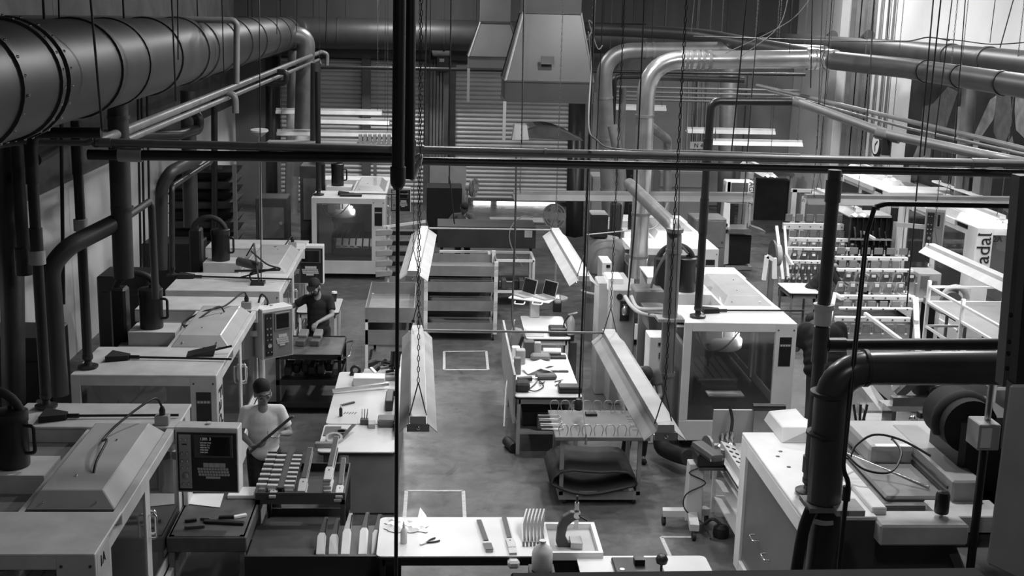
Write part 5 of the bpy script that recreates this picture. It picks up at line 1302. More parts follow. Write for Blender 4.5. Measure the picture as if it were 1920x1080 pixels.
for r_ in range(6):
    for c_ in range(3):
        py = 662+r_*4+(22 if r_ > 2 else 0); fbx(1236+c_*2.6, py, 1238+c_*2.6, py+2.6, 16.585, .02).build('vent_hole', BLACK, t)
fbx(1235, 643, 1246, 648, 16.585, .02).build('handle_recess', BLACK, t)
t = thing('dust_drum', 'large grey dust drum behind the grey drop pipe', 'drum', at(1130, 530, y=22.5))
c = at(1132, 520, y=22.4); MB().lathe([(.34, 0), (.34, 1.3), (.37, 1.32), (.37, 1.75), (.25, 1.95)], (c.x, c.y, 0), n=28).build('drum', MGREY, t)
MB().tube(arc((c.x, c.y-.05, .95), .42, PI*1.05, PI*1.95, X, Y, 10), .03, 8).build('drum_band', LGREY, t)
solid('machine_block', 'black motor block on top of the grey dust drum', 'motor', (1108, 402, 1140, 446), 22.2, .5, BLACK)
for i, (r, yy, m, lab) in enumerate((((1108, 330, 1155, 400), 29.5, LGREY, 'pale cabinet behind the far silver duct'), ((1158, 310, 1190, 350), 31, BLACK, 'black cabinet behind the silver ducts'), ((1235, 320, 1330, 372), 29, WALLM, 'grey machine block behind the long grey strip lamp'), ((1300, 410, 1360, 500), 26.5, MGREY, 'grey cabinet left of the band saw'), ((1400, 320, 1412, 390), 33, LGREY, 'slim pale cabinet left of the far dark bench'))):
    t = thing('machine_cabinet', lab, 'cabinet', at((r[0]+r[2])/2, r[3], y=yy))
    fbx(*r, yy, .8, True).build('body', m, t, bevel=.02)
    fbx(r[0]+3, r[1]+4, r[2]-3, r[1]+(r[3]-r[1])*.6, yy-.02, .02).build('door', m, t, bevel=.005)
    q = at(r[2]-6, (r[1]+r[3])/2, y=yy-.03); MB().cyl(q, q+Y*.02, .03, n=8).build('knob', DGREY, t)
# sign with letters
s = thing('bay_sign', 'small pale sign reading N 4 on the far right back area', 'sign', at(1308, 277, y=33))
for sx in (1297, 1319): q = at(sx, 266, y=33.01); MB().cyl(q, Vector((q.x, q.y, ZC)), .008, n=5).build('hanger', DGREY, s)
fbx(1294, 266, 1322, 279, 33, .03).build('plate', LGREY, s)
text('N 4', 'sign_lettering', .16, face_M(at(1310, 273, y=32.99), (1, 0, 0), (0, 0, 1)), BLACK, s)
# electric box between the roller doors
t = thing('door_operator', 'black electric door operator between the two roller doors', 'box', at(828, 150, y=37.8))
fbx(818, 106, 842, 135, 37.6, .93).build('housing', BLACK, t, bevel=.02); fbx(824, 110, 833, 116, 37.58, .02).build('label', LGREY, t); fbx(832, 135, 842, 290, 37.9, .1).build('guide', DGREY, t)
# fans
def fan(label, c, r, base, aim):
    t = thing('pedestal_fan', label, 'fan', (c.x, c.y+.1, 0)); aim = Vector(aim).normalized()
    u, v = frame_for(aim)
    for k in (1.0, .75, .5, .25): MB().tube(arc(c, r*k, 0, 2*PI, u, v, 24), .008, 5, caps=False).build('guard_ring', LGREY, t)
    for k in range(12):
        a_ = 2*PI*k/12; d_ = u*math.cos(a_)+v*math.sin(a_); MB().tube([c+d_*r*.12, c+d_*r], .004, 4).build('guard_wire', LGREY, t)
    MB().cyl(c-aim*.06, c-aim*.02, r*.97, n=28).build('rear_guard', MGREY, t)
    MB().cyl(c-aim*.22, c+aim*.02, .09, n=14).build('motor', LGREY, t)
    for k in range(4):
        a_ = 2*PI*k/4; d_ = u*math.cos(a_)+v*math.sin(a_); MB().bar(c-aim*.01+d_*.06, c-aim*.01+d_*r*.9, .16, .012, aim).build('blade', LGREY, t)
    q = c-aim*.2
    MB().cyl((q.x, q.y, .03), q, .025, n=10).build('pole', LGREY, t)
    MB().lathe([(base, 0), (base, .03), (.05, .06)], (q.x, q.y, 0), n=24).build('base', LAMIN, t)
fan('white pedestal fan turned sideways before the far roller door', at(890, 352, y=30), .24, .3, (1, -.5, 0))
fan('grey pedestal fan with round guard at the right of the dark station', at(1039, 405, y=25.5), .26, .28, (-.5, -1, 0))
solid('flat_cabinet', 'pale flat machine cover left of the far right roller door', 'cabinet', (806, 308, 874, 350), 33, .9, LGREY, True)
solid('bench_cabinet', 'dark wide bench before the far right roller door', 'bench', (800, 352, 866, 405), 32, .9, BLACK, True)
# white gooseneck lamp at upper left
t = thing('gooseneck_lamp', 'shiny round lamp head at the far left above the crossing pipe', 'lamp', at(486, 300, y=27))
c = at(486, 243, y=27); MB().lathe([(.19, 0), (.2, .03), (.12, .1), (.04, .16)], c, (0, .1, -1), n=20).build('lamp_head', LAMIN, t)
MB().cyl((c.x, c.y, 0), c-Z*.1, .03, n=8).build('stand', LGREY, t)
# hopper row before the far left door
t = thing('roller_row', 'pale toothed rack before the far left roller door', 'rack', at(705, 262, y=31.6))
for i in range(9):
    x = 672+i*9; fbx(x, 253, x+6, 269, 31.6, .3).build('tooth', LGREY, t)
fbx(500, 268, 748, 273, 31.5, .5).build('beam', LGREY, t)
for x in (520, 700): fbx(x, 273, x+6, 360, 31.6, .1, True).build('leg', MGREY, t)

# framed grey board behind the far clamp rack
t = thing('screen_board', 'grey board in a white frame behind the far clamp rack', 'board', at(1560, 430, y=27.2))
fbx(1500, 362, 1640, 425, 27.2, .04, True).build('board', MGREY, t)
fbx(1484, 355, 1492, 430, 27.15, .06, True).build('frame_post', WHITE, t); fbx(1502, 368, 1509, 430, 27.15, .06, True).build('frame_post', WHITE, t)
fbx(1484, 355, 1560, 361, 27.15, .06).build('frame_rail', WHITE, t)
# ================================================================== small things on benches and carts
def neck(label, loc, rz, light=WOODM, group=None, flip=False, tilt=0.0):
    """a guitar neck blank lying flat, heel towards local -y"""
    t = thing('guitar_neck', label, 'guitar neck', loc, rz, group)
    t.rotation_euler = (tilt, 0, rz)
    MB().prism([(-.03, -.02, 0), (.03, -.02, 0), (.036, .03, 0), (.022, .07, 0), (.021, .52, 0), (-.021, .52, 0), (-.022, .07, 0), (-.036, .03, 0)], (0, 0, .022)).build('shaft', light, t, local=True, bevel=.003)
    MB().prism([(-.032, -.13, 0), (.032, -.13, 0), (.035, 0, 0), (.018, .04, 0), (-.018, .04, 0), (-.035, 0, 0)], (0, 0, .026)).build('heel', light, t, local=True, bevel=.003)
    MB().box(-.02, .02, .06, .5, .022, .03).build('fretboard', WOODD, t, local=True)
    MB().cyl((0, .0, .024), (0, .0, .03), .006, n=8).build('bolt_hole', BLACK, t, local=True)
    return t
def stack(label_fn, x, y, z, n, rz, dz=.034, jit=.01, scale=1.0, tilt=0.0):
    first = None
    for i in range(n):
        lx, ly = x+random.uniform(-jit, jit), y+random.uniform(-jit, jit)
        lab = label_fn(i, n)
        if first is None: first = neck(lab, (lx, ly, z), rz, tilt=tilt); first.scale = (scale,)*3; q = first
        else:
            q = dup(first, (lx, ly, z+i*dz*scale), None, lab); q.rotation_euler = (tilt, 0, rz+random.uniform(-.03, .03))
def lv(i, n): return 'topmost' if i == n-1 else 'lowest' if i == 0 else ('second from below', 'third from below', 'fourth from below', 'fifth from below')[i-1]
zc = .86
stack(lambda i, n: lv(i, n)+' guitar neck in the middle stack on the dark steel cart', -1.39, 12.66, zc, 3, -.02, scale=1.3, tilt=.24)
stack(lambda i, n: lv(i, n)+' guitar neck in the tallest stack at the right of the dark cart', -1.12, 12.66, zc, 6, -.02, scale=1.3, tilt=.24)
stack(lambda i, n: lv(i, n)+' guitar neck in the short stack at the dark cart\'s right edge', -1.0, 12.6, zc, 2, .0, scale=1.2, tilt=.2)
def binding_block(label, loc, rz, k=7):
    t = thing('fret_block', label, 'block', loc, rz)
    t.rotation_euler = (.2, 0, rz)
    MB().box(-.045, .045, 0, .75, 0, .05).build('core', WOODM, t, local=True, bevel=.004)
    for i in range(k):
        y = .03+i*.7/k
        MB().box(-.055, .055, y, y+.035, .0, .085).build('white_band', LAMIN, t, local=True)
        MB().box(-.05, .05, y+.037, y+.085, .0, .08).build('dark_band', BLACK, t, local=True)
binding_block('striped neck jig at the far left of the dark cart', (-1.84, 12.62, zc), -.06)
binding_block('striped neck jig left of the dark channel on the dark cart', (-1.72, 12.6, zc), -.05)
binding_block('striped neck jig right of the dark channel on the dark cart', (-1.54, 12.58, zc), -.04, 8)
t = thing('dark_channel', 'dark channel-shaped bar lying between the striped jigs', 'bar', (-1.63, 12.6, zc), -.04)
t.rotation_euler = (.22, 0, -.05)
MB().box(-.032, .032, 0, .8, .06, .08).build('web', DGREY, t, local=True)
for s_ in (-1, 1): MB().box(s_*.032-.005, s_*.032+.005, 0, .8, 0, .08).build('flange', DGREY, t, local=True)
neck('pale guitar neck heel at the near left corner of the dark cart', (-1.7, 12.56, zc+.02), 0.02).scale = (1.1,)*3
# necks on the front bench
n1 = neck('dark-faced guitar neck lying on the front bench', (.55, 11.28, .85), .11); n1.scale = (1.15,)*3
MB().box(-.035, .035, -.13, .0, .027, .03).build('heel_face', DGREY, n1, local=True)
n2 = neck('guitar neck with a white block standing at the right of the front bench', (.78, 11.35, .85), .05); n2.scale = (1.15,)*3
MB().box(-.05, .05, -.33, -.22, -.09, -.02).build('white_end', LAMIN, n2, local=True, bevel=.02)
MB().box(-.032, .032, -.24, -.1, -.02, .02).build('pale_heel', WOODM, n2, local=True)
for i in range(6):
    x = .9+i*.036
    t = thing('bent_blank', ['leftmost', 'second', 'third', 'fourth', 'fifth', 'rightmost'][i]+' of six bent wooden blanks standing on the front bench', 'wood blank', (x, 11.35, .85))
    MB().prism([(x, 11.28, .85), (x, 11.34, .85), (x+.01, 11.62, .93), (x+.07, 11.86, 1.0), (x+.07, 11.86, .95), (x+.01, 11.6, .87)], (.016, 0, 0)).build('blank', WOODM, t)
    MB().prism([(x+.016, 11.28, .85), (x+.016, 11.34, .86), (x+.026, 11.62, .935), (x+.086, 11.86, 1.0), (x+.086, 11.86, .95), (x+.026, 11.6, .87)], (.006, 0, 0)).build('dark_face', WOODD, t)
    MB().box(x-.002, x+.02, 11.27, 11.285, .85, .9).build('end_cap', MGREY, t)
# cloth bag, glue bottle, pliers on the front bench
t = thing('cloth_wipes', 'crumpled white wipes lying on the front bench', 'cloth', (-.28, 11.72, .85))
s = MB(); n = 10
vs = [Vector((-.46+.4*i/n+.03*math.sin(j*1.3), 11.6+.28*j/n+.02*math.sin(i*1.7), .855+.05*abs(math.sin(i*1.1+j*.7))*(1 if 0 < i < n and 0 < j < n else .1))) for j in range(n+1) for i in range(n+1)]
s.add(vs, [(j*(n+1)+i, j*(n+1)+i+1, (j+1)*(n+1)+i+1, (j+1)*(n+1)+i) for j in range(n) for i in range(n)], True)
s.build('wipes', PAPER, t)
s = MB(); s.prism([(-.15, 11.85, .86), (-.02, 11.75, .86), (-.06, 11.9, .9), (-.12, 11.98, .95)], (0, .01, .01)); s.build('loose_fold', PAPER, t)
MILKY = mat('milky_plastic', .55, .4, var=.05)
t = thing('glue_bottle', 'small white glue bottle standing on the front bench', 'bottle', at(757, 1018, z=.85))
q = at(757, 1018, z=.85); MB().lathe([(.032, 0), (.034, .01), (.034, .12), (.02, .15), (.014, .16)], q, n=18).build('body', MILKY, t); MB().lathe([(.014, .16), (.012, .18), (.004, .23)], q, n=12).build('nozzle', MILKY, t)
def pliers(label, p, rz, sc=1.0):
    t = thing('pliers', label, 'pliers', p, rz); t.scale = (sc,)*3
    for s_ in (-1, 1):
        MB().tube(spline([(s_*.035, -.12, .01), (s_*.03, -.06, .01), (0, 0, .01)], 4), .008, 6).build('handle', BLACK, t, local=True)
        MB().bar((0, 0, .01), (s_*.006, .07, .01), .012).build('jaw', STEEL, t, local=True)
pliers('black-handled pliers lying on the front bench', at(800, 1019, z=.85), 2.2, 1.1)
# press in tray
t = thing('steel_tray', 'white rimmed tray at the right end of the front bench', 'tray', (1.42, 11.45, 0))
MB().box(1.13, 1.68, 11.12, 11.82, .78, .8).build('base', LGREY, t)
for a in ((1.13, 1.68, 11.1, 11.14), (1.13, 1.68, 11.8, 11.84), (1.13, 1.17, 11.14, 11.8), (1.64, 1.68, 11.14, 11.8)): MB().box(*a, .78, .86).build('rim', WHITE, t)
MB().box(1.15, 1.66, 11.12, 11.82, .6, .78).build('box_body', BLACK, t)
for x in (1.2, 1.6): MB().box(x-.03, x+.03, 11.2, 11.26, 0, .6).build('leg', BLACK, t)
t = thing('arbor_press', 'dark cast arbor press standing in the white rimmed tray', 'press', (1.38, 11.4, .8))
s = MB(); prof = [(-.12, 0), (.1, 0), (.1, .03), (-.02, .05), (-.05, .12), (-.03, .22), (.03, .28), (.1, .3), (.1, .36), (.0, .37), (-.08, .32), (-.13, .2), (-.14, .05)]
s.prism([(1.38+u, 11.36, .8+v) for u, v in prof], (0, .07, 0)); s.build('frame', CAST, t, bevel=.006)
MB().box(1.42, 1.46, 11.38, 11.42, .98, 1.26).build('ram', STEEL, t); MB().cyl((1.44, 11.35, 1.14), (1.44, 11.46, 1.14), .035, n=16).build('pinion', STEEL, t)
MB().bar((1.46, 11.34, 1.14), (1.54, 11.32, 1.1), .014).build('lever', BLACK, t); MB().box(1.38, 1.5, 11.3, 11.48, .8, .87).build('anvil', STEEL, t, bevel=.005)
MB().cyl((1.44, 11.4, 1.26), (1.44, 11.4, 1.33), .012, n=8).build('ram_top', BLACK, t)
t = thing('plastic_jug', 'translucent white plastic jug at the bottom centre', 'jug', (1.06, 11.0, 0))
MILK2 = mat('translucent_jug', .62, .35, var=.08)
j = at(1016, 1068, y=10.8)
MB().lathe([(.09, 0), (.1, .01), (.1, .17), (.085, .22), (.035, .26), (.03, .28), (.034, .285), (.034, .3), (0, .3)], (j.x, 10.8, j.z), n=24).build('body', MILK2, t)
MB().box(j.x-.12, j.x+.12, 10.68, 10.92, 0, j.z).build('crate', BLACK, t)
# instrument on narrow bench at the bottom
t = thing('jig_plate', 'black jig plate with a round white dot on the narrow bottom bench', 'jig', (1.95, 10.75, .8))
MB().box(1.75, 2.22, 10.55, 11.05, .8, .84).build('plate', BLACK, t, bevel=.01)
MB().cyl((1.82, 10.78, .84), (1.82, 10.78, .842), .025, n=18).build('white_dot', PAPER, t)
MB().box(1.95, 2.05, 10.85, 10.95, .84, .9).build('clamp', BLACK, t)
MB().lathe([(.012, 0), (.012, .1), (.05, .1), (.06, .14), (.04, .18), (0, .19)], (2.18, 10.7, .84), n=16).build('knob', BLACK, t)
# white paddles on the bottom shelf
for i, (px, hgt) in enumerate(((598, 1028), (622, 1032), (645, 1017), (678, 1014), (703, 1020))):
    c = at(px, 1045, z=.66); ztop = .66
    t = thing('brush_paddle', ['leftmost', 'second', 'middle', 'fourth', 'rightmost'][i]+' white-ended black paddle standing on the bottom dark shelf', 'paddle', (c.x, 11.7, .6))
    L = (1047-hgt)/1047
    MB().prism([(c.x-.045, 11.58, .6), (c.x+.045, 11.58, .6), (c.x+.045, 11.6+.009*(1045-hgt), .72), (c.x+.025, 11.64+.009*(1045-hgt), .74), (c.x-.025, 11.64+.009*(1045-hgt), .74), (c.x-.045, 11.6+.009*(1045-hgt), .72)], (0, 0, .03)).build('white_end', LAMIN, t, bevel=.004)
    yy = 11.64+.009*(1045-hgt)
    MB().prism([(c.x-.04, yy, .72), (c.x+.04, yy, .72), (c.x+.04, yy+.26, .8), (c.x-.0, yy+.26, .8)], (0, 0, .03)).build('black_blade', BLACK if i != 2 else GALV2, t, bevel=.003)
    MB().bar((c.x+.03, yy+.02, .755), (c.x+.035, yy+.22, .82), .012).build('edge_strip', CHROME, t)
# left bench B1 contents
t = thing('glue_tape', 'roll of tape standing at the near left corner of the left white bench', 'tape', (-1.2, 14.3, .83))
MB().lathe([(.075, 0), (.105, 0), (.105, .05), (.075, .05), (.075, 0)], (-1.2, 14.35, .84), (0, -.3, 1), n=28).build('roll', LGREY, t)
tag(MB().lathe([(.05, 0), (.085, 0), (.085, .04), (.05, .04), (.05, 0)], (-1.13, 14.6, .835), n=24).build('dark_tape', BLACK), 'dark tape roll behind the pale tape roll on the left bench', 'tape')
tag(MB().cbox((-1.25, 14.7, .835), (.2, .34, .01)).build('sand_sheet', DGREY), 'dark sanding sheet lying on the left bench', 'sheet')
tag(MB().bar((-1.13, 14.3, .85), (-.98, 14.72, .92), .05, .008).build('steel_rule', STEEL), 'steel ruler leaning across the tape on the left bench', 'ruler')
tag(MB().cbox((-1.3, 14.14, .86), (.22, .08, .06)).build('wooden_jig', MGREY, bevel=.006), 'small grey jig at the near corner of the left bench', 'jig')
tag(MB().cbox((-.77, 14.9, .86), (.09, .16, .06), rz=.05).build('sanding_block', LGREY, bevel=.006), 'grey sanding block on the left bench seam', 'block')
t = thing('pencil_pot', 'dark pot with pens on the left bench seam', 'pot', (-.87, 15.0, .83)); MB().box(-.92, -.82, 14.95, 15.03, .83, .9).build('pot', DGREY, t)
for i in range(3): MB().cyl((-.9+i*.03, 15.0, .9), (-.9+i*.035, 15.03, 1.02), .006, n=6).build('pen', BLACK if i else STEEL, t)
t = thing('plastic_tub', 'dark plastic tub on the right of the left bench', 'tub', (-.58, 15.0, .83))
MB().frustum([Vector((-.68, 14.88, .83)), Vector((-.5, 14.88, .83)), Vector((-.5, 15.08, .83)), Vector((-.68, 15.08, .83))], [Vector((-.7, 14.86, .92)), Vector((-.48, 14.86, .92)), Vector((-.48, 15.1, .92)), Vector((-.7, 15.1, .92))]).build('tub', MGREY, t, bevel=.01)
MB().box(-.68, -.5, 14.88, 15.08, .915, .925).build('contents', BLACK, t)
t = thing('small_bottle', 'small black bottle standing on the left bench', 'bottle', (-1.19, 15.3, .83)); MB().lathe([(.022, 0), (.022, .1), (.01, .12)], (-1.19, 15.3, .83), n=12).build('body', BLACK, t); MB().cyl((-1.19, 15.3, .95), (-1.19, 15.3, .98), .009, n=8).build('cap', PAPER, t)
tag(MB().bar((-1.22, 15.72, .84), (-1.05, 15.85, .845), .035, .015).build('spring_clamp', DGREY), 'dark spring clamp lying on the left bench', 'clamp')
t = thing('sticker_patch', 'black scribbled marking on the left bench beside the bottle', 'marking', (-1.1, 15.42, .831))
for i in range(5): MB().bar((-1.16+i*.035, 15.38+.02*(i % 2), .832), (-1.14+i*.035, 15.46, .832), .012, .002).build('stroke', BLACK, t)
tag(MB().box(-1.12, -.68, 16.6, 16.85, .83, .95).build('white_carton', PAPER, bevel=.006), 'long white carton at the far end of the left bench', 'carton')
tag(MB().bar((-1.38, 16.25, .87), (-.62, 16.5, .9), .05, .04).build('steel_bar', GALV), 'long steel bar lying across the left bench', 'bar')
tag(MB().cbox((-.58, 15.75, .9), (.1, .45, .14)).build('dark_rack', DGREY, bevel=.01), 'dark grey rack at the right edge of the left bench', 'rack')
tag(MB().cbox((-.56, 16.1, .9), (.12, .1, .08)).build('stapler_block', BLACK, bevel=.01), 'black block behind the dark rack on the left bench', 'block')
# tool heap on the bench end
t = thing('clamp_tray', 'tray heaped with metal clamps at the end of the left bench', 'tray', (-.8, 17.05, .83))
MB().box(-1.0, -.48, 16.88, 17.3, .83, .88).build('tray', LGREY, t)
for i in range(14):
    x = -.97+.45*random.random(); y = 16.92+.34*random.random(); a = random.uniform(-1, 1)
    MB().bar((x, y, .9+.12*random.random()), (x+.12*math.cos(a), y+.1*math.sin(a), .92+.16*random.random()), .035, .03).build('clamp', (BLACK, STEEL, GALV2)[i % 3], t)
for i in range(6):
    MB().bar((-.62+i*.03, 17.2, .9), (-.6+i*.03, 17.28, 1.15), .028, .02).build('tool_bar', (STEEL, BLACK)[i % 2], t)
t = thing('clamp_lamp', 'black round clamp knob behind the white carton', 'clamp', (-1.1, 17.2, .83)); MB().tube(arc((-1.12, 17.15, .9), .06, 0, 2*PI, X, Z, 14), .022, 8, caps=False).build('ring', BLACK, t); MB().box(-1.2, -1.02, 17.1, 17.22, .83, .86).build('base', BLACK, t)
# bench B2 contents
t = thing('paper_pile', 'crumpled white papers on the right tool bench', 'paper', (1.5, 17.3, .85))
for i, (x, y, r_, h_) in enumerate(((1.52, 17.3, .2, .06), (1.8, 17.45, -.1, .02), (1.65, 17.55, .4, .04))):
    s = MB(); c_, s_ = math.cos(r_), math.sin(r_)
    s.add([Vector((x+c_*u-s_*v, y+s_*u+c_*v, .855+h_*k)) for u, v, k in ((-.18, -.14, .2), (0, -.16, 1.6), (.2, -.12, .4), (-.2, .14, .8), (0, .14, 2.0), (.2, .15, 0))], [(0, 1, 4, 3), (1, 2, 5, 4)]); o = s.build('sheet', PAPER, t)
    o.modifiers.new('thickness', 'SOLIDIFY').thickness = .004
tag(MB().cbox((1.9, 16.35, .9), (.33, .2, .09)).build('tool_case', BLACK, bevel=.015), 'black tool case at the near right corner of the tool bench', 'case')
tag(MB().cbox((1.62, 16.95, .89), (.3, .14, .07), rz=.1).build('hand_plane', DGREY, bevel=.02), 'dark plane-like tool in the middle of the tool bench', 'tool')
tag(MB().cbox((1.62, 17.95, .9), (.3, .14, .1)).build('grey_case', MGREY, bevel=.03), 'grey rounded case at the far end of the tool bench', 'case')
tag(MB().cyl((1.68, 18.15, .93), (1.95, 18.15, .93), .05, n=18).build('paper_roll', PAPER), 'white paper roll at the far end of the tool bench', 'roll')
tag(MB().cbox((1.85, 18.05, .87), (.34, .14, .04)).build('roll_tray', BLACK, bevel=.006), 'black tray under the white paper roll', 'tray')
tag(MB().cbox((1.83, 17.3, .865), (.3, .05, .03)).build('marker', DGREY, bevel=.006), 'dark grey marker beside the papers on the tool bench', 'tool')
pliers('dark pliers lying right of the plane on the tool bench', (1.82, 16.85, .85), -.6, .9)
pliers('slim pliers lying with cords on the tool bench', (1.52, 16.65, .86), 2.9, 1.0)
for i, (x0, y0, x1, y1) in enumerate(((1.72, 16.6, 1.95, 16.68), (1.74, 16.66, 1.98, 16.6), (1.78, 16.55, 1.95, 16.56))):
    tag(MB().bar((x0, y0, .858), (x1, y1, .858), .025, .015).build('file_tool', (MGREY, DGREY, GALV2)[i]), ('grey file farthest', 'dark file middle', 'steel file nearest')[i]+' of three beside the black case', 'file')
tag(MB().tube(spline([(1.25, 16.4, .9), (1.4, 16.3, .87), (1.55, 16.55, .865), (1.5, 16.8, .87), (1.42, 16.6, .87), (1.35, 16.45, .865)], 6), .008, 6).build('loose_cord', CABLE), 'black loose cord coiled on the tool bench', 'cord')
tag(MB().cbox((1.24, 16.4, .92), (.2, .24, .13)).build('pouch', mat('khaki_cloth', .03, .9, var=.3, scale=20), bevel=.03), 'dark cloth pouch at the near left corner of the tool bench', 'pouch')
t = thing('rotary_tool', 'black rotary tool lying beside the pouch', 'tool', (1.3, 16.75, .86)); MB().cyl((1.2, 16.75, .9), (1.4, 16.8, .9), .04, n=12).build('body', BLACK, t); MB().cyl((1.4, 16.8, .9), (1.48, 16.82, .9), .015, n=8).build('collet', STEEL, t)
for i, (x, y, w_, h_, m_) in enumerate(((1.22, 17.2, .1, .25, MGREY), (1.3, 17.75, .14, .22, LGREY), (1.45, 18.1, .16, .26, DGREY), (1.6, 18.25, .1, .2, LGREY), (1.25, 18.05, .12, .18, PAPER))):
    tag(MB().cbox((x, y, .85+h_/2), (w_, w_, h_)).build('bench_box', m_, bevel=.01), ['tall grey box against the side board of the tool bench', 'pale box second along the tool bench side board', 'dark box at the back of the tool bench', 'small pale box at the back of the tool bench', 'white box beside the tool bench side board'][i], 'box')
t = thing('wall_phone', 'grey drill charger leaning on the tool bench side board', 'tool', (1.25, 18.6, .95)); MB().cbox((1.28, 18.5, 1.05), (.16, .2, .28), ry=.3).build('body', MGREY, t, bevel=.03); MB().cbox((1.36, 18.45, 1.0), (.03, .14, .2), ry=.3).build('face', BLACK, t)
# storage under tool bench
tag(MB().box(1.25, 1.95, 16.4, 17.6, .32, .55).build('storage_bin', BLACK, bevel=.02), 'black storage bin on the lower shelf of the tool bench', 'bin')
tag(MB().box(1.45, 1.98, 16.2, 16.35, .35, .55).build('cardboard_box', MGREY, bevel=.01), 'grey box at the front of the tool bench lower shelf', 'box')
t = thing('foot_mat_roll', 'black roll under the left leg of the tool bench', 'roll', (1.1, 16.0, 0)); MB().cyl((1.05, 16.5, .07), (1.14, 16.2, .07), .07, n=18).build('roll', RUBBER, t); MB().cyl((1.05, 16.5, .07), (1.047, 16.51, .07), .035, n=12).build('core', DGREY, t)
# laptops
def laptop(label, c, rz):
    t = thing('laptop', label, 'laptop', c, rz)
    MB().box(-.17, .17, -.12, .12, 0, .02).build('base', LGREY, t, local=True, bevel=.004)
    MB().box(-.15, .15, -.02, .1, .02, .023).build('keyboard', MGREY, t, local=True)
    MB().box(-.05, .05, -.1, -.04, .02, .022).build('touchpad', LGREY, t, local=True)
    s = MB().cbox((0, .15, .15), (.34, .012, .26), rx=-.25); s.build('lid', LGREY, t, local=True)
    MB().cbox((0, .142, .15), (.31, .006, .23), rx=-.25).build('screen', SCREEN, t, local=True)
lt = thing('laptop_stand', 'white two-handled tray stand under the laptops', 'stand', (1.62, 19.3, .9))
p = at(1000, 555, z=1.25)
MB().cbox((p.x+.0, p.y, 1.22), (.75, .45, .03), rz=-.45).build('tray', WHITE, lt, bevel=.01)
MB().box(p.x-.06, p.x+.1, p.y-.15, p.y+.05, .9, 1.2).build('column', LGREY, lt, bevel=.01)
for k in (-.25, .05): MB().tube(bend([(p.x+k-.08, p.y-.3+.06*-k, 1.22), (p.x+k-.1, p.y-.38, 1.2), (p.x+k+.06, p.y-.42, 1.2), (p.x+k+.08, p.y-.34, 1.22)], .03, 3), .012, 6).build('tray_handle', WHITE, lt)
laptop('open laptop on the left of the tray stand', (p.x-.17, p.y+.07, 1.24), -.95)
laptop('open laptop on the right of the tray stand', (p.x+.17, p.y-.08, 1.24), -.95)
# fire extinguisher, card reader
t = thing('fire_extinguisher', 'fire extinguisher with a pale body standing right of the laptops', 'extinguisher', at(1068, 640, y=19.2))
c = at(1069, 640, y=19.2); c.z = max(c.z, 0.0)
MB().lathe([(.06, 0), (.065, .03), (.065, .34), (.04, .4), (.02, .43)], (c.x, c.y, c.z), n=20).build('cylinder', LGREY, t); MB().lathe([(.067, .02), (.067, .12)], (c.x, c.y, c.z), n=20).build('band', BLACK, t)
MB().bar((c.x-.05, c.y, c.z+.45), (c.x+.1, c.y-.05, c.z+.5), .03, .025).build('lever', CHROME, t); MB().tube(spline([(c.x-.03, c.y, c.z+.43), (c.x-.11, c.y, c.z+.3), (c.x-.08, c.y, c.z+.08)], 5), .012, 6).build('hose', BLACK, t)
MB().box(c.x-.1, c.x+.1, c.y-.1, c.y+.1, 0, c.z).build('stand', DGREY, t)
t = thing('card_terminal', 'small handheld terminal behind the laptops', 'terminal', (p.x+.5, p.y+.4, .9)); MB().cbox((p.x+.45, p.y+.35, 1.12), (.12, .24, .06), rx=.5).build('body', MGREY, t, bevel=.02); MB().cbox((p.x+.45, p.y+.34, 1.155), (.07, .1, .01), rx=.5).build('display', PAPER, t); MB().box(p.x+.38, p.x+.52, p.y+.28, p.y+.42, .9, 1.1).build('dock', BLACK, t)
tag(MB().cbox((2.0, 19.25, .97), (.28, .25, .14)).build('desk_box', BLACK, bevel=.02), 'black box on the laptop bench', 'box')
tag(MB().cbox((1.62, 19.2, .96), (.3, .2, .12)).build('white_binder', PAPER, bevel=.01), 'white binder on the left of the laptop bench', 'binder')
# tall cart parts, cart at white bench
t = thing('paper_cup', 'dark paper cup with a white lid on the corner table', 'cup', (-1.72, 20.95, .9))
c = at(627, 565, z=.9); MB().lathe([(.035, 0), (.047, .15)], c, n=18).build('cup', BLACK, t); MB().lathe([(.05, 0), (.05, .015), (.045, .03), (0, .03)], c+Z*.15, n=18).build('lid', PAPER, t)
# parts on the dark worn cart under the control box
tag(MB().prism([at(352, 945, z=.805), at(360, 926, z=.805), at(420, 926, z=.805), at(412, 952, z=.805)], (0, 0, .004)).build('paper_sheet', PAPER), 'white paper lying on the dark grey cart', 'paper')
tag(MB().box(-2.2, -1.82, 12.6, 12.85, .8, .84).build('white_book', PAPER, bevel=.004), 'white notebook at the far edge of the dark grey cart', 'book')
for i, (px, py, ln, r_, m_) in enumerate(((358, 978, .12, .25, BLACK), (385, 975, .1, -.1, DGREY), (420, 982, .42, -.12, BLACK), (425, 972, .16, .1, BLACK), (365, 990, .2, .2, DGREY), (450, 970, .14, .5, PAPER))):
    c = at(px, py, z=.8); tag(MB().cbox((c.x, c.y, .815), (ln, .06 if i == 2 else .04, .03), rz=r_).build('cart_tool', m_, bevel=.005), ['black block at the left of the dark grey cart', 'small grey piece beside the black block on the cart', 'long dark bar lying on the dark grey cart', 'short black tool above the long bar on the cart', 'grey scraper at the near left of the cart', 'thin white stick at the right of the cart'][i], 'tool')
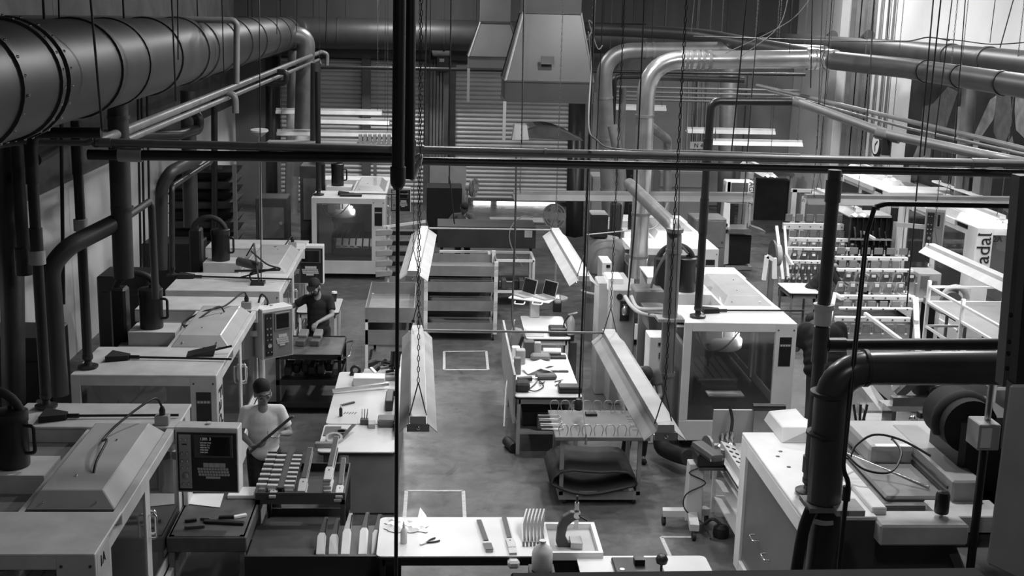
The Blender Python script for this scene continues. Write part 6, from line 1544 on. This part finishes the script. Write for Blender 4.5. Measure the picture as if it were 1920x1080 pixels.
# black cart contents
for i, (px, py) in enumerate(((566, 645), (593, 645))):
    c = at(px, py, z=.915); t = thing('clamp_block', ('left', 'right')[i]+' sanding block fixture on the black steel cart', 'fixture', (c.x, c.y, .915))
    MB().cbox((c.x, c.y, .96), (.14, .3, .09), rz=-.1).build('base', DGREY, t, bevel=.01); MB().cbox((c.x+.02, c.y+.12, 1.04), (.13, .2, .08), rz=-.1, rx=.3).build('head', MGREY, t, bevel=.01)
for i in range(7):
    tag(MB().cbox((-2.2+i*.12, 18.2+.1*(i % 3), .6+.02*(i % 2)), (.11, .3, .14)).build('stored_tool', BLACK if i % 2 else DGREY, bevel=.02), ['first', 'second', 'third', 'fourth', 'fifth', 'sixth', 'seventh'][i]+' dark tool from the left on the middle deck of the black cart', 'tool')
# belt sander on stand
t = thing('belt_sander', 'belt sander on a pale pedestal with caster feet right of the low cart', 'sander', (3.12, 13.7, 0))
bx = 3.12
MB().frustum([Vector((bx-.09, 13.62, .1)), Vector((bx+.11, 13.62, .1)), Vector((bx+.11, 13.8, .1)), Vector((bx-.09, 13.8, .1))], [Vector((bx-.07, 13.62, .82)), Vector((bx+.1, 13.62, .82)), Vector((bx+.1, 13.8, .82)), Vector((bx-.07, 13.8, .82))]).build('pedestal', LAMIN, t, bevel=.008)
for dx, dy in ((-.34, .05), (-.05, -.42), (.22, .1)):
    MB().bar((bx, 13.7, .18), (bx+dx, 13.7+dy, .16), .11, .08).build('foot', LAMIN, t)
    MB().cyl((bx+dx*.95-.02, 13.7+dy*.95, .05), (bx+dx*.95+.02, 13.7+dy*.95, .05), .05, n=16).build('caster', RUBBER, t)
    MB().cyl((bx+dx*.95, 13.7+dy*.95, .06), (bx+dx*.95, 13.7+dy*.95, .13), .02, n=8).build('caster_stem', DGREY, t)
MB().box(bx-.02, bx+.3, 13.45, 13.8, .84, 1.0).build('motor_box', BLACK, t, bevel=.02)
MB().box(bx-.0, bx+.32, 13.44, 13.82, .81, .84).build('base_plate', DGREY, t)
A_, B_ = at(1306, 832, z=1.1), at(1346, 860, z=1.1)
MB().bar(A_, B_, .15, .09).build('belt_bed', DGREY, t, bevel=.03, seg=2)
MB().bar(A_+(B_-A_)*.04-Z*.02, B_-(B_-A_)*.04-Z*.02, .17, .03).build('belt_frame', STEEL, t)
d_ = (B_-A_).normalized(); n_ = d_.cross(Z)
pc = A_-n_*.14-Z*.06
MB().cyl(pc, pc-n_*.03, .14, n=28).build('disc_plate', GALV2, t)
MB().cyl(pc-n_*.03, pc-n_*.035, .06, n=20).build('disc_hub', STEEL, t)
MB().tube(spline([(bx+.1, 13.6, .8), (bx-.08, 13.6, .72), (bx+.12, 13.58, .6), (bx-.1, 13.6, .45), (bx-.1, 13.62, .25), (bx+.1, 13.5, .12), (bx+.15, 13.3, .02)], 6), .008, 6).build('cord', CABLE, t)
t = thing('shop_vacuum', 'small black vacuum on the floor beside the belt sander', 'vacuum', (3.45, 13.45, 0)); MB().lathe([(.09, 0), (.1, .04), (.09, .12), (.04, .15)], (3.42, 13.4, 0), n=20).build('body', BLACK, t); MB().tube(spline([(3.42, 13.4, .14), (3.32, 13.45, .2), (3.22, 13.5, .1)], 5), .02, 8).build('hose', RUBBER, t)
# narrow bench: tool holder block with holes
t = thing('collet_rack', 'pale angled rack with round holes on the narrow white bench', 'rack', (3.56, 13.3, .88))
MB().prism([(3.48, 13.0, .88), (3.66, 13.0, .88), (3.66, 13.0, .93), (3.48, 13.0, 1.0)], (0, .95, 0)).build('block', LAMIN, t)
for i in range(5):
    for k in range(2): MB().cyl((3.525+k*.075, 13.1+i*.17, .975-k*.03), (3.529+k*.075, 13.1+i*.17, .988-k*.03), .026, n=14).build('hole', BLACK, t)
for i in range(3):
    c = Vector((3.5+.07*i, 14.0+.03*i, .88)); t = thing('collet_holder', ('left', 'middle', 'right')[i]+' chrome collet holder at the far end of the hole rack', 'collet', c); MB().lathe([(.045, 0), (.05, .04), (.02, .06), (.035, .14), (.02, .2)], c, n=16).build('body', STEEL, t); MB().lathe([(.055, .0), (.055, .02)], c, n=16).build('collar', BLACK, t)
tag(MB().lathe([(.03, 0), (.03, .08), (0, .08)], (3.46, 13.75, .88), n=12).build('small_can', LGREY), 'small grey can left of the hole rack', 'can')
tag(MB().cbox((3.62, 12.8, .91), (.12, .24, .06)).build('bit_tray', LGREY, bevel=.005), 'small tray of bits at the near end of the narrow white bench', 'tray')
t = thing('print_roll', 'black roll holder with a hanging sheet behind the near enclosure', 'holder', (4.05, 14.1, 1.0))
MB().cyl((3.9, 14.15, 1.36), (4.3, 14.15, 1.36), .045, n=16).build('roller', BLACK, t); MB().box(3.92, 4.28, 14.14, 14.16, 1.0, 1.34).build('sheet', GALV2, t)
MB().tube(spline([(3.62, 14.18, 1.36), (3.65, 14.12, 1.2), (3.62, 14.06, 1.02)], 5), .02, 8).build('hose', BLACK, t)
# things on B2 side etc: loose cables at right of the tall cart
tag(MB().tube(spline([at(965, 600, y=18.5), at(955, 650, y=18.5), at(960, 690, y=18), at(950, 720, y=17.5), at(945, 800, y=16.2)], 6), .012, 6).build('loose_cord', CABLEW), 'pale cord hanging at the left side of the tool bench', 'cord')
# ================================================================== people
def cap(s, a, b, ra, rb, n=14):
    a, b = Vector(a), Vector(b)
    s.sphere(a, ra, n, 9); s.sphere(b, rb, n, 9); s.cyl(a, b, ra, rb, n)
def chainc(s, pts, rs):
    for i in range(len(pts)-1): cap(s, pts[i], pts[i+1], rs[i], rs[i+1])
def ell(s, c, r, M=None):
    k = MB().sphere((0, 0, 0), 1.0, 18, 12)
    c = Vector(c)
    vs = [Vector((v.x*r[0], v.y*r[1], v.z*r[2])) for v in k.v]
    if M is not None: vs = [M @ v for v in vs]
    s.add([v+c for v in vs], k.f, True)
def remeshed(s, name, m, parent, vox, smooth=4):
    o = s.build(name, m, parent, local=True)
    me = o.data
    md = o.modifiers.new('remesh', 'REMESH'); md.mode = 'VOXEL'; md.voxel_size = vox; md.use_smooth_shade = True
    if smooth:
        sm = o.modifiers.new('smooth', 'SMOOTH'); sm.iterations = smooth; sm.factor = .5
    return o
def hand(s, wrist, d, nrm, curl=.7, sc=1.0, spread=.06):
    """palm and five fingers; d = direction of the fingers, nrm = palm normal (fingers curl to it)"""
    w_, d, nrm = Vector(wrist), Vector(d).normalized(), Vector(nrm); nrm = (nrm-d*nrm.dot(d)).normalized(); side = d.cross(nrm)
    for k in range(4):
        off = (k-1.5)*.021*sc
        b0 = w_ + d*.03*sc + side*off*.8; k1 = w_ + d*.092*sc + side*off
        cap(s, b0, k1, .014*sc, .0125*sc, 8)
        L = (.03, .036, .034, .026)[k]*sc*1.25
        p = k1; dirv = d.copy(); r = .0095*sc
        for j, l in enumerate((L, L*.75, L*.6)):
            ang = curl*(.6, 1.0, .8)[j]
            dirv = (dirv*math.cos(ang) + nrm*math.sin(ang)).normalized()
            q = p + dirv*l + side*off*spread; cap(s, p, q, r, r*.9, 8); p = q; r *= .93
    cap(s, w_, w_+d*.03*sc, .022*sc, .02*sc, 8)
    t0 = w_+d*.03*sc - side*.03*sc; t1 = t0 + (d*.5-side*.75+nrm*.35).normalized()*.042*sc; t2 = t1 + (d*.75-side*.1+nrm*.6).normalized()*.034*sc
    cap(s, t0, t1, .014*sc, .0115*sc, 8); cap(s, t1, t2, .011*sc, .0095*sc, 8)
def person(label, base, rz, P, shirt, pants, hat=None, glasses=False, beard=False, vox=.008, sleeve=.55, hands=True, hat_m=None, shoes=True):
    t = thing('person', label, 'person', base, rz)
    V = {k: Vector(v) for k, v in P.items() if len(v) == 3}
    s = MB()
    hc, face = V['head'], (V['look']).normalized()
    upv = (V['head']-V['neck']).normalized(); upv = (upv - face*upv.dot(face)).normalized(); sd = face.cross(upv)
    M = Matrix((sd, -face, upv)).transposed()     # local: x side, -y face, z up
    HS = P.get('hs', (1.1,))[0]
    Mo = M; M = M*HS
    def H(x, y, z): return hc + M @ Vector((x, y, z))
    ell(s, H(0, .01, .025), (.074, .092, .1), M); ell(s, H(0, -.018, -.045), (.056, .066, .075), M); ell(s, H(0, -.045, -.092), (.03, .03, .025), M)
    cap(s, H(0, -.088, .012), H(0, -.108, -.025), .010, .015, 8)                       # nose
    ell(s, H(0, -.079, -.062), (.023, .012, .008), M); ell(s, H(0, -.078, -.073), (.02, .012, .007), M)   # lips
    ell(s, H(0, -.083, .032), (.05, .015, .01), M)                                     # brow
    for q in (-1, 1):
        ell(s, H(q*.077, .005, -.005), (.012, .022, .034), M); ell(s, H(q*.04, -.062, -.02), (.025, .022, .022), M)
    cap(s, V['neck'] - upv*.05, H(0, .02, -.06), .058, .052)
    # torso core, arms, legs in one surface
    chainc(s, [V['pelvis'], V['waist'], V['chest'], V['neck']], [.12, .11, .125, .055])
    for q in 'LR':
        sh, el, wr = V['sh'+q], V['el'+q], V['wr'+q]
        cap(s, V['chest']+(sh-V['chest'])*.4+Vector((0, 0, .05)), sh, .07, .055)
        mid = sh.lerp(el, .4); chainc(s, [sh, mid, el], [.052, .05, .038]); m2 = el.lerp(wr, .3); chainc(s, [el, m2, wr], [.038, .041, .026])
        if hands: hand(s, wr, V['hd'+q], V['hn'+q], P.get('curl'+q, (.8,))[0])
        else: cap(s, wr, wr+V['hd'+q].normalized()*.1, .03, .03)
        hp, kn, an = V['hip'+q], V['kn'+q], V['an'+q]
        chainc(s, [V['pelvis'], hp], [.1, .085]); chainc(s, [hp, hp.lerp(kn, .5), kn], [.085, .072, .052]); chainc(s, [kn, kn.lerp(an, .3), an], [.052, .055, .036])
        cap(s, an-Vector((0, 0, .03)), an+V['toe'].normalized()*.14-Vector((0, 0, .05)), .038, .03)
    body = remeshed(s, 'body', SKIN, t, vox, 3)
    # shirt
    g = MB()
    pv, wa, ch, nk = V['pelvis'], V['waist'], V['chest'], V['neck']
    ax = (V['shR']-V['shL']).normalized(); fat = P.get('fat', (1.0,))[0]
    for c, (rx, ry, rz_) in ((ch, (.19, .13, .17)), (wa, (.182, .132, .17)), (pv.lerp(wa, -.15), (.19, .145, .13)), (ch.lerp(wa, .5), (.186, .13, .16)), (wa.lerp(pv, .5), (.186, .138, .13))):
        upx = (ch-pv).normalized(); fx = upx.cross(ax).normalized(); MM = Matrix((ax, fx, upx)).transposed(); ell(g, c, (rx*fat, ry*fat, rz_), MM)
    for q in 'LR':
        sh, el = V['sh'+q], V['el'+q]; e = sh.lerp(el, sleeve)
        cap(g, ch.lerp(sh, .3)+Vector((0, 0, .06)), sh, .085, .07); cap(g, nk-upv*.03 + (sh-nk)*.25, sh, .05, .066); g.cyl(sh, e, .07*fat, .069*fat, 16); g.sphere(sh, .07*fat, 14, 9)
    sh_o = remeshed(g, 'shirt', shirt, t, .012, 10)
    # trousers
    g = MB(); ell(g, pv, (.165, .122, .11))
    for q in 'LR':
        hp, kn, an = V['hip'+q], V['kn'+q], V['an'+q]
        chainc(g, [pv.lerp(hp, .4), hp, hp.lerp(kn, .5), kn], [.11, .105, .092, .072]); chainc(g, [kn, kn.lerp(an, .5)], [.072, .066]); g.cyl(kn.lerp(an, .5), an-Vector((0, 0, .02)), .066, .062, 16)
    remeshed(g, 'trousers', pants, t, .014, 3)
    if shoes:
        for q in 'LR':
            an = V['an'+q]; d = V['toe'].normalized(); g = MB()
            cap(g, an-d*.04-Vector((0, 0, .055)), an+d*.17-Vector((0, 0, .06)), .042, .038); cap(g, an-Vector((0, 0, .01)), an+d*.06-Vector((0, 0, .04)), .047, .04)
            remeshed(g, 'shoe', BLACKM, t, .012, 2)
    # eyes, brows
    for q in (-1, 1):
        MB().sphere(H(q*.03, -.0785, .012), .011, 8, 6).build('eye', BLACK, t, local=True)
        MB().tube([H(q*.014, -.097, .036), H(q*.032, -.097, .041), H(q*.05, -.085, .035)], .005, 6).build('eyebrow', HAIR, t, local=True)
    if beard:
        g = MB(); ell(g, H(0, -.04, -.085), (.05, .056, .04), M); ell(g, H(0, -.085, -.053), (.03, .014, .007), M)
        for q in (-1, 1): cap(g, H(q*.066, .0, -.03), H(q*.045, -.05, -.085), .014, .016, 8)
        remeshed(g, 'beard', HAIR, t, .008, 2)
    hm = hat_m or BLACKM
    if hat == 'beanie':
        g = MB(); ell(g, H(0, .026, .06), (.088, .1, .09), M); ell(g, H(0, .06, .0), (.076, .062, .07), M); o = remeshed(g, 'beanie', hm, t, .009, 3)
    elif hat == 'cap':
        g = MB(); ell(g, H(0, .012, .055), (.085, .1, .085), M); o = remeshed(g, 'cap_crown', hm, t, .009, 3)
        pts = [H(.075*math.cos(a), -.07-.1*math.sin(a), .062-.03*math.sin(a)) for a in [PI*k/10 for k in range(11)]]
        MB().prism(pts, M @ Vector((0, 0, .008))).build('cap_peak', hm, t, local=True)
        g = MB(); ell(g, H(0, .045, -.0), (.078, .07, .075), M); remeshed(g, 'hair', HAIR, t, .01, 2)
    else:
        g = MB(); ell(g, H(0, .022, .045), (.084, .098, .088), M); remeshed(g, 'hair', HAIR, t, .01, 2)
    if glasses:
        g = MB()
        for q in (-1, 1):
            c = H(q*.034, -.1, .01); g.tube([c + M @ Vector((.027*math.cos(a), 0, .02*math.sin(a))) for a in [2*PI*k/12 for k in range(13)]], .003, 5, caps=False)
            g.tube([H(q*.061, -.1, .014), H(q*.082, -.03, .012), H(q*.082, .01, .008)], .0035, 5)
        g.tube([H(-.01, -.103, .012), H(.01, -.103, .012)], .003, 5); g.build('glasses', LGREY, t, local=True)
        for q in (-1, 1): MB().cyl(H(q*.034, -.1, .01), H(q*.034, -.101, .01), .026, n=12).build('lens', CLEAR, t, local=True)
    return t
STAND = dict(pelvis=(0, 0, .95), waist=(0, 0, 1.1), chest=(0, 0, 1.3), neck=(0, 0, 1.48), head=(0, -.03, 1.62), look=(0, -1, 0), toe=(0, -1, 0),
    shL=(-.19, 0, 1.41), shR=(.19, 0, 1.41), elL=(-.24, .02, 1.13), elR=(.24, .02, 1.13), wrL=(-.24, -.1, .9), wrR=(.24, -.1, .9), hdL=(0, -.2, -1), hdR=(0, -.2, -1), hnL=(1, 0, 0), hnR=(-1, 0, 0),
    hipL=(-.1, 0, .9), hipR=(.1, 0, .9), knL=(-.11, -.02, .5), knR=(.11, -.02, .5), anL=(-.12, 0, .1), anR=(.12, 0, .1))
def pose(**k): d = dict(STAND); d.update(k); return d
p1 = (-1.97, 13.78, 0)
person('man in a white T-shirt, dark beanie and glasses holding a guitar neck', p1, .12, pose(
    head=(.0, -.09, 1.645), neck=(0, -.03, 1.49), look=(.3, -1, -.32), elL=(-.26, .0, 1.14), wrL=(-.12, -.24, 1.06), hdL=(.8, -.3, .1), hnL=(0, .6, 1), elR=(.3, -.02, 1.13), wrR=(.2, -.24, 1.2), hdR=(-.9, -.25, -.1), hnR=(.1, -.5, 1), hs=(1.15,),
    curlL=(.75,), curlR=(.75,), anL=(-.13, .02, .1), anR=(.14, -.02, .1), toe=(.4, -1, 0)), CLOTHW, DENIM, hat='beanie', glasses=True, vox=.007, sleeve=.72)
nk = neck('long dark guitar neck held by the man in the white T-shirt', (-1.92, 13.42, 1.03), 0, light=WOODD)
nk.location = (-1.98, 13.48, 1.08); nk.scale = (1.0, 1.05, 1.0)
nk.rotation_euler = Vector((.42, -.03, .38)).to_track_quat('Y', 'Z').to_euler()
p2 = at(595, 640, y=19.45); p2.z = 0
person('bearded man in a black T-shirt and cap leaning on the black cart', (p2.x+.02, 19.45, 0), -.1, pose(
    head=(-.03, -.12, 1.63), neck=(0, -.03, 1.49), look=(-.25, -1, -.45), elL=(-.42, -.02, 1.27), wrL=(-.62, .02, 1.34), hdL=(-1, 0, .15), hnL=(0, -.6, -.5), elR=(.25, -.12, 1.18), wrR=(.06, -.42, 1.12), hdR=(-.2, -1, -.25), hnR=(0, -.2, -1)),
    CLOTHB, CLOTHB, hat='cap', beard=True, vox=.009, sleeve=.7)
person('man in a grey shirt bending down behind the right strip lamp', (2.77, 15.8, 0), .05, pose(fat=(1.1,),
    pelvis=(.03, .15, .92), waist=(.02, .06, 1.08), chest=(0, -.06, 1.25), neck=(0, -.22, 1.36), head=(0, -.38, 1.36), look=(0, -.6, -1), shL=(-.22, -.1, 1.29), shR=(.2, -.1, 1.32), elL=(-.3, -.2, 1.04), elR=(.25, -.2, 1.05), wrL=(-.25, -.36, .86), wrR=(.05, -.42, .9), hdL=(.25, -.4, -1), hdR=(-.3, -.5, -1),
    hipL=(-.08, .14, .88), hipR=(.12, .14, .88), knL=(-.1, .02, .48), knR=(.12, .02, .48), anL=(-.12, .12, .1), anR=(.12, .12, .1)), CLOTHG, DENIM, vox=.01)
p4 = at(1548, 700, y=17.2)
q = person('man in a black shirt bending forward, seen from behind the thick drop pipe', (p4.x-.12, 17.0, 0), PI+.1, pose(fat=(1.55,), 
    pelvis=(0, .1, .93), waist=(0, .04, 1.08), chest=(0, -.08, 1.28), neck=(0, -.24, 1.38), head=(0, -.4, 1.36), look=(0, -.6, -1), shL=(-.22, -.1, 1.36), shR=(.22, -.1, 1.36), elL=(-.29, -.16, 1.1), elR=(.29, -.16, 1.1), wrL=(-.2, -.42, 1.02), wrR=(.2, -.42, 1.02), hdL=(0, -1, -.2), hdR=(0, -1, -.2)), CLOTHB, CLOTHG, vox=.011, sleeve=.8)
q.scale = (1.16, 1.16, 1.16)
p5 = at(868, 400, y=28.2)
person('man in a cap working behind the large dark grey station', (p5.x, 28.1, .05), 0, pose(
    head=(.02, -.14, 1.52), neck=(0, -.04, 1.4), chest=(0, 0, 1.22), look=(0, -1, -.8), shL=(-.2, 0, 1.32), shR=(.2, 0, 1.32), elL=(-.36, -.1, 1.12), elR=(.3, -.2, 1.15), wrL=(-.42, -.35, 1.2), wrR=(.1, -.4, 1.3), hdL=(0, -1, 0), hdR=(-.5, -1, 0), anL=(-.12, 0, .06), anR=(.12, 0, .06)), CLOTHG, DENIM, hat='cap', vox=.012)
p6 = at(1532, 560, y=22.8)
person('person in dark clothes bending over the far clamp rack', (p6.x, 22.8, 0), 1.3, pose(
    pelvis=(0, .1, .93), waist=(0, .0, 1.08), chest=(0, -.16, 1.28), neck=(0, -.3, 1.4), head=(0, -.42, 1.46), look=(0, -.9, -.5), shL=(-.2, -.2, 1.33), shR=(.2, -.2, 1.33), elL=(-.26, -.38, 1.1), elR=(.26, -.38, 1.1), wrL=(-.15, -.58, 1.02), wrR=(.15, -.58, 1.02), hdL=(0, -1, -.2), hdR=(0, -1, -.2)), CLOTHB, CLOTHB, hat='cap', vox=.012, sleeve=.9)
# ================================================================== hanging wires, rods and cables
def wire(label, pts, Yd, r=.008, m=CABLE, sag=False, group=None, name='hanging_cable'):
    p = [at(x, y, y=(Yd if not isinstance(Yd, (list, tuple)) else Yd[i])) for i, (x, y) in enumerate(pts)]
    if sag: p = spline(p, 6)
    return tag(MB().tube(p, r, 6).build(name, m), label, 'cable', group)
# to the ceiling: verticals; (x_top, x_bottom, y_bottom, depth, radius, material, label)
V_ = [
 (1115, 1086, 745, 15.0, .018, BLACK, 'long black rod hanging down to the low grey cart'),
 (1208, 1196, 280, 14.5, .012, BLACK, 'black cable crossing the nearest silver elbow'),
 (1131, 1118, 280, 17, .010, BLACK, 'black cable between the hood and the silver ducts'),
 (982, 978, 270, 16, .010, DGREY, 'dark cable hanging before the large exhaust hood'),
 (1400, 1370, 300, 14.0, .010, BLACK, 'black cable left of the sloping right pipe'),
 (1424, 1390, 420, 17, .008, BLACK, 'thin black cable ending at the long grey strip lamp'),
 (1523, 1520, 165, 16, .009, BLACK, 'short black cable ending below the silver coupling'),
 (1750, 1700, 575, 13.6, .011, BLACK, 'black cable slanting down before the near clamp rack'),
 (1764, 1733, 292, 13.5, .011, BLACK, 'second black cable before the left wall poster'),
 (1785, 1748, 300, 15, .009, BLACK, 'thin black cable right of the left wall poster'),
 (1810, 1788, 292, 15.5, .009, BLACK, 'dark cable before the silver wall duct'),
 (1542, 1532, 280, 18, .009, DGREY, 'grey cable right of the silver coupling'),
 (1560, 1538, 300, 17, .008, BLACK, 'thin cable before the white corner pilaster'),
 (1668, 1663, 76, 20, .008, BLACK, 'short cable ending above the trunk duct'),
 (1486, 1480, 100, 20, .008, DGREY, 'short cable ending at the silver duct right of centre'),
 (1866, 1856, 80, 19, .008, BLACK, 'short cable ending at the right wall duct'),
 (1225, 1222, 75, 22, .009, BLACK, 'black cable ending at the back duct right of the hood'),
 (1168, 1166, 52, 24, .02, BLACK, 'thick black conduit ending above the back duct'),
 (846, 840, 272, 17, .009, BLACK, 'black cable before the far roller doors right of the hanging pipes'),
 (800, 795, 272, 16, .014, DGREY, 'grey rod right of the foreground hanging pipes'),
 (808, 803, 272, 18, .008, BLACK, 'thin cable beside the grey rod at the hanging pipes'),
 (613, 610, 92, 24, .012, BLACK, 'dark cable crossing the back duct at left'),
 (557, 556, 60, 24, .008, BLACK, 'thin cable ending at the far left elbow'),
 (520, 519, 64, 20, .010, DGREY, 'grey cable before the far left elbow'),
 (486, 490, 560, 18.5, .012, BLACK, 'black rod hanging down to the third left machine'),
 (416, 420, 140, 15, .009, BLACK, 'thin black cable before the big duct rings'),
 (322, 330, 190, 12.5, .012, DGREY, 'grey cable hanging before the big duct'),
 (333, 334, 112, 12.6, .010, DGREY, 'short grey cable beside the cable at the big duct'),
 (170, 192, 245, 10.5, .014, DGREY, 'grey rod with a turnbuckle hanging before the big duct'),
 (110, 118, 350, 13, .012, BLACK, 'dark cable left of the grey rod'),
 (1302, 1296, 60, 21, .009, GALV2, 'pale cable at the top right of the hood'),
 (1640, 1622, 280, 18, .010, DGREY, 'dark grey chain-like cable left of the clock'),
 (1900, 1875, 90, 16, .010, DGREY, 'dark cable at the upper right edge'),
]
for xt, xb, yb, Yd, r, m_, lab in V_:
    a = at(xt, 0, y=Yd); b = at(xb, yb, y=Yd); k = (ZC-b.z)/(a.z-b.z); top = b + (a-b)*k
    tag(MB().tube([b, top], r*.75, 6).build('hanging_cable', m_), lab, 'cable')
wire('long slack wire crossing from the silver ducts to the upper right', [(1780, 76), (1740, 70), (1690, 78), (1560, 76), (1440, 72), (1300, 68)], [17, 17.5, 18, 19, 20, 21], .01, CABLE, True)
wire('slack wire running to the right edge before the wall duct', [(1740, 70), (1800, 76), (1860, 83), (1930, 79)], [17, 16.5, 16, 15.5], .008, CABLE, True)
wire('diagonal wire rising to the upper right from the silver coupling', [(1360, 100), (1480, 40), (1530, -20)], 20, .008, CABLEG, True)
wire('second diagonal wire rising from the silver duct', [(1390, 105), (1460, 50), (1480, -20)], 20.5, .008, CABLEG, True)
wire('pale cable drooping from the hood post to the crossing pipe', [(1103, 60), (1108, 130), (1104, 235), (1118, 262), (1160, 280), (1330, 284), (1500, 290)], [14, 14, 13.2, 13, 12.9, 12.9, 12.9], .009, mat('dull_pale_cable', .3, .5), True)
wire('white wires bundled at the top of the steel rod right of the hood', [(1102, 75), (1112, 50), (1104, 40), (1120, 90), (1130, 85)], 16, .008, mat('dull_pale_cable', .3, .5), True)
wire('black air hose with fittings hanging to the tool bench', [(968, 290), (966, 420), (962, 540), (960, 590), (964, 620)], [17, 17, 17.4, 17.6, 17.8], .016, CABLEG, True)
wire('thin curved white hose before the dark grey station', [(1000, 408), (980, 406), (962, 420), (955, 440), (960, 465), (980, 500)], 26.385, .014, CABLEW, True)
wire('thin black cable with connectors before the far roller doors', [(848, -265), (843, 295), (842, 330), (845, 350), (852, 420)], 24, .014, CABLE, True)
wire('black cable loop on the near right machine cover', [(1560, 835), (1590, 860), (1605, 835), (1640, 815), (1690, 825), (1745, 855)], [11.3, 11.2, 11.3, 11.4, 11.3, 11.1], .012, CABLE, True)
wire('second black cable loop hanging over the near right machine tray', [(1585, 850), (1620, 880), (1670, 885), (1690, 850), (1675, 825), (1672, 824)], [11.1, 10.9, 10.9, 11.1, 11.3, 11.5], .012, CABLE, True)
wire('grey hose curving beside the black cable guide on the right', [(1220, 540), (1235, 500), (1258, 465), (1275, 460), (1290, 475)], 18, .02, CABLEG, True)
wire('pale hose drooping below the long grey strip lamp', [(1100, 440), (1180, 432), (1230, 425), (1252, 380)], 22, .012, CABLEW, True)
wire('black lead hanging down to the electric cabinet', [(1195, 300), (1190, 420), (1176, 570)], [18.1, 18.1, 18.2], .014, CABLE, True)
wire('thin chain line hanging along the grey drop duct', [(1275, 280), (1272, 420), (1262, 700)], 15.7, .008, DGREY, True)
wire('black cable crossing the third left machine', [(470, 470), (500, 495), (525, 505), (470, 512), (480, 540)], 18.6, .014, CABLE, True)
t = thing('rod_plug', 'black plug at the lower end of the long black rod', 'plug', at(1085, 770, y=15)); MB().lathe([(.05, 0), (.055, .1), (.03, .14)], at(1084, 768, y=15), n=14).build('plug', BLACK, t)
q = at(1098, 833, y=14.2)
t = thing('air_hose', 'pale air hose with a small steel nozzle hanging before the low grey cart', 'hose', q)
MB().lathe([(.006, .14), (.012, .1), (.02, .06), (.012, .03), (.018, .0)], q, n=10).build('nozzle', STEEL, t)
MB().tube(spline([q+Z*.12, at(1096, 790, y=14.4), at(1093, 745, y=14.9), at(1092, 700, y=15), at(1104, 400, y=15)+Z*0, at(1113, 0, y=15)], 5), .007, 6).build('hose', CABLEG, t)
